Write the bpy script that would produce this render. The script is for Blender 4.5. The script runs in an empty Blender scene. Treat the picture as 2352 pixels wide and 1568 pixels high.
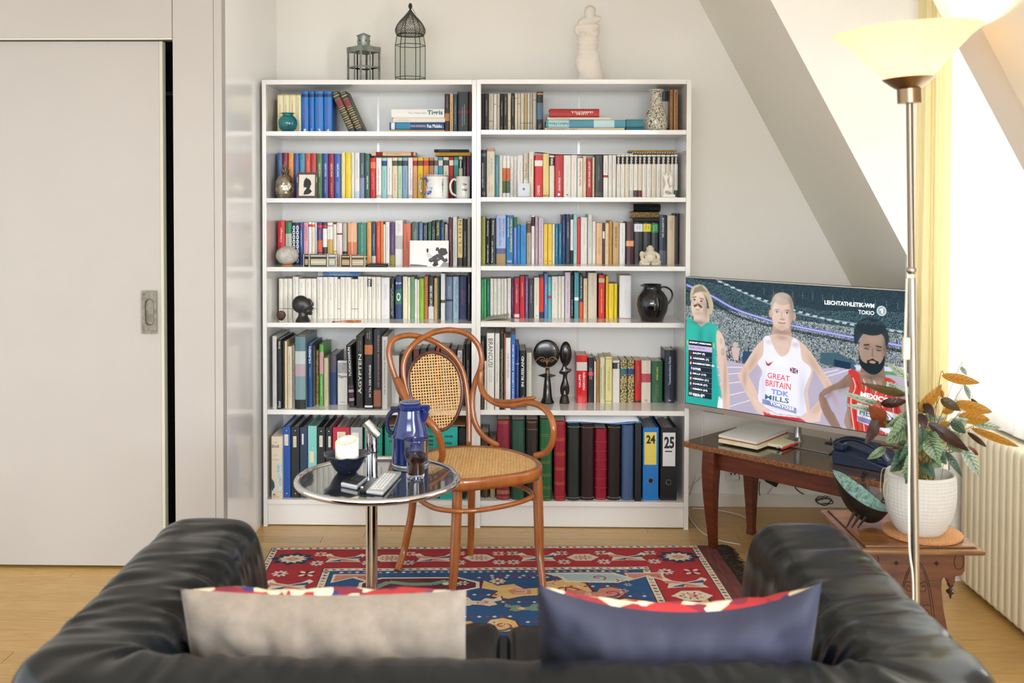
import bpy,bmesh,math,random
import numpy as np
from mathutils import Vector,Matrix,Euler
PI=math.pi
random.seed(7)
SC=bpy.context.scene
COL=SC.collection
# ---------------------------------------------------------------- camera
YAW,PITCH,ROLL=0.0194,-0.0271,-0.0021
PCX,PCY,FPX=1128.03,525.81,2350.0
CAM=Vector((0.1605,-4.5889,1.4763))
_R=Matrix.Rotation(YAW,3,'Z') @ Matrix.Rotation(PITCH,3,'X') @ Matrix.Rotation(ROLL,3,'Y')
cd=bpy.data.cameras.new('camera');cam=bpy.data.objects.new('camera',cd);COL.objects.link(cam)
cam.matrix_world=Matrix.Translation(CAM) @ (_R @ Matrix.Rotation(PI/2,3,'X')).to_4x4()
cd.sensor_width=36;cd.lens=FPX/2352*36
cd.shift_x=(1176-PCX)/2352;cd.shift_y=(PCY-784)/2352
cd.clip_start=.05
cd.dof.use_dof=True;cd.dof.focus_distance=4.2;cd.dof.aperture_fstop=3.6
SC.camera=cam
# ---------------------------------------------------------------- light
SC.view_settings.view_transform='Standard';SC.view_settings.look='None'
SC.view_settings.gamma=1;SC.view_settings.use_curve_mapping=False
SC.view_settings.exposure=0.1
w=bpy.data.worlds.new('world');SC.world=w;w.use_nodes=True
bg=w.node_tree.nodes['Background'];bg.inputs[0].default_value=(.86,.93,1.0,1);bg.inputs[1].default_value=1.5
def area(name,loc,target,sx,sy,power,col,spread=None):
    l=bpy.data.lights.new(name,'AREA');l.shape='RECTANGLE';l.size=sx;l.size_y=sy
    l.energy=power;l.color=col
    if spread: l.spread=spread
    o=bpy.data.objects.new(name,l);COL.objects.link(o);o.location=loc
    o.rotation_euler=(Vector(target)-Vector(loc)).to_track_quat('-Z','Y').to_euler()
    return o
area('daylight_window',(3.1,-1.25,1.75),(1.5,-1.25,1.3),1.9,1.9,480,(.9,.95,1))
area('fill_light_near',(2.7,-4.2,1.8),(-.97,-.6,1.1),1.9,1.7,470,(.85,.93,1))  # added fill for niche wall, door and sofa, through an unseen opening
# added fill light beyond the open rear end, for windows not built
area('fill_light_rear',(-.4,-10.4,3.1),(0,0,.6),5.5,3,680,(.85,.92,1))
try:
    SC.cycles.use_denoising=True;SC.cycles.max_bounces=8;SC.cycles.transparent_max_bounces=12
    SC.cycles.sample_clamp_indirect=6
except Exception: pass
# ---------------------------------------------------------------- pixel -> place helpers (survey of the photograph)
def ray(u,v): return _R @ Vector(((u-PCX)/FPX,1,-(v-PCY)/FPX))
def atY(u,v,y): d=ray(u,v);return CAM + d*((y-CAM.y)/d.y)
def atZ(u,v,z): d=ray(u,v);return CAM + d*((z-CAM.z)/d.z)
def atX(u,v,x): d=ray(u,v);return CAM + d*((x-CAM.x)/d.x)
def atP(u,v,p,n): d=ray(u,v);return CAM + d*((Vector(p)-CAM).dot(n)/d.dot(n))
# ---------------------------------------------------------------- materials
def lin(c):
    if isinstance(c,str):
        c=c.lstrip('#');c=tuple(int(c[i:i+2],16)/255 for i in (0,2,4))
    return tuple((x/12.92 if x <= .04045 else ((x+.055)/1.055)**2.4) for x in c[:3])
_mc={}
def mat(color='#cccccc',rough=.5,metal=0,**k):
    key=(color,rough,metal,tuple(sorted(k.items())))
    if key in _mc: return _mc[key]
    m=bpy.data.materials.new(k.get('name','paint'));m.use_nodes=True
    nt=m.node_tree;b=nt.nodes['Principled BSDF']
    c=lin(color)+(1,)
    b.inputs['Base Color'].default_value=c;b.inputs['Roughness'].default_value=rough;b.inputs['Metallic'].default_value=metal
    if 'coat' in k: b.inputs['Coat Weight'].default_value=k['coat'];b.inputs['Coat Roughness'].default_value=.08
    if 'spec' in k: b.inputs['Specular IOR Level'].default_value=k['spec']
    if 'trans' in k: b.inputs['Transmission Weight'].default_value=k['trans']
    if 'ior' in k: b.inputs['IOR'].default_value=k['ior']
    if 'sss' in k: b.inputs['Subsurface Weight'].default_value=k['sss'];b.inputs['Subsurface Radius'].default_value=(.02,.015,.01)
    if 'sheen' in k: b.inputs['Sheen Weight'].default_value=k['sheen']
    if 'alpha' in k: b.inputs['Alpha'].default_value=k['alpha']
    if 'emit' in k:
        b.inputs['Emission Color'].default_value=lin(k.get('emitc',color))+(1,);b.inputs['Emission Strength'].default_value=k['emit']
    tc=None
    def coord(scale):
        nonlocal tc
        if tc is None: tc=nt.nodes.new('ShaderNodeTexCoord')
        mp=nt.nodes.new('ShaderNodeMapping');mp.inputs['Scale'].default_value=scale
        nt.links.new(tc.outputs['Object'],mp.inputs['Vector']);return mp.outputs[0]
    if 'c2' in k or 'var' in k:     # noise-mixed second colour
        n=nt.nodes.new('ShaderNodeTexNoise');n.inputs['Scale'].default_value=k.get('ns',6);n.inputs['Detail'].default_value=k.get('nd',5)
        n.inputs['Roughness'].default_value=.62
        nt.links.new(coord(k.get('nsc',(1,1,1))),n.inputs['Vector'])
        r=nt.nodes.new('ShaderNodeValToRGB');r.color_ramp.elements[0].position=k.get('r0',.35);r.color_ramp.elements[1].position=k.get('r1',.65)
        r.color_ramp.elements[0].color=c;r.color_ramp.elements[1].color=lin(k.get('c2',color))+(1,)
        nt.links.new(n.outputs['Fac'],r.inputs[0])
        out=r.outputs[0]
        if 'var' in k:
            oi=nt.nodes.new('ShaderNodeObjectInfo');hs=nt.nodes.new('ShaderNodeHueSaturation');mr=nt.nodes.new('ShaderNodeMapRange')
            mr.inputs[3].default_value=1-k['var'];mr.inputs[4].default_value=1+k['var']
            nt.links.new(oi.outputs['Random'],mr.inputs[0]);nt.links.new(mr.outputs[0],hs.inputs['Value']);nt.links.new(out,hs.inputs['Color']);out=hs.outputs[0]
        nt.links.new(out,b.inputs['Base Color'])
    if 'bump' in k:
        if k.get('btype') == 'wave':
            n=nt.nodes.new('ShaderNodeTexWave');n.inputs['Scale'].default_value=k.get('bs',50);n.inputs['Distortion'].default_value=k.get('bd',1)
            n.bands_direction=k.get('bdir','Z')
        elif k.get('btype') == 'vor':
            n=nt.nodes.new('ShaderNodeTexVoronoi');n.inputs['Scale'].default_value=k.get('bs',50)
        else:
            n=nt.nodes.new('ShaderNodeTexNoise');n.inputs['Scale'].default_value=k.get('bs',50);n.inputs['Detail'].default_value=4
        nt.links.new(coord(k.get('bsc',(1,1,1))),n.inputs['Vector'])
        bp=nt.nodes.new('ShaderNodeBump');bp.inputs['Strength'].default_value=k['bump'];bp.inputs['Distance'].default_value=k.get('bdist',.002)
        nt.links.new(n.outputs[0],bp.inputs['Height']);nt.links.new(bp.outputs[0],b.inputs['Normal'])
    _mc[key]=m
    return m
def mat_attr(rough=.5,emit=0,bump=0,name='print'):
    m=bpy.data.materials.new(name);m.use_nodes=True;nt=m.node_tree;b=nt.nodes['Principled BSDF']
    a=nt.nodes.new('ShaderNodeAttribute');a.attribute_name='Col';b.inputs['Roughness'].default_value=rough
    if emit:
        b.inputs['Base Color'].default_value=(.004,.004,.004,1);b.inputs['Specular IOR Level'].default_value=.12
        nt.links.new(a.outputs['Color'],b.inputs['Emission Color']);b.inputs['Emission Strength'].default_value=emit
    else: nt.links.new(a.outputs['Color'],b.inputs['Base Color'])
    if bump:
        n=nt.nodes.new('ShaderNodeTexNoise');n.inputs['Scale'].default_value=350;tc=nt.nodes.new('ShaderNodeTexCoord')
        nt.links.new(tc.outputs['Object'],n.inputs['Vector'])
        bp=nt.nodes.new('ShaderNodeBump');bp.inputs['Strength'].default_value=bump;bp.inputs['Distance'].default_value=.003
        nt.links.new(n.outputs[0],bp.inputs['Height']);nt.links.new(bp.outputs[0],b.inputs['Normal'])
    return m
# ---------------------------------------------------------------- object helpers
def tag(o,label=None,cat=None,group=None,kind=None):
    if label: o['label']=label
    if cat: o['category']=cat
    if group: o['group']=group
    if kind: o['kind']=kind
    return o
def empty(name,loc=(0,0,0),rz=0,label=None,cat=None,group=None,parent=None,rot=None):
    o=bpy.data.objects.new(name,None);COL.objects.link(o);o.location=loc;o.rotation_euler=rot or (0,0,rz);o.empty_display_size=.05
    if parent: o.parent=parent
    return tag(o,label,cat,group)
def link(name,me,m,parent=None,smooth=False,loc=None,rot=None):
    o=bpy.data.objects.new(name,me);COL.objects.link(o)
    if m is not None:
        me.materials.clear()
        for x in (m if isinstance(m,(list,tuple)) else [m]): me.materials.append(x)
    if parent: o.parent=parent
    if loc is not None: o.location=loc
    if rot is not None: o.rotation_euler=rot
    if smooth: me.polygons.foreach_set('use_smooth',[True]*len(me.polygons))
    return o
def pydata(name,v,f,m,parent=None,smooth=False,loc=None,rot=None,fix=True):
    me=bpy.data.meshes.new(name);me.from_pydata([tuple(x) for x in v],[],f);me.update()
    if fix:
        bm=bmesh.new();bm.from_mesh(me);bmesh.ops.recalc_face_normals(bm,faces=bm.faces);bm.to_mesh(me);bm.free()
    return link(name,me,m,parent,smooth,loc,rot)
class G:   # mesh gatherer
    def __init__(s): s.v=[];s.f=[];s.mi=[]
    def add(s,v,f,mi=0,M=None):
        b=len(s.v)
        s.v += [tuple(M @ Vector(x)) if M is not None else tuple(x) for x in v]
        s.f += [tuple(b+i for i in q) for q in f];s.mi += [mi]*len(f);return s
    def box(s,x0,x1,y0,y1,z0,z1,mi=0,M=None):
        v=[(x,y,z) for z in (z0,z1) for y in (y0,y1) for x in (x0,x1)]
        return s.add(v,[(0,2,3,1),(4,5,7,6),(0,1,5,4),(2,6,7,3),(0,4,6,2),(1,3,7,5)],mi,M)
    def prism(s,poly,h0,h1,axis='z',mi=0,M=None):   # poly 2d extruded along axis
        n=len(poly)
        def P(a,b,h): return {'z': (a,b,h),'y': (a,h,b),'x': (h,a,b)}[axis]
        v=[P(a,b,h0) for a,b in poly]+[P(a,b,h1) for a,b in poly]
        f=[tuple(range(n))[::-1],tuple(range(n,2*n))]+[(i,(i+1) % n,n+(i+1) % n,n+i) for i in range(n)]
        return s.add(v,f,mi,M)
    def lathe(s,prof,seg=32,mi=0,M=None,sx=1,sy=1):
        v=[];f=[];n=len(prof)
        for r,z in prof:
            for k in range(seg):
                a=2*PI*k/seg;v.append((r*math.cos(a)*sx,r*math.sin(a)*sy,z))
        for i in range(n-1):
            for k in range(seg):
                k2=(k+1) % seg;f.append((i*seg+k,i*seg+k2,(i+1)*seg+k2,(i+1)*seg+k))
        if prof[0][0] > 1e-6: f.append(tuple(range(seg))[::-1])
        if prof[-1][0] > 1e-6: f.append(tuple((n-1)*seg+k for k in range(seg)))
        return s.add(v,f,mi,M)
    def tube(s,pts,r,seg=10,closed=False,mi=0,M=None,flat=None):
        P=[Vector(p) for p in pts];n=len(P)
        R=r if isinstance(r,(list,tuple)) else [r]*n
        T=[]
        for i in range(n):
            a=P[(i-1) % n] if closed or i else P[0];b=P[(i+1) % n] if closed or i < n-1 else P[-1]
            T.append((b-a).normalized() if (b-a).length > 1e-9 else Vector((0,0,1)))
        up=Vector((0,0,1)) if abs(T[0].z) < .9 else Vector((1,0,0))
        N=(up - T[0]*up.dot(T[0])).normalized();v=[]
        for i in range(n):
            N=(N - T[i]*N.dot(T[i]));N=N.normalized() if N.length > 1e-6 else T[i].orthogonal().normalized()
            B=T[i].cross(N)
            for k in range(seg):
                a=2*PI*k/seg;v.append(P[i]+N*(R[i]*math.cos(a)*(flat or 1))+B*(R[i]*math.sin(a)))
        f=[]
        for i in range(n if closed else n-1):
            j=(i+1) % n
            for k in range(seg):
                k2=(k+1) % seg;f.append((i*seg+k,i*seg+k2,j*seg+k2,j*seg+k))
        if not closed: f += [tuple(range(seg))[::-1],tuple((n-1)*seg+k for k in range(seg))]
        return s.add(v,f,mi,M)
    def sphere(s,c,rx,ry=None,rz=None,seg=16,rings=10,mi=0,M=None):
        ry=ry or rx;rz=rz or rx
        v=[(c[0],c[1],c[2]-rz)]
        for i in range(1,rings):
            t=-PI/2+PI*i/rings
            for k in range(seg):
                a=2*PI*k/seg;v.append((c[0]+rx*math.cos(t)*math.cos(a),c[1]+ry*math.cos(t)*math.sin(a),c[2]+rz*math.sin(t)))
        v.append((c[0],c[1],c[2]+rz));f=[]
        for k in range(seg): f.append((0,1+(k+1) % seg,1+k))
        for i in range(rings-2):
            for k in range(seg):
                a=1+i*seg;k2=(k+1) % seg;f.append((a+k,a+k2,a+seg+k2,a+seg+k))
        a=1+(rings-2)*seg
        for k in range(seg): f.append((a+k,a+(k+1) % seg,len(v)-1))
        return s.add(v,f,mi,M)
    def build(s,name,m,parent=None,smooth=False,loc=None,rot=None,bevel=0,fix=True):
        me=bpy.data.meshes.new(name);me.from_pydata(s.v,[],s.f)
        if any(s.mi): me.polygons.foreach_set('material_index',s.mi)
        me.update()
        if fix:
            bm=bmesh.new();bm.from_mesh(me);bmesh.ops.recalc_face_normals(bm,faces=bm.faces);bm.to_mesh(me);bm.free()
        o=bpy.data.objects.new(name,me);COL.objects.link(o)
        for x in (m if isinstance(m,(list,tuple)) else [m]): me.materials.append(x)
        if parent: o.parent=parent
        if loc is not None: o.location=loc
        if rot is not None: o.rotation_euler=rot
        if smooth: smooth_by_angle(me,40 if smooth is True else smooth)
        if bevel:
            b=o.modifiers.new('b','BEVEL');b.width=bevel;b.segments=2;b.limit_method='ANGLE';b.angle_limit=.6
        return o
def smooth_by_angle(me,deg):
    me.polygons.foreach_set('use_smooth',[True]*len(me.polygons))
    try:
        bm=bmesh.new();bm.from_mesh(me)
        t=math.radians(deg)
        for e in bm.edges:
            if len(e.link_faces) == 2: e.smooth=e.calc_face_angle(0) < t
        bm.to_mesh(me);bm.free()
    except Exception: pass
def bez(pts,n=8,closed=False):     # Catmull-Rom through points
    P=[Vector(p) for p in pts];out=[];m=len(P)
    for i in range(m if closed else m-1):
        p0=P[(i-1) % m] if closed or i else P[0]*2-P[1];p1=P[i];p2=P[(i+1) % m];p3=P[(i+2) % m] if closed or i < m-2 else P[-1]*2-P[-2]
        for k in range(n):
            t=k/n;out.append(.5*((2*p1)+(p2-p0)*t+(2*p0-5*p1+4*p2-p3)*t*t+(3*p1-p0-3*p2+p3)*t**3))
    if not closed: out.append(P[-1])
    return out
_txt={}
def text(body,size,m,parent,loc,rot=(PI/2,0,0),name='title',align='CENTER',width=None,ext=.0002,height=None,spacing=1,bold=0):
    key=(body,ext > 0,spacing,bold)
    if key not in _txt:
        c=bpy.data.curves.new('t','FONT');c.body=body;c.size=1;c.align_x='LEFT';c.align_y='BOTTOM_BASELINE';c.resolution_u=2
        c.space_character=spacing
        if bold: c.offset=bold
        o=bpy.data.objects.new('t',c);COL.objects.link(o)
        dg=bpy.context.evaluated_depsgraph_get();dg.update()
        me=bpy.data.meshes.new_from_object(o.evaluated_get(dg));bpy.data.objects.remove(o);bpy.data.curves.remove(c)
        n=len(me.vertices);co=np.empty(n*3,'f');me.vertices.foreach_get('co',co);co=co.reshape(-1,3)
        if n == 0: _txt[key]=None
        else:
            mn=co.min(0);mx=co.max(0);_txt[key]=(me,mn.copy(),mx.copy())
    if _txt[key] is None: return None
    me,mn,mx=_txt[key]
    W=mx[0]-mn[0];H=mx[1]-mn[1]
    s=size
    sx=s;sy=s
    if width: sx=width/W
    if width and not height and not size: sy=sx
    if height: sy=height/H
    if not sx: sx=sy
    if not sy: sy=sx
    me2=me.copy();n=len(me2.vertices);co=np.empty(n*3,'f');me2.vertices.foreach_get('co',co);co=co.reshape(-1,3).copy()
    cx=(mn[0]+mx[0])/2 if align == 'CENTER' else (mn[0] if align == 'LEFT' else mx[0])
    co[:,0]=(co[:,0]-cx)*sx;co[:,1]=(co[:,1]-(mn[1]+mx[1])/2)*sy
    me2.vertices.foreach_set('co',co.ravel());me2.update()
    return link(name,me2,m,parent,False,loc,rot)
def bevel(o,wd,seg=2,ang=.6):
    b=o.modifiers.new('b','BEVEL');b.width=wd;b.segments=seg;b.limit_method='ANGLE';b.angle_limit=ang;return o
ORD='first second third fourth fifth sixth seventh eighth ninth tenth eleventh twelfth thirteenth fourteenth fifteenth sixteenth seventeenth eighteenth nineteenth twentieth twenty-first twenty-second twenty-third'.split()
# common materials
WALL=mat('#f3eee5',.75,name='wall_paint',bump=.06,bs=160,bdist=.0006)
SLOPE=mat('#f0ecde',.8,name='slope_paint',bump=.06,bs=160,bdist=.0006)
JOIN=mat('#aba39a',.42,name='door_lacquer',c2='#b0a89f',ns=.8)
SHELF=mat('#e8e5e0',.16,name='white_lacquer',coat=.4)
SHELFIN=mat('#ebe8e2',.3,name='white_board')
CHROME=mat('#e8e8ea',.06,1,name='chrome')
STEEL=mat('#b3aba0',.28,1,name='brushed_steel')
BLACK=mat('#0b0c0d',.4,name='black')
WHITE=mat('#f2f0eb',.5,name='white')
PAPER=mat('#d8cdb8',.85,name='pages',c2='#efe6d6',ns=4,nsc=(60,1,1),bump=.5,btype='wave',bs=90,bdir='X',bdist=.0006)
GOLD=mat('#c79a4b',.3,.8,name='gold_leaf')
# ---------------------------------------------------------------- setting
def struct(g,name,m,bev=0,smooth=False):
    o=g.build(name,m,bevel=bev,smooth=smooth);o['kind']='structure';return o
YD=-.582       # plane of the sliding door and its jambs
XL=-.974       # side wall of the niche
KS=2.383       # roof slope: x + .543 z = KS
def sx_(z): return KS-.543*z
fl=struct(G().box(-3.6,2.25,-7.2,.5,-.12,-.012),'floor',mat('#3a2613',.9))
PLANK=mat('#ab8040',.36,name='oak_plank',c2='#c9a562',ns=9,nsc=(1.2,14,1),var=.10,nd=8,r0=.25,r1=.75,coat=.15,bump=.15,bs=30,bsc=(2,60,1),bdist=.0008)
pw=.0835;row=0;y=.36
rnd=random.Random(3);proto={}
while y > -2.9:
    x=-2.6 + rnd.uniform(-1.1,0)
    while x < 2.15:
        L=rnd.choice([1.15,1.4,1.65]);xa=max(x,-2.6);xb=min(x+L,2.15)
        if xb-xa > .08:
            key=round(xb-xa,3)
            if key not in proto:
                proto[key]=G().box(.0009,xb-xa-.0009,-pw+.0009,-.0009,-.012,0).build('plank',PLANK,fl,bevel=.0005).data
                o=[c for c in bpy.data.objects if c.data == proto[key]][0]
            else:
                o=link('plank',proto[key],None,fl)
            o.location=(xa,y,0)
        x += L
    y -= pw
pl=G();yy=y
while yy > -7.1:
    pl.box(-3.5,2.15,yy-pw+.001,yy,-.012,0);yy -= pw
o=pl.build('plank_field',PLANK,fl);o['kind']='stuff'
CZ=2.56
struct(G().box(-3.6,sx_(CZ)+.06,-7.2,.5,CZ,CZ+.1),'ceiling',WALL)
struct(G().box(-1.15,2.3,.36,.48,0,CZ),'wall_back',WALL)
struct(G().box(XL-.05,XL,YD+.05,.36,0,CZ),'wall_niche',mat('#f4f1ed',.25,name='gloss_panel',coat=.4))
# jamb pilaster with its narrow edge board
struct(G().box(-1.169,-1.008,YD,.40,0,CZ),'wall_pilaster',JOIN,.002)
struct(G().box(-1.0065,XL-.0005,YD-.004,YD+.06,0,CZ),'trim_1',JOIN,.002)
struct(G().box(-3.6,-1.171,YD,YD+.1,2.114,CZ),'wall_header',JOIN,.002)
struct(G().box(-3.6,-1.171,YD-.001,YD+.02,2.108,2.1135),'trim_2',mat('#cfc7b4',.5))
# sliding door, drawn a hand's width open
dr=empty('door_1',(-2.2,YD+.03,.012));dr['kind']='structure'
dx=atY(369,700,YD+.03).x
G().box(-1.1,dx+2.2,0,.038,0,2.094).build('door_leaf',JOIN,dr,bevel=.0015)
G().box(dx+2.2004,dx+2.2135,0,.038,0,2.094).build('edge_strip',mat('#bdb9a4',.5),dr,bevel=.001)
ft=mat('#8d8577',.38,.85,name='aged_nickel',c2='#6f685c',ns=60,bump=.2,bs=300)
hp=atY(345,716,YD+.03)
hd=G();hw,hh=.0295,.0855
ov=[(.0165*math.cos(a),.034+.0165*math.sin(a)) for a in [PI*i/12 for i in range(13)]]+[(.0165*math.cos(a),-.034+.0165*math.sin(a)) for a in [PI+PI*i/12 for i in range(13)]]
rect=[]
n=len(ov)
outer=[]
for a,b in ov:
    t=math.atan2(b,a);s=min(hw/max(abs(math.cos(t)),1e-6),hh/max(abs(math.sin(t)),1e-6));outer.append((s*math.cos(t),s*math.sin(t)))
v=[(a,-.004,b) for a,b in outer]+[(a,-.004,b) for a,b in ov]+[(a*.93,.006,b*.96) for a,b in ov]+[(a,0,b) for a,b in outer]
f=[(i,(i+1) % n,n+(i+1) % n,n+i) for i in range(n)]+[(n+i,n+(i+1) % n,2*n+(i+1) % n,2*n+i) for i in range(n)]+[tuple(range(2*n,3*n))]+[(i,(i+1) % n,3*n+(i+1) % n,3*n+i) for i in range(n)]
h=pydata('flush_handle',v,f,ft,dr,loc=(hp.x+2.2,-.0075,hp.z-.012))
bm_ring=G().tube([(a*1.07,-.0045,b*1.04) for a,b in ov],.0014,6,True).build('rim',ft,h,smooth=True)
for a in (-1,1):
    for b in (-1,1): G().sphere((a*.02,-.0045,b*.072),.0045,.002,.0045,10,6).build('screw',ft,h,smooth=True)
# closet behind the door, its shade painted into dark walls
dk=mat('#17191b',.9,name='closet_shade')
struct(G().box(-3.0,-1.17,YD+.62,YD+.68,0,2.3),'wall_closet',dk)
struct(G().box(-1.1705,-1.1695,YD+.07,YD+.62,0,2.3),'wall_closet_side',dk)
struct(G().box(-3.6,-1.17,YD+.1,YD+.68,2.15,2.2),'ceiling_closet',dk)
t=G().tube([(-1.9,YD+.3,1.93),(-1.171,YD+.3,1.93)],.012,10).build('clothes_rail',CHROME,smooth=True);tag(t,'thin metal clothes rail in the dark gap beside the sliding door','rail')
# baseboards
struct(G().box(.975,1.80,.345,.3605,0,.062),'baseboard_back',mat('#e6e0d2',.45),.003)
# roof slope, far part (behind the dormer) and its low knee wall
def slope(name,y0,y1,off=0,zlo=.9,m=SLOPE):
    g=G();zt=CZ+.02
    g.prism([(sx_(zt)-off,zt),(sx_(zlo)-off,zlo),(sx_(zlo)+.12,zlo),(sx_(zt)+.12,zt)],y0,y1,'y')
    return struct(g,name,m)
slope('ceiling_slope_far',-.6,.36,0,1.0)
struct(G().box(1.82,1.92,-.5,.36,0,1.06),'wall_knee',WALL)
# dormer cheek facing the camera
struct(G().prism([(sx_(CZ),CZ),(1.694,1.269),(1.694,.6),(1.87,.6),(1.87,0),(2.16,0),(2.16,CZ)],-.602,-.585,'y'),'wall_dormer',mat('#e9e4db',.7,name='cheek_paint'))
YN=-1.812
struct(G().prism([(sx_(CZ)+.005,CZ),(sx_(.95)+.005,.95),(2.16,.95),(2.16,CZ)],YN,YN-.1,'y'),'wall_dormer_near',WALL)
slope('ceiling_slope_near',-2.03,YN-.0005,0,.5,WALL)
slope('ceiling_slope_panel',-3.35,-2.031,.03,.5,SLOPE);slope('ceiling_slope_rear',-7.0,-5.2,.03,.5,SLOPE)
# window wall with window, plus an unseen opening added for the near fill light
XW=2.08
wl=G()
wl.box(XW,XW+.16,-7.0,-5.1,0,CZ);wl.box(XW,XW+.16,-3.4,-1.78,0,CZ);wl.box(XW,XW+.16,-5.1,-3.4,0,.66);wl.box(XW,XW+.16,-5.1,-3.4,2.3,CZ);wl.box(XW,XW+.16,-.66,-.5,0,CZ);wl.box(XW,XW+.16,-1.78,-.66,0,.66);wl.box(XW,XW+.16,-1.78,-.66,2.3,CZ)
struct(wl,'wall_right',WALL)
struct(G().box(1.2,XW+.1,YN,-.6,CZ-.0,CZ+.05),'ceiling_dormer',WALL);struct(G().box(1.05,XW+.1,-5.2,-3.35,CZ,CZ+.05),'ceiling_fill_dormer',WALL)  # the nearer, unseen dormer is invented to let the side fill in
wn=empty('window_1',(XW+.06,-1.22,.66));wn['kind']='structure'
g=G()
for a,b,c,d in ((-.56,.56,0,.06),(-.56,.56,1.58,1.64),(-.56,-.5,.06,1.58),(.5,.56,.06,1.58),(-.03,.03,.06,1.58)): g.box(-.03,.03,a,b,c,d)
g.build('window_frame',WHITE,wn,bevel=.003)
for s in (-1,1): G().box(-.003,.003,min(s*.03,s*.5),max(s*.03,s*.5),.06,1.58).build('pane',mat('#ffffff',0,trans=1.0,ior=1.02,name='clear_glass'),wn)
G().box(-.22,-.035,-.56,.56,-.001,.022).build('window_sill',WHITE,wn,bevel=.003)
# curtains
def drape(name,path,z0,z1,amp,waves,m,label,cat,phase=0,gath=0):
    P=bez(path,40);n=len(P);nz=14;v=[];f=[]
    L=[0]
    for i in range(1,n): L.append(L[-1]+(P[i]-P[i-1]).length)
    for j in range(nz+1):
        z=z0+(z1-z0)*j/nz
        for i in range(n):
            t=(P[min(i+1,n-1)]-P[max(i-1,0)]).normalized();nn=Vector((-t.y,t.x,0));u=L[i]/L[-1]
            ph=u*waves*2*PI+phase+.6*math.sin(z*1.1+u*9)
            k=amp*(math.sin(ph)+.35*math.sin(2.3*ph+1))*(1-.15*j/nz)
            p=P[i]+nn*k;v.append((p.x,p.y,z))
    for j in range(nz):
        for i in range(n-1): a=j*n+i;f.append((a,a+1,a+n+1,a+n))
    o=pydata(name,v,f,m,smooth=True,fix=False);tag(o,label,cat)
    s=o.modifiers.new('s','SOLIDIFY');s.thickness=.0015
    return o
def mat_cloth(name,col,tw,rough=.8):
    m=bpy.data.materials.new(name);m.use_nodes=True;nt=m.node_tree;b=nt.nodes['Principled BSDF'];out=nt.nodes['Material Output']
    b.inputs['Base Color'].default_value=lin(col)+(1,);b.inputs['Roughness'].default_value=rough
    tr=nt.nodes.new('ShaderNodeBsdfTranslucent');tr.inputs[0].default_value=lin(col)+(1,)
    mx=nt.nodes.new('ShaderNodeMixShader');mx.inputs[0].default_value=tw
    nt.links.new(b.outputs[0],mx.inputs[1]);nt.links.new(tr.outputs[0],mx.inputs[2]);nt.links.new(mx.outputs[0],out.inputs[0]);return m
drape('sheer_curtain',[(1.835,-.70,0),(1.845,-.95,0),(1.85,-1.3,0),(1.85,-1.80,0)],.70,2.52,.016,11,mat_cloth('sheer','#fbf9f4',.62),'white sheer curtain hanging in front of the bright dormer window','curtain')
drape('yellow_curtain',[(1.712,-.635,0),(1.77,-.655,0),(1.825,-.68,0)],.48,2.53,.010,2.6,mat_cloth('yellow_curtain','#f2e8c6',.6),'pale yellow curtain hanging at the dormer cheek behind the floor lamp','curtain',1)
# radiator
RD=empty('radiator',(1.885,-.66,0),0,'cream ribbed column radiator below the window, beside the carved side table','radiator')
rm=mat('#efe4c6',.35,name='radiator_enamel')
sec=[(0,0),(.004,-.016),(.014,-.0235),(.15,-.0235),(.165,0),(.15,.0235),(.014,.0235),(.004,.016)]
g=G()
prof=[(.03,.015),(.012,.022),(.0,.04),(0,.60),(.004,.622),(.016,.638),(.05,.645)]
v=[];f=[]
ys=(-.0245,-.021,-.012,0,.012,.021,.0245);inset=(.011,.0045,.001,0,.001,.0045,.011)
for j,(px,pz) in enumerate(prof):
    for yv,ins in zip(ys,inset): v.append((px+ins,yv,pz))
nn=len(ys)
for j in range(len(prof)-1):
    for i in range(nn-1): a=j*nn+i;f.append((a,a+1,a+nn+1,a+nn))
b=len(v)
for j,(px,pz) in enumerate(prof):
    v += [(.15,ys[0],pz),(.15,ys[-1],pz)]
m_=len(prof)
for j in range(m_-1):
    f.append((j*nn,(j+1)*nn,b+2*(j+1),b+2*j));f.append((j*nn+nn-1,b+2*j+1,b+2*j+3,(j+1)*nn+nn-1));f.append((b+2*j,b+2*j+2,b+2*j+3,b+2*j+1))
f.append(tuple(range((m_-1)*nn,m_*nn))+(b+2*m_-1,b+2*m_-2));f.append(tuple(range(nn))[::-1]+(b,b+1))
me0=None
for k in range(26):
    if me0 is None:
        o=pydata('column',v,f,rm,RD,True,loc=(0,-.025,0));me0=o.data;smooth_by_angle(me0,50)
    else:
        o=link('column',me0,None,RD,loc=(0,-.025-.0495*k,0))
for yy in (-.08,-1.2): G().box(.05,.1,yy-.012,yy+.012,0,.02).build('foot',rm,RD)
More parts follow.
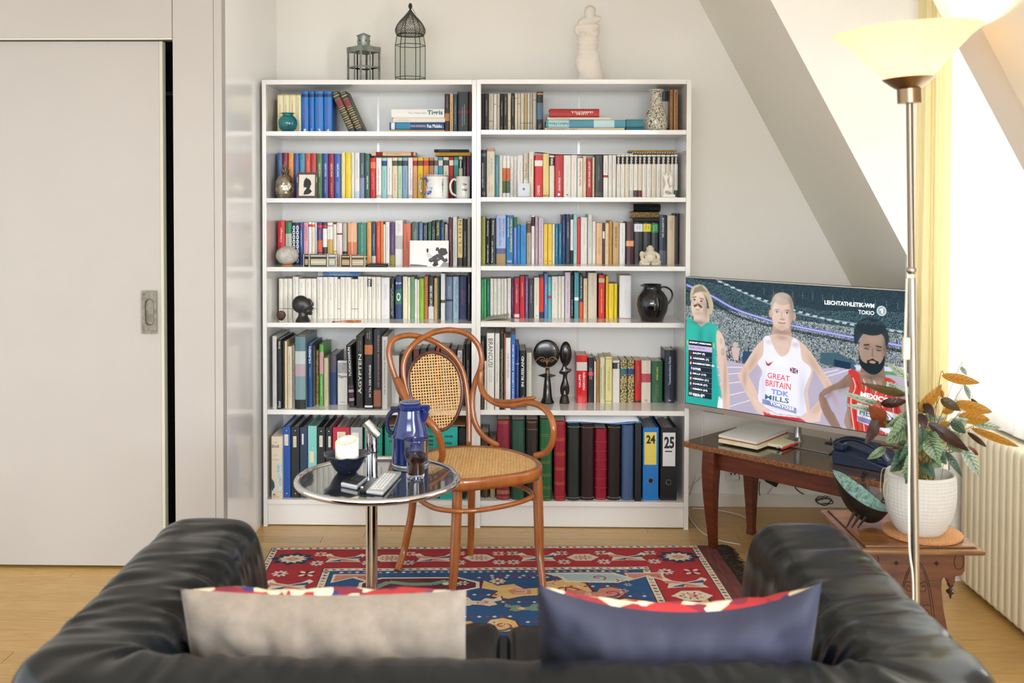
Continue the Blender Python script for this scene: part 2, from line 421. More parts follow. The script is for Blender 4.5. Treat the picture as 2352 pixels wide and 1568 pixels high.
# ---------------------------------------------------------------- bookcases
CASE_D=.335
ZS={0: [(1.998,2.019),(1.7685,1.789),(1.4685,1.4885),(1.158,1.178),(.9055,.926),(.5095,.531),(.1005,.1215)],
      1: [(2.000,2.021),(1.7755,1.796),(1.4745,1.495),(1.1655,1.186),(.911,.9325),(.5135,.5355),(.1005,.1225)]}
XC={0: (-.9600,-.9418,-.0155,.0048),1: (.0052,.0245,.9425,.9630)}
CASE={0: 'door-side bookcase',1: 'TV-side bookcase'}
for s in (0,1):
    xo,xi,xj,xp=XC[s];zt=ZS[s][0][1]
    bc=empty('bookcase',((xo+xp)/2,0,0),0,['tall white open bookcase standing against the niche wall beside the sliding door','tall white open bookcase standing beside the television'][s],'bookcase',group='white bookcases')
    cx=(xo+xp)/2
    for a,b in ((xo,xi),(xj,xp)):
        g=G().box(a-cx,b-cx,0,CASE_D,.0,zt-.001)
        # rows of shelf-pin holes are shallow dark discs
        sd=g.build('side_panel',SHELF,bc,bevel=.001)
        hg=G();fx=(b-cx+.0003) if a == xo else (a-cx-.0003)
        for i in range(54):
            z=.18+i*.032
            for yy in (.045,.27):
                pts=[(yy+.0024*math.cos(t*PI/3),z+.0024*math.sin(t*PI/3)) for t in range(6)]
                hg.prism(pts,fx-.0002,fx+.0002,'x')
        hg.build('pin_holes',mat('#8b877f',.8),sd)['kind']='stuff'
        G().box(a-cx+.001,b-cx-.001,-.004,.012,.0,.006).build('glide',WHITE,sd)
    for k,(z0,z1) in enumerate(ZS[s]):
        if k == 0: G().box(xo-cx+.0183,xj-cx-.0002,.0,CASE_D,z0,z1).build('top_panel',SHELF,bc,bevel=.001)
        else: G().box(xi-cx+.0004,xj-cx-.0004,.0015,CASE_D-.006,z0,z1).build('shelf',SHELF,bc,bevel=.001)
    G().box(xi-cx,xj-cx,.012,.026,.004,ZS[s][6][0]).build('plinth',SHELF,bc,bevel=.001)
    mid=(xi+xj)/2-cx
    for a,b in ((xi-cx,mid-.0055),(mid+.0055,xj-cx)): G().box(a,b,CASE_D-.006,CASE_D-.001,.1,zt-.002).build('back_board',SHELFIN,bc)
    G().box(mid-.0055,mid+.0055,CASE_D-.0065,CASE_D,.1,zt-.002).build('back_strip',SHELF,bc)
# ---------------------------------------------------------------- books
def ink(parent,x0,x1,z0,z1,y,color,seed=0,name='title',vert=True):
    """small print too fine to read: rows of short strokes"""
    r=random.Random(seed);g=G();rows=1 if (x1-x0) < .011 else 2
    h=(x1-x0)/rows
    for k in range(rows):
        c=x0+h*(k+.5);z=z0+r.uniform(0,.01);th=min(h*.32,.0036)
        z_end=z1-r.uniform(0,.25)*(z1-z0)
        while z < z_end:
            L=r.choice([.0012,.0018,.0024]);
            if r.random() > .16: g.box(c-th/2*r.uniform(.7,1),c+th/2*r.uniform(.7,1.05),y-.0003,y,z,z+L*.62)
            z += L
    return g.build(name,mat(color,.6),parent,fix=False)
CNT=[0]
def book(loc,w,h,d,col,rz=0,tilt=0,flat=False,soft=False,rough=.42,rnd_=.25,bands=(),texts=(),scr=None,mat_=None,pages=True,name='book'):
    """upright: spine faces -y at loc.y; loc = bottom centre of the spine. flat: lies on its side, spine still faces -y (w=thickness)"""
    CNT[0] += 1
    t=.0006 if soft else .0022
    e=min(.35*w,.006)*(rnd_/.25)
    m=mat_ or mat(col,rough)
    prof=[(w/2,d),(w/2,e)]+[(w/2*math.cos(a),e-e*math.sin(a)) for a in (PI/8,PI/4,PI/2,3*PI/4,7*PI/8)]+[(-w/2,e),(-w/2,d),(-w/2+t,d),(-w/2+t,e+t),(w/2-t,e+t),(w/2-t,d)]
    g=G();n=len(prof)
    zz=[0,h]
    v=[(a,b,z) for z in zz for a,b in prof]
    f=[(i,(i+1) % n,n+(i+1) % n,n+i) for i in range(n)]
    # end caps as strips between outer and inner boundary
    f += [tuple(range(n))[::-1],tuple(range(n,2*n))]
    o=pydata(name,v,f,m,loc=loc,rot=(0,tilt,rz),fix=True)
    if flat: o.rotation_euler=Euler((0,PI/2,rz),'XYZ')
    ins=0 if soft else .003
    if pages:
        G().box(-w/2+t,w/2-t,e+t,d-(.0 if soft else .003),ins,h-ins-.0001 if ins else h-.0004).build('pages',PAPER,o)
    for b0,b1,bc in bands:
        # a printed or foil band wrapping the spine
        pr=[(a*1.004,y_-.00025) for a,y_ in prof[1:8]]
        k=len(pr);vv=[(a,b,z) for z in (b0*h+.0003,b1*h-.0003) for a,b in pr]
        pydata('spine_band',vv,[(i,i+1,k+i+1,k+i) for i in range(k-1)],bc if not isinstance(bc,str) else mat(bc,.45,.0),o,fix=False)
    for T in texts:
        s,c,f0,f1=T[:4];op=T[4] if len(T) > 4 else {}
        dirn=op.get('dir','up');wd=op.get('w',.55);xo=op.get('x',0)*w
        Lz=(f1-f0)*h
        if dirn in ('up','dn'):
            ry=-PI/2 if dirn == 'up' else PI/2
            R=(Matrix.Rotation(ry,3,'Y') @ Matrix.Rotation(PI/2,3,'X')).to_euler()
            text(s,0,mat(c,.5),o,(xo,-.0004,(f0+f1)/2*h),R,width=Lz,height=w*wd,bold=op.get('b',.008))
        else:
            text(s,0,mat(c,.5),o,(xo,-.0004,(f0+f1)/2*h),(PI/2,0,0),width=w*wd,height=Lz,bold=op.get('b',.008))
    if scr:
        for q in (scr if isinstance(scr,list) else [scr]):
            c,f0,f1=q[:3];wd=q[3] if len(q) > 3 else .5
            ink(o,-w/2*wd,w/2*wd,f0*h,f1*h,-.0002,c,CNT[0])
    return o
def row_books(side,shelf,org,data,rowname,ysb,bot_default=None,depth=.125,cat='book'):
    ox,oy,sc=org;z0=ZS[side][shelf][1]+.0002
    n=len(data);objs=[]
    prev_x=-9
    for i,B in enumerate(data):
        x0,x1,yt,col,desc=B[:5];op=dict(B[5]) if len(B) > 5 else {}
        y=op.pop('y',None)
        bt=op.pop('bot',bot_default)
        u0,u1=ox+x0/sc,ox+x1/sc
        if y is None:
            y=ysb
            if bt: y=min(max(atZ((u0+u1)/2,oy+bt/sc,z0).y,.004),.19)
        xa=atY(u0,0,y).x;xb=atY(u1,0,y).x
        pz=atY((u0+u1)/2,oy+yt/sc,y).z
        h=pz-z0
        zmax=ZS[side][shelf-1][0]-.003
        h=min(h,zmax-z0)
        xa=max(xa,prev_x+.0003)
        lo,hi=XC[side][1]+.0004,XC[side][2]-.0004
        xa=max(xa,lo);xb=min(xb,hi)
        wdt=max(xb-xa-.0002,.004);prev_x=xa+wdt
        dd=op.pop('d',None) or min(depth*random.uniform(.95,1.03)*(1 if h < .2 else 1.25),CASE_D-.012-y)
        dd=min(dd,CASE_D-.012-y)
        o=book((xa+wdt/2,y,z0),wdt,h,dd,col,**op)
        k=i+1;e_out=(k <= (n+1)//2)
        # ends of a row: the middle post or the outer side
        if side == 0: end='outer end' if e_out else 'middle post'
        else: end='middle post' if e_out else 'outer end'
        od=ORD[(k if e_out else n-k+1)-1]
        lab=f"{desc}, {od} from {end}, {rowname}"
        tag(o,lab,'book',f"books on {rowname} of the {CASE[side]}")
        lab2=f"{desc}, {od} from the {end}, {rowname} of {CASE[side]}"
        o['label']=lab2 if len(lab2.replace(',','').split()) <= 16 else f"{desc}, {od} from {end}, {rowname}, {CASE[side]}"
        objs.append(o)
    return objs
SB=dict
def up(t,c='#f5f2ea',a=.08,b=.92,**k): return [(t,c,a,b,k)]
# --- top shelf, door side
o1=(600,180,4.704)
orn=lambda s: dict(bands=[(.0,.02,'#b98e3a'),(.04,.97,'#efe3b4')],scr=[('#57431f',.06,.95,.34)],rough=.6)
blu=lambda n: dict(bands=[(.86,.94,'#163a6a')],texts=[(n,'#ffffff',.03,.1,dict(dir='h',w=.34)),('Die Weltgeschichte','#c4543a',.14,.8,dict(w=.4))][:1],scr=('#b8566a',.16,.82,.34),y=.12)
L1=[(168,232,175,'#ddc27a','cream and gold ornate hardback',orn(1)),(232,297,175,'#dfc784','cream and gold ornate hardback',orn(2)),
      (297,370,175,'#dcc47e','wider cream and gold ornate hardback',orn(3)),(370,425,175,'#d9c078','cream and gold ornate hardback',orn(4)),
      (428,508,140,'#1f6fc0','bright blue volume numbered one',blu('1')),(512,570,140,'#1f6fc0','bright blue volume numbered two',blu('2')),
      (574,668,138,'#2478c8','bright blue volume numbered three',blu('3')),(672,762,138,'#1f6fc0','bright blue volume numbered four',blu('4'))]
row_books(0,1,o1,L1,'top shelf',.12,None,.13)
zt=ZS[0][1][1]
# two leaning encyclopaedia volumes
for k,(bx,tx,w_) in enumerate(((950,752,76),(1037,846,76))):
    yy=.125;b0=atY(600+(bx)/4.704,300,yy).x;z_=zt+.0003
    th=math.atan2(195,432);sc_=(4.59+yy)/2350/4.704*1.0
    w=w_*sc_;h=470*sc_*.985
    bands=[]
    for f0 in (.09,.2,.31,.42,.53): bands += [(f0,f0+.012,GOLD),(f0+.045,f0+.07,mat('#b89a5c',.5))]
    bands += [(.64,.83,'#7c2f36'),(.63,.64,GOLD),(.83,.84,GOLD),(.9,.93,mat('#b89a5c',.5)),(.97,.98,GOLD)]
    o=book((b0+w*math.cos(th)/2-0.0005,yy,z_+w*math.sin(th)/2),w,h,.135,'#1f3530',tilt=-th,bands=bands)
    # pivot on lower left... rest the lower corner on the shelf
    tag(o,['dark green gilt encyclopedia volume leaning beside the blue volumes','dark green gilt encyclopedia volume leaning over the empty shelf space'][k],'book','leaning encyclopedia volumes')
def stack(side,shelf,org,items,y,grp,base_z=None,gap=.0003):
    ox,oy,sc=org;z=(ZS[side][shelf][1]+.0003) if base_z is None else base_z
    for (x0,x1,y0,y1,col,lab,op) in items:       # from the bottom up
        op=dict(op);yy=op.pop('y',y);d=op.pop('d',.14);rz=op.pop('rz',0);cat=op.pop('cat','book');nm=op.pop('nm','book')
        xa=atY(ox+x0/sc,300,yy).x;xb=atY(ox+x1/sc,300,yy).x
        th=(y1-y0)/sc*(4.59+yy)/2350;L=xb-xa
        o=book((0,0,0),th,L,d,col,flat=True,name=nm,**op)
        # local z runs along +x after Ry(90): x_world = z_local ; z_world = -x_local
        o.rotation_euler=Euler((0,PI/2,rz));o.location=(xa,yy,z+th/2)
        tag(o,lab,cat,grp)
        z += th+gap
    return z
FT=lambda s,c,a,b,w=.5,x=0,d='dn',**k: (s,c,a,b,dict(dir='flat',w=w,x=x,**k))
def flat_text(o,s,c,a,b,hgt,up_=True,flipped=False,off=0,bold=.01):
    """text along a lying book's spine"""
    th=None
    R=(Matrix.Rotation(-PI/2,3,'Y') @ Matrix.Rotation(PI/2,3,'X'))
    if flipped: R=(Matrix.Rotation(PI/2,3,'Y') @ Matrix.Rotation(PI/2,3,'X'))
    text(s,0,mat(c,.5),o,(off,-.0004,(a+b)/2),R.to_euler(),width=b-a,height=hgt,bold=bold)
def last(lab): return [x for x in COL.objects if x.get('label') == lab][0]
stack(0,1,o1,[
    (1395,1980,535,568,'#c8a65a','mustard yellow book at the bottom of the stack under the blue spine',dict(scr=('#8a6c30',.3,.9,.5))),
    (1385,1975,455,532,'#1d4a86','blue book lying in the stack below two white books',dict(bands=[(.12,.38,'#2f86ae'),(.03,.1,'#e9eef2')])),
    (1425,1985,402,450,'#efe6d8','thin cream book lying between the white and the blue book',dict(scr=('#6b6258',.05,.4,.3))),
    (1405,1978,295,395,'#f0eee9','thick white book with teal lettering topping the lying stack',{})],.1,'books lying stacked on the top shelf of the door-side bookcase')
b=last('thick white book with teal lettering topping the lying stack');L=b.dimensions.x if b.dimensions.x > .05 else .118
def flen(o): return max(v.co.z for v in o.data.vertices)
def fth(o): return 2*max(v.co.x for v in o.data.vertices)
L=flen(b);T=fth(b)
flat_text(b,'Tigris','#17656a',L*.68,L*.97,T*.62,off=-.0005,bold=.03);flat_text(b,'Thor Heyerdahl','#8b8f90',L*.31,L*.66,T*.24,bold=0)
b=last('blue book lying in the stack below two white books');L=flen(b);T=fth(b)
flat_text(b,'THOR HEYERDAHL','#e6b48e',L*.38,L*.67,T*.26,bold=.02);flat_text(b,'Fua Mulaku .','#ffffff',L*.69,L*.99,T*.5,bold=.02)
L1b=[(1982,2035,165,'#2c1c18','black and amber paperback',dict(bands=[(.3,.5,'#b4763a'),(.0,.08,'#7d2018')],texts=up('TERRE DES HOMMES','#cfc6bb',.55,.93,w=.2)[:0],scr=('#c8bfb4',.55,.93,.3))),
       (2038,2075,168,'#d8b27a','narrow tan paperback',dict(scr=('#2b2117',.05,.9,.5))),(2078,2118,165,'#3d5360','narrow slate blue book',dict(scr=('#a9b6bc',.2,.9,.4))),
       (2122,2250,145,'#16161c','broad black book',dict(scr=[('#c9c4bc',.15,.7,.35)],bands=[(.47,.55,'#5a1520')])),(2252,2270,140,'#6d4526','thin brown book',{})]
for i,o in enumerate(row_books(0,1,o1,L1b,'top shelf',.1,None,.13)):
    o['label']=['black and amber paperback standing against the lying stack, top shelf','narrow tan paperback beside the stack with teal lettering','narrow slate blue book between tan paperback and broad black book','broad black book near the middle post on the top shelf','thin brown book squeezed against the middle post, top shelf'][i]
# --- top shelf, TV side
o2=(1090,180,4.612)
K='#3a3733';C_='#cfc4b1';dk=lambda: dict(soft=True,scr=[('#d9d4c8',.4,.93,.45),('#d9d4c8',.04,.16,.4)]);lt=lambda f=.4: dict(soft=True,scr=[('#8d8270',f,.9,.3),('#8d8270',.05,.15,.3)],bands=[(f*.5+.02,f*.5+.034,'#2c2a28')])
R1=[(78,105,162,'#2b2224','thin black paperback with red title',dict(soft=True,scr=('#a33a4a',.75,.95,.5))),(107,150,160,K,'charcoal paperback',dk()),(152,203,162,'#cdc3b2','beige paperback',lt(.5)),
      (205,238,165,'#e9e5dc','off-white paperback',lt(1.4)),(240,270,162,'#cabfa9','beige paperback',lt(1.3)),(273,308,162,'#24221f','black paperback',dk()),(310,352,162,K,'charcoal paperback',dk()),
      (354,388,158,'#d8c8a8','cream paperback',lt(.5)),(392,428,155,'#2c2a27','black paperback',dk()),(430,458,160,'#ddd0b6','slim cream paperback',lt(1.7)),(460,490,158,'#cfc5b2','slim beige paperback',lt(1.4)),
      (492,528,158,'#d8ceba','cream paperback',lt(.4)),(530,563,158,'#c2a578','tan paperback',lt(.4)),(565,590,158,'#dcd7cb','thin off-white paperback',lt(.4)),(592,620,155,'#b9b5a9','thin light grey paperback',lt(.4)),
      (622,662,158,'#d9cfba','cream paperback',lt(1.6)),(665,730,140,'#17181b','taller black book with blue streak',dict(y=.1,bands=[(.3,.72,'#4d6a86'),(.92,.97,'#c07a30')],scr=('#cfcac0',.05,.2,.4)))]
row_books(1,1,o2,R1,'top shelf',.13,None,.12)
stack(1,1,o2,[
    (742,1590,515,548,'#dcc6a4','long pale tan art book at the bottom of the lying stack',dict(d=.19)),
    (757,1600,430,512,'#4f93a6','long teal pictorial art book lying below the red book',dict(d=.19,bands=[(.03,.29,'#a9d0cf'),(.6,.86,'#c3dde0')])),
    (770,1443,402,429,'#e2d5c2','thin cream book directly below the small red book',dict(d=.17)),
    (795,1320,312,400,'#a5161f','red clothbound book with upside-down white title on a lying stack',dict(d=.15))],.07,'books lying stacked on the top shelf of the TV-side bookcase')
b=last('red clothbound book with upside-down white title on a lying stack');L=flen(b);T=fth(b)
flat_text(b,'LUCAS','#f3e4d8',L*.54,L*.76,T*.24,flipped=True,off=.004,bold=.02);flat_text(b,'CRANACH D.A.','#f3e4d8',L*.43,L*.88,T*.24,flipped=True,off=-.0035,bold=.02)
G().tube([(x_,-.0004,z_) for x_,z_ in [(T*.4,L*.98),(T*.4,L*.1),(0,L*.04),(-T*.4,L*.1),(-T*.4,L*.98)]],.0003,4).build('gilt_line',GOLD,b)
b=last('long teal pictorial art book lying below the red book');L=flen(b);T=fth(b);flat_text(b,"Fellini's Filme",'#1f5560',L*.04,L*.28,T*.3,flipped=True)
b=last('long pale tan art book at the bottom of the lying stack');L=flen(b);T=fth(b);flat_text(b,"Fellini's Zeichnungen",'#4d4232',L*.03,L*.4,T*.55,flipped=True)
b=last('thin cream book directly below the small red book');L=flen(b);T=fth(b);flat_text(b,"Fellini's Faces",'#b39a86',L*.05,L*.35,T*.6,flipped=True)
stack(1,1,o2,[(1605,1792,512,548,'#2f7480','small teal cloth book lying lowest beside the patterned vase',dict(d=.12)),(1605,1792,422,508,'#36808b','thicker small teal cloth book lying on its twin beside the vase',dict(d=.12))],.08,'small teal books')
R1b=[(1985,2062,132,'#2c3a44','dark pictorial book behind the patterned vase',dict(y=.17,bands=[(.1,.75,'#c8c4bd')])),(2068,2112,120,'#b9814a','tan book with black capitals beside the patterned vase',dict(y=.12,soft=True,texts=up('I JAROSLAV HASEK SCHWEJK','#2b1c10',.05,.95,w=.42))),
       (2118,2165,118,'#b9814a','tan book with black capitals nearest the outer side panel',dict(y=.12,soft=True,texts=up('II JAROSLAV HASEK SCHWEJK','#2b1c10',.05,.95,w=.42)))]
for o,B in zip(row_books(1,1,o2,R1b,'top shelf',.12,None,.14),R1b): o['label']=B[4]+', top shelf'
# --- second shelf, door side
o3=(600,320,4.704)
cam_=lambda c='#f2efe8': dict(texts=[('Andrea Camilleri',c,.48,.78,dict(w=.34))],scr=('#d8cdb0',.08,.42,.4))
sm=lambda c: dict(scr=(c,.5,.88,.45))
tb=lambda art,c='#6d665c': dict(soft=True,bands=[(.8-.0,.93,art)],scr=[(c,.18,.72,.42)],rough=.5)
wb=lambda: dict(soft=True,scr=[('#8d8a86',.15,.85,.4)],bands=[(.02,.09,'#c9c6c0')])
L2=[(165,222,145,'#3f5f92','blue hardback',sm('#9fb4d2')),(224,283,145,'#8c1f2e','dark red hardback',sm('#d9a9a6')),(286,343,148,'#e0913e','orange hardback',sm('#f4cf9a')),(346,403,150,'#3a5aa0','cobalt blue hardback',sm('#8ea6d6')),
      (405,468,148,'#3f86a8','turquoise blue hardback',sm('#a5d3e3')),(470,527,150,'#d0533a','vermilion hardback',sm('#f0b7a0')),(529,592,150,'#b23a3a','brick red hardback',sm('#e0a0a0')),(594,655,152,'#4f7d4e','leaf green hardback',cam_()),
      (657,720,152,'#3b4f9e','indigo blue hardback',cam_()),(723,783,152,'#9a2233','crimson hardback',cam_()),(786,856,155,'#3560b4','royal blue hardback with red ribbon',cam_()),(860,903,142,'#eedd96','pale yellow hardback',sm('#c9b24a')),
      (905,968,142,'#e8cf2e','bright yellow hardback',sm('#f8f0a8')),(970,1002,142,'#e8e6e2','slim white hardback',sm('#a8a6a4')),(1004,1060,145,'#ebe9e6','white hardback with pale blue foot',dict(scr=('#a0969c',.4,.93,.5),bands=[(0,.16,'#c4dbe2')])),
      (1062,1112,145,'#51616f','slate grey hardback',dict(scr=('#d8dde2',.5,.8,.5),bands=[(0,.45,'#8d93b8')])),(1114,1172,152,'#2f5f52','dark green hardback',dict(texts=[('Andrea Camilleri','#f2efe8',.2,.5,dict(w=.34))],scr=('#8fb0a4',.55,.85,.4))),
      (1174,1236,200,'#c4141c','shiny red paperback',dict(soft=True,bands=[(.74,.9,'#e0764e')],texts=[('Das Spiel des Poeten','#f6d9d0',.2,.7,dict(w=.26))][:0],scr=('#f3d5cf',.2,.7,.45))),(1238,1297,200,'#edeae6','white paperback',wb()),(1300,1355,200,'#9fd0cf','aqua paperback',tb('#20427c')),
      (1357,1413,200,'#efece8','white paperback',wb()),(1415,1472,198,'#e8d6b6','cream paperback',tb('#4f5a48')),(1475,1522,198,'#b9dcc2','mint paperback',tb('#2f4a38')),(1524,1583,198,'#8fa9c8','pale denim blue paperback',tb('#3c4650')),
      (1586,1637,198,'#f0ede9','white paperback',wb()),(1640,1687,198,'#e2a57c','peach paperback',tb('#a4231c')),(1690,1750,197,'#e0bd1e','mustard yellow paperback',tb('#6f4a1c')),(1752,1813,197,'#e0903a','orange paperback',tb('#c8281c')),
      (1815,1865,197,'#b5844e','light brown paperback',tb('#2e2a24')),(1867,1912,195,'#a9bfd2','powder blue paperback',tb('#7b4b34')),(1914,1965,195,'#3c95ac','teal paperback',tb('#d9dad2')),(1968,2028,193,'#ded2b4','cream paperback',tb('#3a3a36')),
      (2031,2080,193,'#b5161c','red paperback',tb('#e6dcd0')),(2082,2135,190,'#2f8a7c','sea green paperback',tb('#6fb0a2')),(2137,2178,185,'#d8d0b8','beige paperback with black head',dict(soft=True,bands=[(.72,.93,'#1a1a1a')],texts=[('PIPER','#ffffff',.74,.92,dict(w=.5))])),
      (2180,2222,182,'#1a1c22','black paperback',dict(soft=True,scr=('#c9c9c9',.3,.9,.4))),(2224,2252,182,'#7a1c2c','thin wine red paperback',dict(soft=True,scr=('#d8a8a8',.4,.9,.4))),(2254,2270,180,'#2c4a78','thin blue paperback',dict(soft=True))]
row_books(0,2,o3,L2,'second shelf',.15,None,.125)
pz=atY(900,320+200/4.704,.15).z
def lay(org,items,y,grp,zpix):
    ox,oy,sc=org
    z=atY(ox+items[0][0]/sc,oy+zpix/sc,y).z
    return stack(0,1,org,items,y,grp,base_z=z+.0005)
ztop=max((o.location.z+max(v.co.z for v in o.data.vertices) for o in COL.objects if o.name.startswith('book') and o.type == 'MESH' and o.get('group','').startswith('books on second shelf of the door') and o.location.x > -.48),default=1.66)
stack(0,1,o3,[(1190,1665,152,194,'#e5c39a','pale peach book lying across the red and white paperbacks',dict(bands=[(.1,.26,'#8d1c16'),(.9,.96,'#8d1c16')],scr=('#7a5a40',.3,.8,.5),soft=True,d=.11))],.155,'books lying on the second shelf rows',base_z=ztop+.0006)
zz_=stack(0,1,o3,[(1880,2262,150,190,'#c79a3a','mustard book lying on the paperbacks behind the mugs',dict(soft=True,d=.11,scr=('#6a4a1c',.1,.5,.6))),(1868,2240,120,150,'#171a24','thin black book lying on the mustard book behind the mugs',dict(soft=True,d=.115,scr=('#d0d0d0',.1,.45,.4)))],.155,'books lying on the second shelf rows',base_z=ztop+.0006)
# red ribbon marker and blue headband loops
# --- second shelf, TV side
o4=(1090,320,4.612)
pip=lambda: dict(soft=True,bands=[(.78,.96,'#23211f')],texts=[('PIPER','#f4f1ea',.79,.95,dict(w=.5,b=.02))],scr=('#9a958c',.2,.7,.35),rough=.5)
R2=[(70,127,110,'#1d242c','tall navy book with white capitals',dict(y=.06,texts=up('SCHWEIZER HOFGESCHICHTEN','#d6dade',.2,.72,w=.28,x=-.2),scr=('#c0c6cc',.03,.12,.7),bands=[(.86,.93,'#5c6870')])),
      (131,217,92,'#d9cdb9','tall sand-coloured hardback',dict(y=.06,texts=[('ITHAKA','#8ba3a0',.46,.8,dict(w=.26,x=.12)),('ZURÜCK NACH','#b0a898',.42,.84,dict(w=.17,x=-.2))],bands=[(.93,1,'#b08a6a')],scr=('#a08870',.08,.3,.6))),
      (219,263,168,'#5a9fb4','aqua blue paperback',dict(soft=True,scr=('#e2eef0',.3,.85,.4))),(265,300,170,'#eae2d0','slim cream paperback',dict(soft=True,scr=('#8d8474',.2,.9,.4))),
      (302,340,172,'#efece8','white paperback with painted panel',dict(soft=True,bands=[(.1,.4,'#5c6a3c'),(.4,.7,'#c8693a')])),(342,380,172,'#efece8','white paperback with painted panel',dict(soft=True,bands=[(.1,.4,'#4c6a5c'),(.4,.7,'#c8693a')])),
      (382,418,180,'#ebe7e2','slim white speckled paperback',dict(soft=True,scr=[('#4a3f3a',.02,.95,.8)])),(420,455,180,'#ebe7e2','slim white speckled paperback',dict(soft=True,scr=[('#3a4440',.02,.95,.8)])),
      (457,520,168,'#e6e2db','plain white paperback',dict(soft=True,scr=('#5a554e',.35,.9,.25))),(524,577,148,'#d8ccb8','taller sand hardback with brown title',dict(texts=[('Die Ritter','#9a7a54',.45,.78,dict(w=.5))],bands=[(0,.4,'#ece8e0')])),
      (580,633,130,'#e2dac8','tall cream hardback',dict(y=.1,scr=('#6d6458',.45,.93,.35))),(640,728,168,'#c9202a','broad red hardback with white title',dict(texts=[('CHANG','#f4ece0',.04,.28,dict(w=.36))],bands=[(.74,.88,'#f0e9e2')])),
      (730,796,150,'#e2cd84','pale yellow hardback',dict(texts=[('MARZ','#b4661c',.02,.06,dict(dir='h',w=.8))])),(800,853,175,'#e6e0d2','cream paperback with black head',dict(soft=True,bands=[(.76,.97,'#23211f')],texts=[('PIPER','#ffffff',.78,.95,dict(w=.45))])),
      (856,948,168,'#b41e28','broad crimson hardback with white title',dict(texts=[('ORHAN PAMUK','#f4ece0',.15,.48,dict(w=.26,x=.05)),('Cevdet','#e0a868',.5,.63,dict(w=.2,x=0)),('o','#ffffff',.035,.1,dict(dir='h',w=.3,b=.1))])),
      (951,1028,168,'#ece6df','broad white hardback',dict(scr=('#b8b0a6',.15,.9,.4),texts=[('o','#a83038',.045,.08,dict(dir='h',w=.24,b=.1))])),(1030,1093,166,'#e9e4da','off-white hardback',dict(scr=('#b0a89c',.1,.9,.3))),
      (1097,1155,198,'#e8e2d8','shorter white book with red title',dict(texts=[('Allende  Das Geisterhaus','#a83a32',.28,.92,dict(w=.36))],soft=True)),(1157,1192,175,'#e2d0ac','slim wheat paperback',dict(soft=True,scr=('#7a6a4a',.3,.9,.35))),
      (1195,1255,200,'#a8242c','dark red book with white capitals',dict(texts=up('HEROES OHNE FURCHT','#f0e4dc',.26,.92,w=.34),soft=True)),(1257,1280,190,'#d9c9a4','thin wheat paperback',dict(soft=True,scr=('#5a4a2a',.1,.9,.5))),
      (1282,1370,168,'#2c2b2b','broad black hardback',dict(scr=('#b0aca8',.4,.85,.25),bands=[(.02,.12,'#4a4644')])),(1374,1425,168,'#e9e6e0','white paperback with red square label',dict(soft=True,bands=[(.47,.53,'#b8242a')],scr=('#8a8680',.55,.9,.4))),
      (1428,1468,165,'#e6e2da','plain white paperback',dict(soft=True,scr=('#a8a298',.25,.9,.4))),(1470,1510,165,'#e4e0d8','plain white paperback',dict(soft=True,scr=('#a8a298',.4,.9,.4)))]
ed=[1513,1558,1603,1650,1697,1743,1787,1835,1887,1938,1988,2040,2088,2128,2168]
for k in range(14):
    d_=pip();d_['y']=.13
    if k in (3,4,5,13): d_['bands']=d_['bands']+[(.01,.17,['#c9c9cc','#5a4a44','#7a2c2c'][k-3] if k < 6 else '#2f5a54')]
    R2.append((ed[k]+1,ed[k+1]-1,162,['#e6e1d6','#e9e5dd','#e2d8c0'][k % 3],'cream paperback with black head band',d_))
row_books(1,2,o4,R2,'second shelf',.12,None,.125)
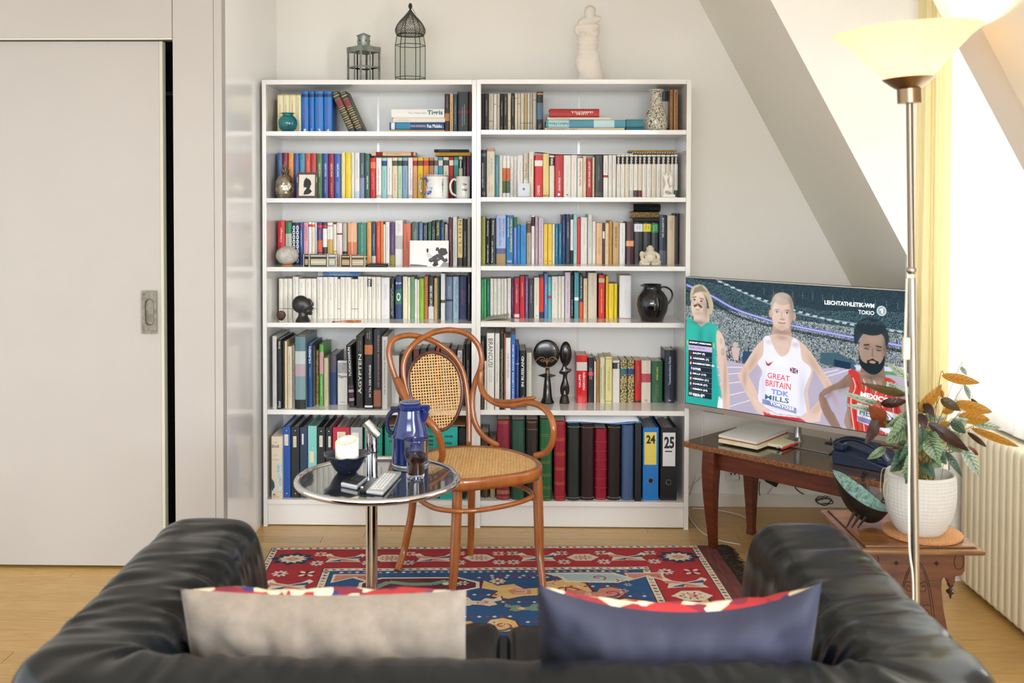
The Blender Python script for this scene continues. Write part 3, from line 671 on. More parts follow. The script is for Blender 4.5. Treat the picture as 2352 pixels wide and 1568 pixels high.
# --- third shelf, door side
o5=(600,480,4.704)
L3=[(168,247,130,'#c41e2c','red book with cream title',dict(bands=[(0,.12,'#1c6a3c')],texts=[('Chicago','#f2dfae',.52,.85,dict(w=.36))])),(250,322,145,'#1f7a50','green topped grey book',dict(bands=[(0,.74,'#b5bcab')],scr=('#55604f',.4,.7,.3))),
      (325,405,145,'#e6e6e6','navy and white dotted book',dict(bands=[(0,1,mat('#1a2744',.5))],texts=[('oooooooo','#dfe4ec',.05,.93,dict(w=.36,x=.25,b=.03)),('oooooooo','#dfe4ec',.05,.93,dict(w=.36,x=-.25,b=.03))])),(407,443,145,'#2c4f9a','blue paperback with white label',dict(soft=True,bands=[(.92,.95,'#c8242c')],scr=('#f0f0f0',.4,.9,.6))),
      (447,500,145,'#d79aac','pink paperback',dict(soft=True,scr=('#3a1c28',.55,.97,.7),bands=[(0,.2,'#ece2e2')])),(502,537,140,'#eeebe6','slim white paperback with red square',dict(soft=True,bands=[(.89,.95,'#d0202a')],scr=('#6a6660',.4,.85,.4))),
      (539,572,142,'#ece2c8','slim cream paperback with orange square',dict(soft=True,bands=[(.89,.95,'#e0602a')],scr=('#6a6660',.4,.85,.4))),(574,594,142,'#c6d8e6','thin pale blue paperback',dict(soft=True,scr=('#3a6a9a',.2,.9,.6))),
      (596,655,145,'#4a2a6c','purple and orange paperback',dict(soft=True,bands=[(.3,.58,'#c8502a'),(.88,.94,'#d81c2c')],scr=('#e8a05a',.35,.85,.4))),(657,705,145,'#2c3248','navy paperback with white label',dict(soft=True,bands=[(.42,.86,'#ecebe8'),(.88,.94,'#d0202a')])),
      (707,768,142,'#c9a24c','ochre and white paperback',dict(soft=True,bands=[(.6,.99,'#ecebe4'),(.9,.93,'#c8242c')],scr=('#6a8a5a',.55,.92,.25))),(770,808,165,'#e6e0d2','slim cream book with yellow foot',dict(soft=True,bands=[(.3,.36,'#e0a82a')],scr=('#9a9286',.4,.9,.4))),
      (810,870,150,'#ead9d6','pale pink book with maroon corner',dict(soft=True,bands=[(.72,.76,'#7a1c2c')],scr=('#a8989a',.1,.65,.3))),(874,920,153,'#b9b6aa','grey-beige paperback',dict(soft=True,bands=[(.26,.33,'#1a1a1c'),(0,.25,'#d8926a')],scr=('#7a766a',.5,.9,.3))),
      (927,1030,150,'#e6aa80','broad peach hardback',dict(bands=[(0,.55,'#cf7648')],scr=('#fae8dc',.2,.95,.25))),(1034,1135,148,'#2f7a6a','broad teal green hardback',dict(texts=[('WIR WASSER IN DER WAND','#cfe4d8',.08,.75,dict(w=.16))][:0],scr=('#cfe4dc',.15,.95,.2))),
      (1139,1187,138,'#e3a24e','golden orange hardback',dict(scr=('#9a5a20',.3,.95,.3))),(1189,1235,150,'#2c4a6a','navy blue hardback',dict(bands=[(0,.22,'#d5cfd8')],scr=('#e6eaee',.3,.85,.4))),
      (1238,1287,138,'#d04a24','vermilion hardback',dict(scr=('#f6d8c8',.4,.95,.4))),(1288,1315,138,'#e07a34','thin orange paperback',dict(soft=True)),(1317,1338,165,'#e8dfcf','thin cream paperback',dict(soft=True)),
      (1340,1385,140,'#ebe9e4','white paperback',dict(soft=True,scr=('#a5a19a',.3,.9,.4))),(1388,1442,150,'#56386e','purple paperback with olive foot',dict(soft=True,bands=[(0,.24,'#8f8a34')],scr=('#b49a6a',.3,.8,.4))),
      (1444,1530,120,'#e9e8e5','tall white and grey hardback',dict(bands=[(.36,.66,'#c2c2c0')],scr=('#8f8f8d',.7,.95,.4))),(1532,1618,155,'#d0684c','broad coral red hardback',dict(scr=('#7a2a20',.35,.9,.3))),
      (1624,1700,142,'#51655f','grey-green hardback',dict(scr=('#dfe4e0',.3,.9,.4))),(1704,1748,150,'#5a7ba8','denim blue paperback',dict(soft=True,scr=('#cdd8e6',.3,.9,.4))),(1750,1798,150,'#22282a','black and white lettered paperback',dict(soft=True,scr=('#f0f0ee',.3,.95,.7))),
      (1800,1842,140,'#1f5a44','dark green paperback',dict(soft=True,scr=('#a8c8b8',.4,.9,.4))),(1843,1883,125,'#2c2e2a','black and white patterned paperback',dict(soft=True,scr=('#e8e8e0',.3,.97,.8))),(1885,1938,120,'#214c44','dark green book with yellow title',dict(texts=[('Spurlos','#e2d44a',.66,.94,dict(w=.5))])),
      (1940,1986,145,'#3c4a7c','dull blue paperback',dict(soft=True,scr=('#b8c0dc',.4,.9,.4))),(1988,2022,165,'#ded3b4','slim cream paperback',dict(soft=True,scr=('#2a2a2a',.4,.9,.5))),(2024,2070,90,'#4f1f2c','tall maroon hardback',dict(y=.1,scr=('#c49aa4',.3,.85,.4))),
      (2072,2120,82,'#cfcfca','tall light grey hardback',dict(y=.1,scr=('#9a9a96',.1,.9,.4))),(2124,2180,105,'#d5bd7e','tall sand yellow book',dict(y=.1,texts=[('L I O N','#5a4526',.48,.97,dict(w=.5)),('Saroo','#5a4526',.3,.42,dict(w=.26,x=-.15)),('Brierley','#5a4526',.26,.42,dict(w=.26,x=.2))],bands=[(0,.18,'#3c2e20')])),
      (2183,2230,108,'#1e1a1e','tall black book',dict(y=.1,scr=('#e0d8c8',.2,.9,.45))),(2232,2264,90,'#8f8f8a','tall grey book',dict(y=.1,scr=('#50504c',.3,.9,.4)))]
row_books(0,3,o5,L3,'third shelf',.15,None,.13)
# --- third shelf, TV side
o6=(1090,460,4.612)
R3=[(72,120,172,'#a5a852','olive green hardback',dict(scr=('#5a6428',.5,.95,.4))),(122,168,195,'#1b1d1c','black book with white lettering',dict(texts=[('Reportagen aus','#ecebe6',.03,.42,dict(w=.36)),('Katzenberg','#ecebe6',.62,.95,dict(w=.36))])),
      (170,232,190,'#1b1d1c','wider black book with white lettering',dict(texts=[('Reportagen aus','#ecebe6',.03,.5,dict(w=.3,x=-.12)),('Katzenberg','#ecebe6',.64,.95,dict(w=.34,x=0))])),(234,338,158,'#a8b8e0','broad lilac-blue hardback with landscape foot',dict(texts=[('WELTGESCHICHTE','#5a6aa8',.36,.94,dict(w=.24,x=-.1)),('DER FLÜSSE','#5a6aa8',.55,.93,dict(w=.2,x=.24))],bands=[(0,.2,'#a88a5a'),(.2,.32,'#5a5f8c')])),
      (341,417,158,'#1d6fa8','blue book with yellow title',dict(texts=[('Griechenland ohne Säulen','#e8dc5a',.24,.93,dict(w=.3,x=.18)),('Johannes Gaitanides','#f2f2ee',.55,.95,dict(w=.22,x=-.2)),('List','#f2f2ee',.03,.08,dict(dir='h',w=.6))])),
      (420,457,180,'#5c7ac4','slim blue and green book',dict(bands=[(.78,1,'#2f6a3a')],scr=('#dfe6f4',.1,.9,.4))),(459,490,262,'#2f7fbe','shorter blue paperback',dict(soft=True,scr=('#164a7a',.3,.9,.4))),(492,557,260,'#2a86c4','shorter wide blue hardback',dict(texts=[('Dyer  Jadedia','#163a5a',.4,.85,dict(w=.4))][:0],scr=('#163a5a',.4,.9,.4))),
      (560,607,228,'#b5a28c','brown and beige paperback',dict(soft=True,bands=[(.74,.97,'#6a4c3c')],scr=('#4a4038',.1,.7,.4))),(610,645,160,'#e9e9e8','white hardback with black head',dict(bands=[(.78,.97,'#2a2a2a')],scr=('#7a7a7a',.3,.75,.4))),
      (650,682,168,'#c2a6ac','slim dusty pink hardback',dict(scr=('#7a3a4a',.3,.95,.4))),(686,740,185,'#d0bcd0','lilac hardback',dict(scr=('#8a6a8a',.1,.95,.4))),(742,783,250,'#ecc94a','yellow paperback',dict(soft=True,scr=('#a8862a',.3,.9,.3),texts=[('o','#9a7a20',.05,.09,dict(dir='h',w=.4))])),
      (786,832,250,'#ecc94a','yellow paperback',dict(soft=True,scr=('#a8862a',.3,.9,.3),texts=[('o','#9a7a20',.05,.09,dict(dir='h',w=.4))])),(834,860,250,'#e8e0c4','thin cream paperback',dict(soft=True,scr=('#4a4438',.3,.9,.4))),(862,898,252,'#1e6f94','petrol blue paperback',dict(soft=True,scr=('#d8e8ee',.15,.95,.35))),
      (900,936,252,'#1e6f94','petrol blue paperback',dict(soft=True,scr=('#d8e8ee',.15,.95,.35))),(938,975,152,'#20386a','tall navy hardback',dict(scr=('#c08a9a',.4,.9,.4))),(978,1023,148,'#2c3e56','tall dark slate hardback',dict(scr=('#e2e6ea',.5,.85,.45))),
      (1026,1058,190,'#e9e4e2','white book with black foot',dict(bands=[(0,.3,'#231f20'),(.97,1,'#1f4a34')],scr=('#a05a5a',.35,.9,.3))),(1060,1098,148,'#9fd2cf','tall aqua hardback',dict(scr=('#3a6a70',.2,.9,.4))),(1098,1132,188,'#c8201c','glossy red book',dict(rough=.25)),
      (1135,1207,180,'#e2ded6','broad white hardback',dict(scr=('#a5a098',.4,.9,.25))),(1213,1258,148,'#d9d6d0','tall pale grey hardback',dict(scr=('#7a766e',.3,.95,.4))),(1260,1297,222,'#e6e2d8','shorter white paperback',dict(soft=True,scr=('#8a867c',.3,.9,.4))),
      (1300,1368,240,'#dfb48a','broad tan paperback',dict(soft=True,scr=('#6a4a2c',.2,.75,.4))),(1370,1393,240,'#4f3f36','thin brown paperback with white label',dict(soft=True,bands=[(.62,.8,'#e6e2da')])),(1396,1437,242,'#e2c8a4','cream tan paperback',dict(soft=True,scr=('#6a543a',.1,.9,.35))),
      (1439,1473,215,'#bf8f46','ochre brown hardback',dict(scr=('#5a3a14',.2,.9,.3))),(1478,1547,230,'#c4a06c','broad tan hardback with brown capitals',dict(texts=[('DIE ETRUSKER','#5a4326',.4,.9,dict(w=.3))])),(1550,1612,240,'#e9e9ea','white hardback with faint blue print',dict(scr=('#a8b4c8',.2,.9,.4))),
      (1620,1704,225,'#4a222c','dark maroon hardback',dict(bands=[(.42,.55,'#e0a070')],texts=[('Orient','#d03a30',.25,.4,dict(w=.3))][:0],scr=('#c83a34',.25,.6,.2))),(1706,1798,235,'#1d2026','black cloth book with white label',dict(bands=[(.78,.97,'#dfe3e8')],scr=('#4a4a4a',.8,.95,.6))),
      (1800,1887,235,'#1d2026','black cloth book with yellow label',dict(bands=[(.78,.97,'#d9c81e')],scr=('#6a5a10',.8,.95,.6))),(1889,1965,235,'#1d2026','black cloth book with green label',dict(bands=[(.76,.97,'#1c8a44')],scr=('#e0f0e4',.8,.95,.6))),
      (1970,2052,155,'#1f3040','tall dark blue book with grey peak',dict(bands=[(0,.28,'#56606a')],texts=[('DIE ZAUBERTÜR','#e0e4e8',.55,.95,dict(w=.26))])),(2058,2142,160,'#d3c0a2','broad beige hardback',dict(scr=('#7a6a50',.7,.95,.4))),(2145,2158,170,'#6a4c2c','thin brown book',{}),(2160,2176,140,'#1d2a58','thin navy book',{})]
row_books(1,3,o6,R3,'third shelf',.16,None,.13)
zb=atY(1090+1830/4.612,460+233/4.612,.16).z
stack(1,1,o6,[(1680,1960,188,230,'#16181c','black leather book at the bottom of the old stack above the seated figurine',dict(d=.1)),
                 (1665,1962,120,184,'#8c7440','worn gilt-edged antique book between two black books',dict(d=.1,rough=.5,mat_=mat('#8c7440',.5,.3,c2='#4c3c20',ns=120,r0=.4,r1=.6,name='worn_gilt'))),
                 (1690,1978,32,116,'#14171d','fat black leather book topping the old stack near the third shelf',dict(d=.11,rough=.25,rnd_=1.2))],.162,'antique books lying above the figurine',base_z=zb+.002)
# --- fourth shelf, door side
o7=(600,610,4.704)
cw=lambda **k: dict(scr=[('#8f887c',.45,.95,.3),('#8f887c',.05,.1,.3)],**k)
dg_=lambda: dict(soft=True,scr=[('#8f887c',.75,.95,.25),('#8f887c',.2,.5,.2)],bands=[(.24,.255,'#2a2422')])
L4=[(177,225,140,'#efe8da','short cream paperback',dg_()),(226,273,140,'#efe8da','short cream paperback',dg_()),(275,323,140,'#efe8da','short cream paperback',dg_()),(328,392,120,'#ece6dc','cream hardback',cw()),(395,465,140,'#efe8da','short wide cream paperback',dg_()),
      (467,530,140,'#efe8da','short cream paperback',dg_()),(532,588,140,'#efe8da','short cream paperback',dg_()),(592,655,122,'#ece6da','cream hardback',cw()),(657,710,122,'#ece6da','cream hardback',cw()),(711,778,122,'#ece6da','wide cream hardback',cw()),(779,818,122,'#ece6da','slim cream hardback',cw()),
      (819,845,145,'#efe8da','thin cream paperback',dg_()),(847,897,125,'#ece6da','cream hardback',cw()),(898,965,125,'#ece6da','wide cream hardback',cw()),(967,1000,145,'#efe8da','slim cream paperback',dg_()),(1001,1037,145,'#efe8da','slim cream paperback',dg_()),
      (1039,1100,118,'#ebe5d9','cream hardback',cw()),(1101,1143,118,'#ebe5d9','cream hardback',cw()),(1145,1187,120,'#e9e4da','cream paperback with black head label',dict(soft=True,bands=[(.76,.95,'#1c1c1c')],texts=[('PIPER','#ffffff',.77,.94,dict(w=.55))],scr=('#b09a94',.1,.7,.4))),
      (1189,1235,122,'#e9e3d6','cream hardback',cw()),(1237,1290,122,'#e9e3d6','cream hardback',cw()),(1293,1385,128,'#e6e2e2','broad white hardback with pink headband',cw()),(1387,1437,145,'#161a1e','black paperback with white title',dict(soft=True,scr=('#e8e8e6',.05,.9,.65))),
      (1445,1520,118,'#1c3a6c','navy book with a green panel',dict(bands=[(.34,.7,'#2f6a5c')],texts=[('ISLAM','#e6ecf0',.82,.87,dict(dir='h',w=.8)),('o','#cfe0d0',.42,.62,dict(dir='h',w=.6))])),(1528,1580,118,'#e9e2c2','pale cream hardback',cw()),(1582,1610,125,'#ebe6d2','slim cream paperback',dict(soft=True,scr=('#8a8470',.3,.95,.4))),
      (1612,1655,120,'#6fa070','sage green hardback',dict(scr=('#2f4a30',.3,.9,.4))),(1657,1685,145,'#ecebe2','thin white paperback',dict(soft=True,scr=('#5a5a50',.1,.9,.4))),(1687,1709,150,'#e8dfc8','thin cream paperback',dict(soft=True,scr=('#6a5a4a',.1,.9,.4))),(1712,1760,140,'#8fbb2c','lime green paperback',dict(soft=True,scr=('#2f4a10',.45,.9,.4))),
      (1762,1803,115,'#b8703c','rust brown hardback',dict(scr=('#5a2a10',.3,.9,.4))),(1806,1867,125,'#17191c','black book with white title',dict(texts=[('STADT DER DIEBE','#f2f2f0',.3,.8,dict(w=.42))],bands=[(0,.3,'#d8d4d0')])),(1870,1910,135,'#d0a672','light tan paperback',dict(soft=True,scr=('#4a3a24',.2,.9,.4))),
      (1912,1930,125,'#2c5a4c','thin dark green paperback',dict(soft=True)),(1942,1988,85,'#e2e2e2','tall white hardback',dict(y=.12,scr=('#b0b0b0',.1,.9,.3),bands=[(.37,.44,'#5a4038')])),(1992,2072,120,'#6f7f96','broad grey-blue hardback',dict(scr=('#e2e6ec',.5,.85,.4),bands=[(.42,.47,'#2a2a30')])),
      (2075,2140,118,'#a5bfcf','light blue hardback',dict(scr=('#1f2a34',.15,.9,.5))),(2143,2230,118,'#1c2858','broad dark navy hardback',dict(scr=('#c8505c',.3,.75,.4))),(2235,2264,90,'#15171a','tall thin black book',dict(y=.1,scr=('#d0c8b0',.3,.9,.4)))]
row_books(0,4,o7,L4,'fourth shelf',.17,None,.135)
zb=max(o.location.z+max(v.co.z for v in o.data.vertices) for o in COL.objects if o.get('group','') == 'books on fourth shelf of the door-side bookcase' and -.72 < o.location.x < -.45)
stack(0,1,o7,[(597,1058,70,124,'#4f7fb4','blue book with upside-down title lying on the cream hardbacks',dict(d=.13,soft=True,bands=[(.02,.14,'#c9b8b0'),(.87,.97,'#4f7fb4')],scr=('#f0f4f8',.28,.84,.75)))],.175,None,base_z=zb+.0006)
# --- fourth shelf, TV side
o8=(1090,610,4.612)
R4=[(67,103,145,'#3aa864','bright green paperback',dict(soft=True,scr=('#d8f0dc',.1,.9,.4))),(105,130,142,'#58b878','lighter green paperback',dict(soft=True,scr=('#1f5a34',.1,.9,.4))),(132,168,145,'#14705c','deep green paperback',dict(soft=True,texts=up('Isabelle Schaette','#d6ece4',.4,.9,w=.4)[:0],scr=('#cfe8e0',.4,.95,.4))),
      (172,205,135,'#e9e5dc','slim white paperback',wb()),(207,245,137,'#e6e2d9','slim white paperback',wb()),(247,287,137,'#e9e5dc','slim white paperback',wb()),(289,318,137,'#e6e1d6','slim white paperback',wb()),(320,350,137,'#e9e5dc','slim white paperback',wb()),(355,395,132,'#e6e1d8','off-white hardback',cw()),
      (400,425,150,'#4f1f44','thin aubergine paperback',dict(soft=True,scr=('#c9a0c0',.3,.9,.4))),(427,485,130,'#a81c3c','crimson hardback with white label',dict(scr=('#f0dcdc',.35,.9,.4),bands=[(.02,.1,'#e6dcdc')])),(488,543,112,'#b8141c','red hardback',dict(scr=('#f4d8d4',.5,.85,.4))),(546,580,115,'#6a5a8c','muted purple paperback',dict(soft=True,scr=('#dcd8ec',.1,.9,.4))),
      (583,637,150,'#3a3a40','charcoal hardback',dict(scr=('#e8e0e4',.4,.93,.3))),(640,697,125,'#e6dfcc','cream hardback',dict(scr=('#8f8a78',.3,.9,.3),texts=[('o','#3a8a9a',.04,.08,dict(dir='h',w=.3))])),(699,745,108,'#d8301c','red book with navy foot',dict(bands=[(0,.15,'#27305a'),(.95,1,'#34406a')],scr=('#a81c14',.3,.9,.4))),
      (749,787,85,'#5a8ac4','tall sky blue hardback',dict(scr=('#e4ecf6',.3,.85,.4))),(789,825,120,'#5fb8b4','turquoise paperback with red label',dict(soft=True,bands=[(.48,.55,'#c8302c')],scr=('#e0f0ee',.6,.9,.4))),(829,897,115,'#e4e0d6','broad off-white hardback',cw()),(899,930,112,'#e9e4d6','slim cream paperback',cw()),(932,965,112,'#e9e4d6','slim cream paperback',cw()),
      (970,1030,70,'#d4c4d4','tall lilac hardback',dict(scr=('#8a7a8e',.1,.9,.4))),(1032,1062,102,'#1c1c20','black book with white drawing',dict(scr=('#e8e4e8',.02,.5,.8))),(1070,1120,70,'#4f9fa8','tall sea blue hardback with white label',dict(bands=[(.39,.46,'#f0f0ec')],scr=('#1c4a54',.5,.95,.4))),
      (1123,1163,98,'#27404c','dark blue book with orange foot',dict(bands=[(0,.38,'#d8522a')],texts=[('Sturz in die Sonne','#e6ecec',.46,.95,dict(w=.34))])),(1167,1210,135,'#e0c8a0','light tan paperback',dict(soft=True,scr=('#6a5a3a',.1,.9,.3))),(1217,1312,75,'#d6cbb6','very broad beige hardback',dict(texts=[('DON QUIJOTE','#8f8470',.5,.93,dict(w=.2,x=.1))][:0],scr=('#8f8470',.5,.93,.3))),
      (1330,1397,100,'#c8281c','red hardback with small picture',dict(bands=[(.83,.93,'#c9b48c')],texts=[('Nachdenken Erzähler Person','#f4dcd0',.12,.78,dict(w=.24))][:0],scr=('#f4e0d4',.12,.8,.3))),(1407,1435,110,'#e8b82a','slim golden yellow paperback',dict(soft=True,scr=('#8a6a14',.3,.9,.3))),(1438,1494,190,'#ecd028','short yellow paperback',dict(soft=True,scr=('#8a7a14',.3,.9,.2))),
      (1497,1530,190,'#ecd028','short slim yellow paperback',dict(soft=True,scr=('#8a7a14',.3,.9,.3))),(1553,1680,100,'#ecebec','very thick white book with red edges',dict(bands=[(.0,.012,'#c8202c'),(.988,1,'#c8202c')],scr=('#b0a8a8',.3,.75,.12),d=.13))]
row_books(1,4,o8,R4,'fourth shelf',.165,None,.13)
# --- fifth shelf, door side
o9=(600,740,4.704)
L5=[(103,152,150,'#bdbcb8','tall light grey art book',dict(bot=935,d=.27)),(154,205,185,'#14181b','tall black art book',dict(bot=937,d=.27,texts=[('bron','#d8cfa8',.87,.97,dict(w=.5)),('Sour','#d8d8d8',.02,.12,dict(w=.6))])),(207,235,200,'#1a1e22','slim black art book',dict(bot=930,d=.25)),
      (238,265,205,'#d6bd92','slim sand art book',dict(bot=928,d=.24,soft=True)),(268,320,262,'#cdbfa8','beige art book',dict(bot=928,d=.2,texts=up('G TORGANO  ARS EROTICA ETRVRIA','#8f8674',.18,.85,w=.22))),(322,347,250,'#cfc8b4','thin cream art book with black lettering',dict(bot=920,d=.22,scr=('#22201c',.05,.8,.8))),
      (350,466,155,'#5a7680','very thick art book with painted spine',dict(bot=937,d=.28,bands=[(.0,.13,'#121416'),(.13,.45,'#6f8c90'),(.45,.62,'#a8949a'),(.62,.8,'#b0b8b4')])),(490,540,235,'#1c4678','tall blue art book with white title',dict(bot=917,d=.25,texts=[('MUMIEN','#eef2f4',.7,.96,dict(w=.5)),('Jürgen Spanuth','#b8c8d8',.48,.68,dict(w=.25))][:1],scr=('#b8c8d8',.45,.65,.3))),
      (545,566,250,'#5a5244','thin brown art book',dict(bot=905,d=.2)),(570,612,305,'#a8843c','gold and brown patterned book',dict(bot=890,d=.16,mat_=mat('#b08a3c',.5,0,c2='#4a5a50',ns=60,r0=.42,r1=.58,name='gilt_pattern'))),(616,664,240,'#58a048','green book with pink panel',dict(bot=900,d=.2,bands=[(.52,.88,'#c8969a')],texts=[('XANADU','#e2eed8',.14,.5,dict(w=.3))][:0],scr=('#e6f0dc',.12,.5,.4))),
      (666,714,385,'#c0b694','shorter beige book',dict(bot=905,d=.15,scr=('#3a3a34',.1,.35,.4))),(720,808,350,'#1f3a66','broad dark blue cloth book with gilt lines',dict(bot=890,d=.2,bands=[(.66+.034*i,.668+.034*i,GOLD) for i in range(10)]))]
row_books(0,5,o9,L5,'fifth shelf',.05,None,.2)
L5b=[(1018,1098,150,'#25241f','thick black book with silver capitals',dict(bot=927,d=.26,texts=[('ÄGYPTEN','#dfe4d8',.2,.75,dict(w=.5)),('Sinuhe','#a8a890',.8,.97,dict(w=.4))][:1],scr=('#8f8a70',.78,.98,.5))),(1110,1200,70,'#15171a','very tall black book with gold emblem',dict(bot=937,d=.29,texts=[('IM TAL DER KÖNIGE','#e6e6e4',.15,.55,dict(w=.28,x=.15))],bands=[(.68,.8,'#b06a34'),(.02,.045,'#ececec')],scr=[('#c8a888',.86,.97,.5)])),
       (1207,1290,78,'#1c2430','very tall dark book with bronze title',dict(bot=937,d=.29,texts=[('DIE SCHATZKAMMER ÄGYPTENS','#b8764a',.28,.93,dict(w=.24,x=.15)),('Francesco Tiradritti Araldo De Luca','#dfe2e4',.6,.95,dict(w=.1,x=-.25))][:1],bands=[(.03,.24,'#8f5a40')])),
       (1298,1362,155,'#cbc9c2','tall pale grey art book',dict(bot=932,d=.28,texts=[('DIE ALTÄGYPTISCHE ZEICHNUNG','#5a5852',.2,.95,dict(w=.3))])),(1385,1488,360,'#dcdad5','broad white book behind the wooden chair',dict(bot=872,d=.18,scr=('#a8a49c',.1,.4,.3))),
       (1492,1545,340,'#1f1c20','black book behind the chair frame',dict(bot=872,d=.18)),(1560,1630,300,'#3a3a3c','charcoal book behind the cane back',dict(bot=872,d=.2)),(1640,1710,290,'#5a2a2a','dark red book behind the cane back',dict(bot=872,d=.2)),(1715,1790,280,'#23262a','black book behind the cane back',dict(bot=872,d=.2)),
       (1800,1880,275,'#3d4148','slate book behind the cane back',dict(bot=872,d=.2)),(1890,1930,285,'#a82c2a','red book behind the cane back',dict(bot=872,d=.2)),(1940,2040,260,'#4a4c50','grey book behind the cane back',dict(bot=872,d=.2)),(2045,2118,290,'#2c2f34','dark book behind the chair loop',dict(bot=880,d=.2)),
       (2125,2180,305,'#d8d0cc','white book behind the chair loop',dict(bot=900,d=.2,texts=[('HATSCHEPSUT','#7a2c34',.45,.98,dict(w=.5))])),(2188,2212,240,'#1a1a1e','slim black book with grey title',dict(bot=905,d=.22,texts=up('EGON SCHIELE','#a8a8a8',.5,.95,w=.5)[:0],scr=('#b0b0b0',.4,.9,.5))),(2216,2262,235,'#16181c','tall black book with white capitals',dict(bot=910,d=.22,texts=up('ALTE TEMPEL  ASSYRIENS','#e6e6e4',.1,.85,w=.3)[:0],scr=('#e8e8e4',.1,.85,.4)))]
row_books(0,5,o9,L5b,'fifth shelf',.05,None,.2)
for o in list(COL.objects):
    if o.get('group') == 'books on fifth shelf of the door-side bookcase': pass
# leaning Tutanchamun book and the small white-fronted one
z5=ZS[0][5][1]+.0004
yy=.06;xb=atY(600+950/4.704,900,yy).x;wv=60/4.704*(4.65)/2350;hv=(908-232)/4.704*4.65/2350;th=math.radians(3.0)
o=book((xb+wv/2,yy,z5+wv*.5*math.sin(th)),wv,hv,.24,'#141417',tilt=-th,texts=[('TUTANCHAMUN','#f0f0ee',.5,.97,dict(w=.42))],bands=[(.02,.08,'#2c2a44'),(.1,.15,'#b88a8a'),(.17,.22,'#2c2a44'),(.24,.29,'#b88a8a'),(.31,.36,'#3a3858')])
tag(o,'black book with white capitals leaning beside the pale cover-forward book','book','books on fifth shelf of the door-side bookcase')
yy=.12;xa=atY(600+826/4.704,900,yy).x;xb=atY(600+930/4.704,900,yy).x;zt_=atY(790,740+415/4.704,yy).z
o=G().box(0,xb-xa,0,.022,0,zt_-z5).build('book',mat('#dcd8cf',.4),loc=(xa,yy,z5),bevel=.001);tag(o,'pale book standing cover forward between blue cloth book and leaning black book','book','books on fifth shelf of the door-side bookcase')
Wd=xb-xa;Hd=zt_-z5
text("l'Egypte",0,BLACK,o,(Wd*.5,-.0006,Hd*.64),width=Wd*.9,height=Hd*.075,bold=.02);text('TASCHEN',0,BLACK,o,(Wd*.5,-.0006,Hd*.06),width=Wd*.5,height=Hd*.02,name='imprint')
G().box(Wd*.04,Wd*.96,-.0006,0,Hd*.72,Hd*.96).build('cover_picture',mat('#b8b4ac',.5,c2='#8d9096',ns=60),o)
# --- fifth shelf, TV side
o10=(1090,740,4.612)
R5=[(60,109,220,'#3a3634','dark grey book with red lettering',dict(bot=930,d=.26,scr=('#a82a24',.1,.97,.5))),(113,135,410,'#d3cdbd','narrow cream book',dict(bot=930,d=.2,scr=('#6a665a',.4,.9,.4))),
      (137,218,115,'#dcdbd4','tall white art book with slender capitals',dict(bot=930,d=.27,texts=[('BRANCUSI','#3a3a38',.56,.93,dict(w=.6,dir='dn',b=0))],scr=('#8a8a84',.35,.53,.5))),(225,274,118,'#d6d4cc','tall off-white art book',dict(bot=930,d=.27,texts=[('IMITATIONS','#6a6660',.36,.68,dict(w=.34,dir='up',b=0))][:0],scr=('#7a3a3a',.34,.9,.3))),
      (277,321,120,'#1b1d1c','tall black art book with white lettering',dict(bot=925,d=.27,texts=[('Francis Bacon','#f0f0ee',.12,.5,dict(w=.38))][:0],scr=('#f2f2f0',.05,.95,.6))),(324,335,122,'#b0603a','thin orange-brown art book',dict(bot=925,d=.27)),(337,394,165,'#d9d9d6','white art book with grey capitals',dict(bot=925,d=.25,texts=[('DIE ETRUSKER','#6a6a68',.44,.78,dict(w=.3,dir='dn',b=0))])),
      (397,443,130,'#1f5fae','tall blue art book with white title',dict(bot=925,d=.26,texts=[('AZULEJOS A LISBONNE  AZULEJOS EM LISBOA','#eef2f6',.12,.87,dict(w=.42))])),(445,483,250,'#1d3f86','shorter royal blue book',dict(bot=900,d=.24,bands=[(.7,.715,'#cfd6e8')],scr=('#e0a23c',.2,.95,.4))),
      (487,555,300,'#121416','black book with bold white title',dict(bot=895,d=.22,texts=[('IN RUSSLAND','#f2f2ee',.36,.9,dict(w=.42,b=.02)),('EIN BILDATLAS','#c8c8c4',.02,.24,dict(w=.3))][:1],scr=('#c0c0bc',.03,.22,.5))),(560,618,322,'#cfcdb6','pale olive cream book',dict(bot=870,d=.2,texts=[('GOYA  Manko','#9a9474',.66,.93,dict(w=.3,b=0))]))]
for o,B in zip(row_books(1,5,o10,R5,'fifth shelf',.05,None,.2),R5): pass
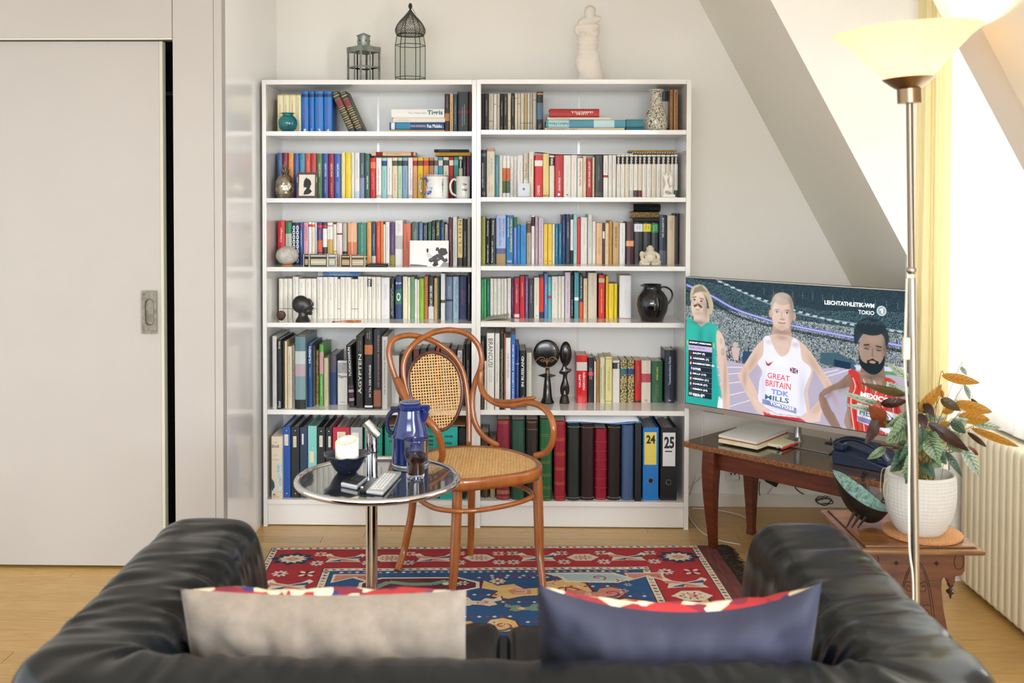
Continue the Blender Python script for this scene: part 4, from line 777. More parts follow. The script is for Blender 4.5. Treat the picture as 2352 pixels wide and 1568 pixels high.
R5b=[(1098,1213,350,'#c4141c','broad glossy red book',dict(bot=858,d=.16,rough=.25,texts=[('HAUFFS','#f4ece8',.34,.6,dict(w=.2,x=-.2)),('MÄRCHEN','#f4ece8',.28,.64,dict(w=.26,x=.16))],bands=[(.68,.86,'#cfc6bc')])),(1217,1283,375,'#1c1a1c','black book with white bold lettering',dict(bot=850,d=.14,texts=[('Grille Naturnelle','#f0eeea',.55,.9,dict(w=.4))][:0],scr=('#f0eeea',.5,.85,.5),bands=[(.6,.68,'#c8202c')])),
       (1287,1307,415,'#dfdcd2','thin white paperback',dict(bot=850,soft=True)),(1310,1347,400,'#a8783c','brown patterned paperback',dict(bot=850,soft=True,scr=('#4a3418',.1,.9,.6))),(1350,1402,370,'#d9d2b4','cream book with green vines',dict(bot=855,scr=('#2c8a54',.05,.95,.9))),(1407,1480,365,'#dcd08c','pale yellow hardback with black lines',dict(bot=858,bands=[(.04,.05,'#2a2a20'),(.95,.96,'#2a2a20')],scr=('#3a3826',.25,.8,.4))),
       (1483,1562,405,'#dedad2','white paperback with black head label',dict(bot=845,soft=True,bands=[(.8,.95,'#2a2c2e')],texts=[('PIPER','#ffffff',.8,.94,dict(w=.26,x=.3))])),(1567,1640,400,'#b8a468','gold patterned book with teal label',dict(bot=842,mat_=mat('#cbb87c',.5,0,c2='#2a2416',ns=170,r0=.48,r1=.52,name='gilt_lattice'),bands=[(.66,.8,'#1f6a72')])),
       (1645,1716,400,'#b8a468','gold patterned book with blue label',dict(bot=842,mat_=mat('#cbb87c',.5,0,c2='#2a2416',ns=170,r0=.48,r1=.52,name='gilt_lattice'),bands=[(.66,.8,'#24447c')])),(1722,1790,405,'#c4161e','red paperback with green title strip',dict(bot=842,soft=True,texts=[('MINNESANG','#5a8a4a',.42,.87,dict(w=.26))],bands=[(0,.05,'#3a1a1a')])),
       (1793,1895,405,'#ddd0bf','beige hardback with pink band',dict(bot=845,bands=[(.48,.69,'#b84a58')],texts=[('o','#b03a44',.03,.08,dict(dir='h',w=.26))])),(1900,2020,412,'#1f5a38','dark green hardback with gold vines',dict(bot=842,texts=[('MÄRCHEN','#d8cc3c',.55,.86,dict(w=.2))],scr=('#a89a4a',.1,.5,.3))),(2040,2150,295,'#1c2536','tall navy hardback with white title',dict(bot=853,d=.16,texts=[('Tausendundeine Nacht','#d8dce2',.34,.88,dict(w=.22)),('dtv','#d8dce2',.03,.07,dict(dir='h',w=.3))],bands=[(0.03,.2,'#7d828a')][:0]))]
for o,B in zip(row_books(1,5,o10,R5b,'fifth shelf',.05,None,.15),R5b): o['label']=B[4]+', '+o['label'].split(', ')[1]+', beyond the carved figures, fifth shelf' if len(B[4].split()) < 6 else B[4]+', fifth shelf beyond the carved figures'
# ---------------------------------------------------------------- bottom shelf: binders and albums
def mpp(y): return (y-CAM.y)/FPX
def binder(side,x0,x1,yt,bot,col,lab,org,d=.285,ring=None,rivets=(),label=None,grp='ring binders on the bottom shelf',holes=True,rough=.4,cat='binder',papers='#dcdad2'):
    ox,oy,sc=org;z0=ZS[side][6][1]+.0003
    y=min(max(atZ(ox+(x0+x1)/2/sc,oy+bot/sc,z0).y,.006),.03)
    xa=atY(ox+x0/sc,0,y).x;xb=atY(ox+x1/sc,0,y).x;z1=atY(ox+(x0+x1)/2/sc,oy+yt/sc,y).z
    xa=max(xa,XC[side][1]+.0005);xb=min(xb,XC[side][2]-.0005)
    w=xb-xa-.0006;h=min(z1-z0,ZS[side][5][0]-.004-z0);t=.0028;d=min(d,CASE_D-.012-y)
    m=mat(col,rough)
    g=G().prism([(w/2,d),(w/2,.0015),(w/2-.002,0),(-w/2+.002,0),(-w/2,.0015),(-w/2,d),(-w/2+t,d),(-w/2+t,t),(w/2-t,t),(w/2-t,d)],0,h)
    o=g.build('binder',m,loc=((xa+xb)/2,y,z0));tag(o,lab,cat,grp)
    pg=G();r=random.Random(int(x0));n=max(3,int((w-.01)/.0045));x=-w/2+t+.001
    for k in range(n):
        th=(w-2*t-.002)/n;hh=h-r.uniform(.008,.024);pg.box(x,x+th*.8,.02+r.uniform(0,.006),d-.012,.003,hh);x += th
    pg.build('sheets',mat(papers,.8),o)
    if ring:
        zc=(ring if ring > 1 else ring);zc=atY(ox+(x0+x1)/2/sc,oy+ring/sc,y).z-z0
        G().tube([(.0115*math.cos(a),-.0008,zc+.0115*math.sin(a)) for a in [2*PI*i/20 for i in range(20)]],.0018,6,True).build('finger_ring',CHROME,o,smooth=True)
        G().prism([(.0098*math.cos(2*PI*i/20),zc+.0098*math.sin(2*PI*i/20)) for i in range(20)],-.0007,-.0002,'y').build('finger_hole',BLACK,o)
    for rv in rivets:
        zc=atY(ox+(x0+x1)/2/sc,oy+rv/sc,y).z-z0;G().sphere((0,-.0003,zc),.0032,.0016,.0032,10,6).build('rivet',CHROME,o,smooth=True)
    if label:
        lx0,lx1,ly0,ly1,lc,txt=label[:6]
        a=atY(ox+lx0/sc,0,y).x-(xa+xb)/2;b=atY(ox+lx1/sc,0,y).x-(xa+xb)/2;c=atY(ox,oy+ly1/sc,y).z-z0;e=atY(ox,oy+ly0/sc,y).z-z0
        a=max(a,-w/2+.001);b=min(b,w/2-.001)
        lb=G().box(a,b,-.0009,-.0001,c,e).build('spine_label',mat(lc,.6),o)
        if txt:
            if isinstance(txt,str): ink(lb,a+.002,b-.002,c+.002,e-.002,-.001,txt,int(x0))
            else:
                for (s,u0,u1,w0,w1) in txt:
                    ua=atY(ox+u0/sc,0,y).x-(xa+xb)/2;ub=atY(ox+u1/sc,0,y).x-(xa+xb)/2;wa=atY(ox,oy+w1/sc,y).z-z0;wb_=atY(ox,oy+w0/sc,y).z-z0
                    text(s,0,mat('#15161a',.6),lb,((ua+ub)/2,-.0012,(wa+wb_)/2),width=ub-ua,height=wb_-wa,bold=.035,name='handwriting')
    return o
oL=(600,930,4.704);oR=(1090,930,4.612)
Gb='binders on the bottom shelf of the door-side bookcase'
# tall paperback at the outer end
y=.004;z0=ZS[0][6][1]+.0003
xa=atY(600+86/4.704,0,y).x;xb=atY(600+210/4.704,0,y).x;h=atY(640,930+340/4.704,y).z-z0
o=book(((xa+xb)/2+.001,y,z0),xb-xa-.002,h,.17,'#d9cbb3',soft=True,rnd_=.1);tag(o,'thick beige paperback with a blue robed figure, at the outer end of the bottom shelf','book')
W_=xb-xa
text('Doll',0,mat('#3c3a36'),o,(-W_*.12,-.0006,h*.845),width=W_*.6,height=h*.045,bold=.02);text('THE',0,mat('#7c7466'),o,(-W_*.15,-.0006,h*.905),width=W_*.34,height=h*.016)
text('Carl Fox',0,mat('#8d8576'),o,(-W_*.12,-.0006,h*.71),width=W_*.42,height=h*.016);text('H. Landshoff',0,mat('#6d6659'),o,(-W_*.12,-.0006,h*.635),width=W_*.6,height=h*.016)
dress=[(.02,.56),(.2,.6),(.3,.54),(.42,.62),(.5,.8),(.5,.3),(.4,.08),(.2,.07),(.12,.2),(.1,.36),(-.02,.44)]
G().prism([((a-.03)*W_,b*h) for a,b in dress],-.0006,-.0001,'y').build('cover_figure',mat('#8fb3bd',.6,c2='#dfe4dc',ns=50),o)
G().prism([(-.46*W_,.18*h),(-.46*W_,.33*h),(-.25*W_,.28*h),(-.18*W_,.2*h),(-.4*W_,.13*h)],-.0008,-.0001,'y').build('cover_spot',mat('#1d4660'),o)
G().prism([(-.4*W_,.062*h),(-.1*W_,.062*h),(-.25*W_,.1*h)],-.0008,-.0001,'y').build('imprint',mat('#7a705e'),o)
text('ABRAMS',0,mat('#6b6252'),o,(-W_*.12,-.0006,h*.04),width=W_*.6,height=h*.014)
rv=(278,955)
binder(0,215,300,235,990,'#1f4f9e','blue ring binder with pale label beside the thick beige paperback',oL,rivets=rv,label=(234,277,315,435,'#d9d4c4','#8a8474'),grp=Gb)
binder(0,305,398,235,990,'#16181b','black ring binder with pale label between the two blue binders',oL,rivets=rv,label=(330,366,333,452,'#cfc8b4','#7a7464'),grp=Gb)
binder(0,403,488,240,990,'#1d3150','navy ring binder beside the pale aqua one',oL,label=(426,444,307,422,'#e0ddd2','#6a6a6a'),grp=Gb)
binder(0,491,588,225,995,'#7cc0b8','pale aqua ring binder with rounded cream label',oL,rivets=(465,),label=(510,557,497,618,'#d8cfae',None),grp=Gb)
binder(0,593,680,240,990,'#15171a','black ring binder directly beyond the pale aqua one',oL,rivets=(282,),label=(617,652,325,447,'#d8d2c4','#6a6458'),grp=Gb)
binder(0,685,758,245,990,'#191b1e','narrow black ring binder against the red one, above the candle bowl',oL,rivets=(285,),label=(715,740,332,450,'#d8d2c4','#6a6458'),grp=Gb)
binder(0,762,950,240,995,'#b51d33','broad red lever-arch binder behind the candle',oL,label=(812,902,283,520,'#d9cfb8','#8a7f6a'),grp=Gb,ring=800)
binder(0,956,1086,240,990,'#aab0b4','grey lever-arch binder behind the chrome table post',oL,label=(972,1045,290,560,'#e6e4dc',None),grp=Gb)
tl=lambda a,t: (a[0],a[1],300,640,'#108b78',t)
binder(0,1108,1305,245,990,'#13816f','teal binder with handwriting next to the grey binder',oL,label=(1130,1285,280,560,'#158c79',[('Auger',1190,1268,320,345),('1985',1200,1262,400,425),('1986',1200,1262,450,475)]),grp=Gb)
binder(0,1330,1530,240,1000,'#13816f','teal binder directly behind the blue vacuum jug',oL,label=(1350,1510,280,560,'#158c79',[('Biller',1370,1470,310,340),('1987',1380,1460,370,395)]),grp=Gb)
binder(0,1545,1735,240,1010,'#118677','teal binder behind the wooden arm of the chair',oL,grp=Gb)
binder(0,1745,1918,238,1012,'#128478','teal binder visible below the cane back oval',oL,label=(1765,1900,290,640,'#158c79',[('Briefe',1785,1860,310,335),('1988',1790,1860,360,385),('1994',1790,1860,402,428)]),grp=Gb)
binder(0,1935,2128,235,1018,'#18a296','bright turquoise binder with handwriting beyond the chair frame',oL,label=(1955,2105,280,640,'#1aa89c',[('ANGER',1982,2080,312,338),('1936',1990,2065,385,412),('2005',1998,2062,440,465)]),grp=Gb)
binder(0,2138,2212,250,1000,'#17191b','black binder against the middle post behind the chair',oL,grp=Gb)
# flat brown folder lying on the teal binders
z1=max(o.location.z+o.dimensions.z for o in COL.objects if o.get('group') == Gb and 'teal' in o['label'] or o.get('group') == Gb and 'turq' in o['label'])
zt_=atY(1000,930+238/4.704,.01).z
o=G().box(-.40+.0,-.045,.03,.26,0,.006).build('folder',mat('#9a7148',.6),loc=(0,0,max(o_.location.z+max(v.co.z for v in o_.data.vertices) for o_ in COL.objects if o_.get('group') == Gb)+.0008),bevel=.001)
tag(o,'flat brown cardboard folder lying on top of the teal binders','folder')
# --- albums, TV side
Ga='leather albums on the bottom shelf of the TV-side bookcase'
def album(x0,x1,yt,bot,col,lab,bands=(),stitch=False,d=.27,y=None,**k):
    ox,oy,sc=oR;z0=ZS[1][6][1]+.0003
    y=y if y is not None else min(max(atZ(ox+(x0+x1)/2/sc,oy+bot/sc,z0).y,.006),.06)
    xa=atY(ox+x0/sc,0,y).x;xb=atY(ox+x1/sc,0,y).x;z1=atY(ox+(x0+x1)/2/sc,oy+yt/sc,y).z
    xa=max(xa,XC[1][1]+.0006)
    h=min(z1-z0,ZS[1][5][0]-.004-z0)
    m=mat(col,.38,name='album_leather',bump=.25,bs=400,bdist=.0006)
    o=book(((xa+xb)/2,y,z0),xb-xa-.0016,h,min(d,CASE_D-.012-y),col,rnd_=.9,bands=bands,mat_=m,name='album');tag(o,lab,'album',Ga)
    if stitch:
        g=G();w=xb-xa
        for zz in (.012,h-.012):
            n=9
            for k in range(n):
                a=PI*.86*(k+.5)/n+PI*.07;e=min(.35*w,.0216)
                x_=w/2*.98*math.cos(a);g.box(x_-.0018,x_+.0018,e-e*math.sin(a)-.0012,e-e*math.sin(a)+.0005,zz-.0005,zz+.0005)
        g.build('stitching',WHITE,o)
    return o
gb=lambda *f: [(a,a+.006,GOLD) for a in f]
album(52,160,300,975,'#4a3c26','low olive brown book at the middle post below the chair arm',y=.05,d=.2)
album(170,238,380,972,'#a89468','short tan book behind the chair stretcher',y=.05,d=.2)
album(243,388,160,1005,'#7a1830','burgundy album with a gilt ornament near its foot',gb(.02,.035,.955,.975)+[(.07,.12,mat('#8a3040',.4,0,c2='#b58a4a',ns=140,name='gilt_stamp'))])
album(400,552,165,1005,'#234a38','dark green plain album behind the chair seat')
album(558,693,165,1010,'#2b201c','dark brown album with two gilt lines near its head',gb(.885,.97,.985))
album(705,843,152,1015,'#1c5c34','bright green album with many thin gilt lines',gb(.015,.05,.145,.165,.3,.32,.46,.48,.62,.64,.79,.81))
album(860,988,176,1022,'#8f1a2c','red album with broad gilt bands',gb(.02,.05,.965,.985)+sum([[(f,f+.004,GOLD),(f+.008,f+.03,mat('#a8502c',.4,.3)),(f+.034,f+.038,GOLD)] for f in (.2,.385,.57,.755)],[]))
album(1003,1138,206,1012,'#202a24','dark green-black album with white stitched ends',stitch=True)
album(1143,1295,210,1010,'#2a1517','dark oxblood album with white stitched ends',stitch=True)
al=album(1297,1433,256,1005,'#86142a','shorter crimson ribbed album between two stitched albums',gb(.015))
g=G()
hh=max(v.co.z for v in al.data.vertices);ww=max(v.co.x for v in al.data.vertices)
for f0 in (.17,.3,.43,.56,.69,.82):
    e=.0105;g.tube([(ww*.97*math.cos(a),e-(e+.001)*math.sin(a),f0*hh) for a in [PI*i/10 for i in range(11)]],.0022,6)
g.build('raised_bands',mat('#a02438',.3),al,smooth=True)
album(1438,1578,210,1010,'#231a17','dark coffee brown album with white stitched ends',stitch=True)
album(1586,1722,216,1010,'#43587c','plain grey-blue grained album beside the slim black file')
binder(1,1727,1797,190,1018,'#121416','slim black file between blue album and the yellow-labelled binder',oR,grp=Ga)
binder(1,1812,1982,238,1000,'#1873bf','bright blue lever-arch binder with a yellow label numbered 24',oR,ring=800,label=(1828,1958,275,618,'#dcc95c',[('24',1848,1945,305,395),('-',1862,1912,372,384)][:1]),grp=Ga)
binder(1,2003,2178,238,1005,'#101214','black lever-arch binder with a white label numbered 25',oR,ring=818,label=(2025,2160,278,632,'#dcdad8',[('25',2040,2148,320,445),('_',2050,2125,470,482)]),grp=Ga)
# loose papers lying across the albums
zp=max(o.location.z+max(v.co.z for v in o.data.vertices) for o in COL.objects if o.get('group') == Ga and .42 < o.location.x < .74 and 'slim' not in o['label'] and 'binder' not in o.name)
xa=atY(1090+1000/4.612,0,.03).x;xb=atY(1090+1795/4.612,0,.03).x
for k,(dx,dy,c) in enumerate(((0,.0,'#5f86b8'),(-.006,.006,'#e6e6e8'),(.0,.012,'#efeeee'))):
    n=14;v=[];f=[]
    for i in range(n+1):
        u=i/n;zz=.0012+k*.004+.004*math.sin(u*7+k)*(.5+u*.5)+.008*max(0,u-.55)*math.sin(u*9)+.004
        for j,yv in enumerate((.022+dy+.004*math.sin(u*5),.15,.25)): v.append((xa+(xb-xa)*(u*(1-.015*k))+dx,yv,zp+zz+(.012*j*(k+1)/3)*.6))
    for i in range(n):
        for j in range(2): a=i*3+j;f.append((a,a+3,a+4,a+1))
    o=pydata('paper_sheet',v,f,mat(c,.7),smooth=True,fix=False);s_=o.modifiers.new('s','SOLIDIFY');s_.thickness=.0008
    tag(o,['blue folded sheet lying lowest on the dark albums','white sheet lying in the middle of the pile on the albums','topmost white sheet lying across the dark albums'][k],'paper','papers on the albums')
# ---------------------------------------------------------------- objects on the shelves
def place(side,shelf,u,v=None,y=.05): 
    z=ZS[side][shelf][1]+.0003;p=atY(u,500,y);return Vector((p.x,y,z))
def zrel(v,y,z0): return atY(1178,v,y).z-z0
def lathe_px(name,m,org,y,z0,uc,pts,parent=None,seg=40,loc=None,smooth=50):
    """profile given as (half width px-in-crop, y px-in-crop)"""
    ox,oy,sc=org;k=mpp(y)/sc
    pr=[(max(a*k,0),zrel(oy+b/sc,y,z0)) for a,b in pts]
    return G().lathe(pr,seg).build(name,m,parent,smooth=smooth,loc=loc)
# teal glass vase
z0=ZS[0][1][1]+.0003;y=.055;p=place(0,1,600+292/4.704,y=y)
tg=mat('#0f7f7c',.08,0,coat=.6,name='teal_glaze',c2='#0a5560',ns=8)
k=mpp(y)/4.704
pr=[(34,0),(60,6),(92,40),(104,90),(98,130),(78,160),(60,172),(55,186),(60,196),(75,200),(75,203),(62,200),(50,186),(50,170),(30,150),(0,140)]
o=G().lathe([(a*k,b*k) for a,b in pr],40).build('vase',tg,loc=p,smooth=60);tag(o,'small round teal glazed vase in front of the gold books','vase')
G().tube([(75*k*math.cos(a),75*k*math.sin(a),201*k) for a in [2*PI*i/32 for i in range(32)]],.0009,6,True).build('dark_rim',mat('#1b2a2c',.3),o,smooth=True)
# patterned vase
y=.075;z0=ZS[1][1][1]+.0003;uc=1090+1915/4.612;p=place(1,1,uc,y=y);k=mpp(y)/4.612
pv=bpy.data.materials.new('vine_glaze');pv.use_nodes=True;nt=pv.node_tree;b=nt.nodes['Principled BSDF'];b.inputs['Roughness'].default_value=.15
tc=nt.nodes.new('ShaderNodeTexCoord');vo=nt.nodes.new('ShaderNodeTexNoise');vo.inputs['Scale'].default_value=62;vo.inputs['Detail'].default_value=1.5;vo.inputs['Distortion'].default_value=2.2
rr=nt.nodes.new('ShaderNodeValToRGB');rr.color_ramp.interpolation='CONSTANT';e=rr.color_ramp.elements
e[0].position=0;e[0].color=lin('#1f2618')+(1,);e[1].position=.40;e[1].color=lin('#e4dcc6')+(1,)
for q,c in ((.47,'#1c2014'),(.52,'#e8dfc8'),(.6,'#2a2c20'),(.63,'#dcd2ba'),(.7,'#6e2326')): x_=e.new(q);x_.color=lin(c)+(1,)
nt.links.new(tc.outputs['Object'],vo.inputs['Vector']);nt.links.new(vo.outputs['Fac'],rr.inputs[0]);nt.links.new(rr.outputs[0],b.inputs['Base Color'])
pr=[(100,0),(112,10),(118,50),(120,110),(110,170),(85,230),(68,280),(62,340),(62,395),(72,415),(84,428),(76,430),(60,414),(50,395),(0,380)]
o=G().lathe([(a*k,b*k) for a,b in pr],44).build('vase',pv,loc=p,smooth=60);tag(o,'tall bottle vase with dark vine pattern, on the top shelf near the TV','vase')
G().tube([(79*k*math.cos(a),79*k*math.sin(a),428*k) for a in [2*PI*i/32 for i in range(32)]],.002,8,True).build('lip',mat('#e8e0cc',.2),o,smooth=True)
# silver pineapple
y=.07;p=place(0,2,600+258/4.704,y=y);k=mpp(y)/4.704
sv=mat('#c9c2b2',.22,1,name='silver',c2='#8a8272',ns=60)
pa=empty('pineapple',p,0,'silver pineapple box with crossed diamond relief, beside the small silhouette frame','pineapple ornament')
N=40;M_=26;v=[];f=[]
for j in range(M_+1):
    t=j/M_;z=t*265*k;R=98*k*math.sqrt(max(0,1-((t-.42)/.585)**2))**.85 if 0 < t < 1 else (.5 if t == 0 else .1)*98*k
    R=max(R,20*k)
    for i in range(N):
        a=2*PI*i/N;q=abs(math.sin(a*5+t*9*PI/3))*abs(math.sin(a*5-t*9*PI/3));v.append((R*(1+.09*q**.6)*math.cos(a),R*(1+.09*q**.6)*math.sin(a),z))
for j in range(M_):
    for i in range(N): f.append((j*N+i,j*N+(i+1) % N,(j+1)*N+(i+1) % N,(j+1)*N+i))
f += [tuple(range(N))[::-1],tuple(M_*N+i for i in range(N))]
pydata('body',v,f,sv,pa,True)
for ring,(n,r0,z0_,L) in enumerate(((8,34,258,62),(7,26,280,72),(5,14,298,80))):
    for i in range(n):
        a=2*PI*i/n+ring*.4;d=Vector((math.cos(a),math.sin(a),0));t_=Vector((-d.y,d.x,0))
        c=[d*r0*.3*k+Vector((0,0,(z0_-8)*k)),d*(r0+10)*k+t_*9*k+Vector((0,0,(z0_+L*.45)*k)),d*(r0+28-ring*8)*k+Vector((0,0,(z0_+L*.85)*k)),d*(r0+10)*k-t_*9*k+Vector((0,0,(z0_+L*.45)*k)),d*(r0-6)*k+Vector((0,0,(z0_+L*.5)*k))]
        pydata('leaf',c,[(0,1,4),(1,2,4),(2,3,4),(3,0,4),(0,3,2,1)],sv,pa)
# silhouette frame
y=.045;xa=atY(600+375/4.704,0,y).x;xb=atY(600+597/4.704,0,y).x;z0=ZS[0][2][1]+.0003;k=mpp(y)/4.704
fr=empty('picture_frame',((xa+xb)/2,y,z0),0,'small red wooden frame with a black silhouette portrait','picture frame');fr.rotation_euler=(-.12,0,0)
W=xb-xa;H=280*k;wd=mat('#5a1f1c',.35,c2='#3c1412',ns=30,nsc=(1,1,8),name='red_wood',coat=.3)
for a,b,c,d in ((-W/2,W/2,0,.0105),(-W/2,W/2,H-.0095,H),(-W/2,-W/2+.0095,.0105,H-.0095),(W/2-.0095,W/2,.0105,H-.0095)): G().box(a,b,-.004,.004,c,d).build('frame_rail',wd,fr,bevel=.0008)
G().box(-W/2+.004,W/2-.004,.0,.003,.004,H-.004).build('mount',mat('#e2dccd',.7),fr)
sil=[(-.17,-.5),(-.12,-.32),(.0,-.2),(.02,-.12),(-.1,-.1),(-.17,-.13),(-.15,-.05),(-.19,.0),(-.16,.06),(-.17,.12),(-.15,.22),(-.1,.32),(-.06,.34),(.0,.44),(.06,.36),(.16,.35),(.27,.25),(.33,.1),(.31,.0),(.26,-.03),(.27,-.12),(.2,-.17),(.3,-.24),(.38,-.34),(.2,-.47),(0,-.5)]
G().prism([(a*W*.75-.0035,H*.5+b*H*.72) for a,b in sil],-.0008,.0002,'y').build('silhouette',mat('#2b2f2d',.7),fr)
for s in (-1,1): G().box(s*(W/2-.0027)-.002,s*(W/2-.0027)+.002,-.0052,-.003,H*.6,H*.82).build('corner_fitting',mat('#8d7f62',.35,.8),fr)
# mugs
def mug(p,R,H,m,lab,hdl,body_extra=None,seg=48):
    e=empty('mug',p,0,lab,'mug','mugs on the second shelf')
    G().lathe([(R*.93,0),(R*.97,.003),(R,.01),(R,H-.002),(R-.001,H),(R-.003,H-.002),(R-.0035,.006),(0,.005)],seg).build('body',m,e,smooth=40)
    x=-R*.97
    G().tube(bez([(x,-.004,H*.82),(x-.012,-.006,H*.87),(x-.024,-.008,H*.72),(x-.027,-.008,H*.5),(x-.02,-.006,H*.25),(x-.004,-.003,H*.14),(x+.003,-.002,H*.13)],6),.0052,10).build('handle',hdl,e,smooth=60)
    return e
y=.065;k=mpp(y)/4.704;p=place(0,2,600+1897/4.704,y=y)
wg=mat('#ece9e2',.15,coat=.4,name='white_glaze')
bl=mat('#e6e8ea',.15,0,c2='#3f66a0',ns=34,nd=2,r0=.5,r1=.56,coat=.4,name='blue_white_print')
m1=mug(p,120*k,252*k,wg,'white mug with blue fish and floral print beside the plain mug',mat('#31466e',.25,c2='#c8d0dc',ns=60,name='handle_glaze'))
def wrap(R,a0,a1,z0,z1,y_off=.0002,n=10):
    v=[];f=[]
    for i in range(n+1):
        a=a0+(a1-a0)*i/n
        for z in (z0,z1): v.append(((R+y_off)*math.sin(a),-(R+y_off)*math.cos(a),z))
    for i in range(n): f.append((2*i,2*i+2,2*i+3,2*i+1))
    return v,f
R=120*k;Hm=252*k
v,f=wrap(R,-1.5,-.35,.004,Hm*.93,n=16);pydata('floral_print',v,f,bl,m1,True,fix=False)
v,f=wrap(R,-PI,PI,Hm-.006,Hm-.003,n=40);pydata('rim_line',v,f,mat('#26406c',.2),m1,True,fix=False)
fish=[]
for i in range(13):
    t=i/12;fish.append((.28*math.sin(PI*min(1,t*1.15))**.8*.5*(1 if t < .87 else 0)+(.12 if t > .95 else .02),.1+.82*(1-t)))
pts=[(.62+a*.5,z) for a,z in fish]+[(.62-a*.5,z) for a,z in reversed(fish)]
pydata('fish_print',[((R+.0004)*math.sin(a),-(R+.0004)*math.cos(a),z*Hm*.92+.002) for a,z in pts],[tuple(range(len(pts)))],mat('#4a688c',.25,c2='#b9c4cc',ns=120,r0=.45,r1=.55),m1,fix=False)
p=place(0,2,600+2180/4.704,y=y);p.x=min(p.x,XC[0][2]-.033)
R2_=.0315
m2=mug(p,R2_,238*k,mat('#d9d6d0',.2,coat=.4,name='grey_glaze'),'plain pale grey mug with black serif lettering by the middle post',mat('#d9d6d0',.2,coat=.4,name='grey_glaze'))
for s,zz in (('Täg',.62),('Hal',.4)):
    t=text(s,0,BLACK,m2,(0,0,0),width=.023,height=.0125,bold=.03,name='lettering')
    me=t.data
    for vv in me.vertices:
        a=(vv.co.x+.006)/R2_+.1;h_=vv.co.y;vv.co=Vector(((R2_+.0003)*math.sin(a),h_,(R2_+.0003)*math.cos(a)))
    t.location=(0,0,238*k*zz)
# small box with a blue dot (TV side)
y=.06;z0=ZS[1][2][1]+.0003;xa=atY(1090+465/4.612,0,y).x;xb=atY(1090+590/4.612,0,y).x;k=mpp(y)/4.612;W=xb-xa;H=148*k
bx=empty('tile',((xa+xb)/2,y,z0),0,'small pale square tile with a deep blue dot standing before white books','tile')
G().box(-W/2,W/2,0,.008,0,H).build('slab',mat('#c9ccd0',.3),bx,bevel=.0008)
G().prism([(.0055*math.cos(2*PI*i/20),H*.58+.0055*math.sin(2*PI*i/20)) for i in range(20)],-.0006,.0002,'y').build('blue_dot',mat('#1c3fa8',.3),bx)
gg=G()
for a in (-.8,.8):
    for b in (.26,.86): gg.box(a*W/2-.0012,a*W/2+.0012,-.0006,.0002,b*H-.0012,b*H+.0012)
for i in range(6): gg.box(-W/2+.002+i*W/6.2,-W/2+.002+i*W/6.2+.0022,-.0006,.0002,.001,.0055)
gg.build('dark_marks',mat('#5a6266'),bx)
# white folded sheet over the second shelf row
y=.12
zb_=max(o.location.z+max(v.co.z for v in o.data.vertices) for o in COL.objects if o.get('group') == 'books on second shelf of the TV-side bookcase' and o.location.x > .33)
v=[];f=[];n=26;x0=atY(1090+648/4.612,0,y).x;x1=atY(1090+1690/4.612,0,y).x
for i in range(n+1):
    u=i/n;lift=.007*math.exp(-((u)/.12)**2)+.0045*math.exp(-((u-.06)/.1)**2)
    for yy in (y+.002,y+.15): v.append((x0+(x1-x0)*u,yy,zb_+.0012+lift))
for i in range(n): f.append((2*i,2*i+2,2*i+3,2*i+1))
o=pydata('magazine',v,f,mat('#e9e8e6',.4),smooth=True,fix=False);s_=o.modifiers.new('s','SOLIDIFY');s_.thickness=.003;s_.offset=1
tag(o,'white magazine lying across the tops of the books, second shelf','magazine')
ztop=zb_+.0048
def lay2(x0,x1,h,d,m,lab,zz,y=.135,rz=0):
    xa=atY(1090+x0/4.612,0,y).x;xb=atY(1090+x1/4.612,0,y).x
    o=book((0,0,0),h,xb-xa,d,'#888888',flat=True,mat_=m);o.rotation_euler=Euler((0,PI/2,rz));o.location=(xa,y,zz+h/2);tag(o,lab,'book');return o
zeb=bpy.data.materials.new('zebra_print');zeb.use_nodes=True;nt=zeb.node_tree;b=nt.nodes['Principled BSDF'];tc=nt.nodes.new('ShaderNodeTexCoord');wv=nt.nodes.new('ShaderNodeTexWave');wv.bands_direction='DIAGONAL';wv.inputs['Scale'].default_value=55;wv.inputs['Distortion'].default_value=3;wv.inputs['Detail Scale'].default_value=12
rr=nt.nodes.new('ShaderNodeValToRGB');rr.color_ramp.interpolation='CONSTANT';rr.color_ramp.elements[0].color=lin('#1c1a18')+(1,);rr.color_ramp.elements[1].position=.5;rr.color_ramp.elements[1].color=lin('#e0d8c8')+(1,)
nt.links.new(tc.outputs['Object'],wv.inputs['Vector']);nt.links.new(wv.outputs[0],rr.inputs[0]);nt.links.new(rr.outputs[0],b.inputs['Base Color'])
lay2(1672,2148,.0068,.11,zeb,'black and white zebra-striped book lying on the white magazine',ztop)
lay2(1655,2150,.0088,.12,mat('#c79a34',.35,.4,c2='#8a6420',ns=70,name='gold_paper'),'gold patterned book lying on the zebra-striped one',ztop+.0072)
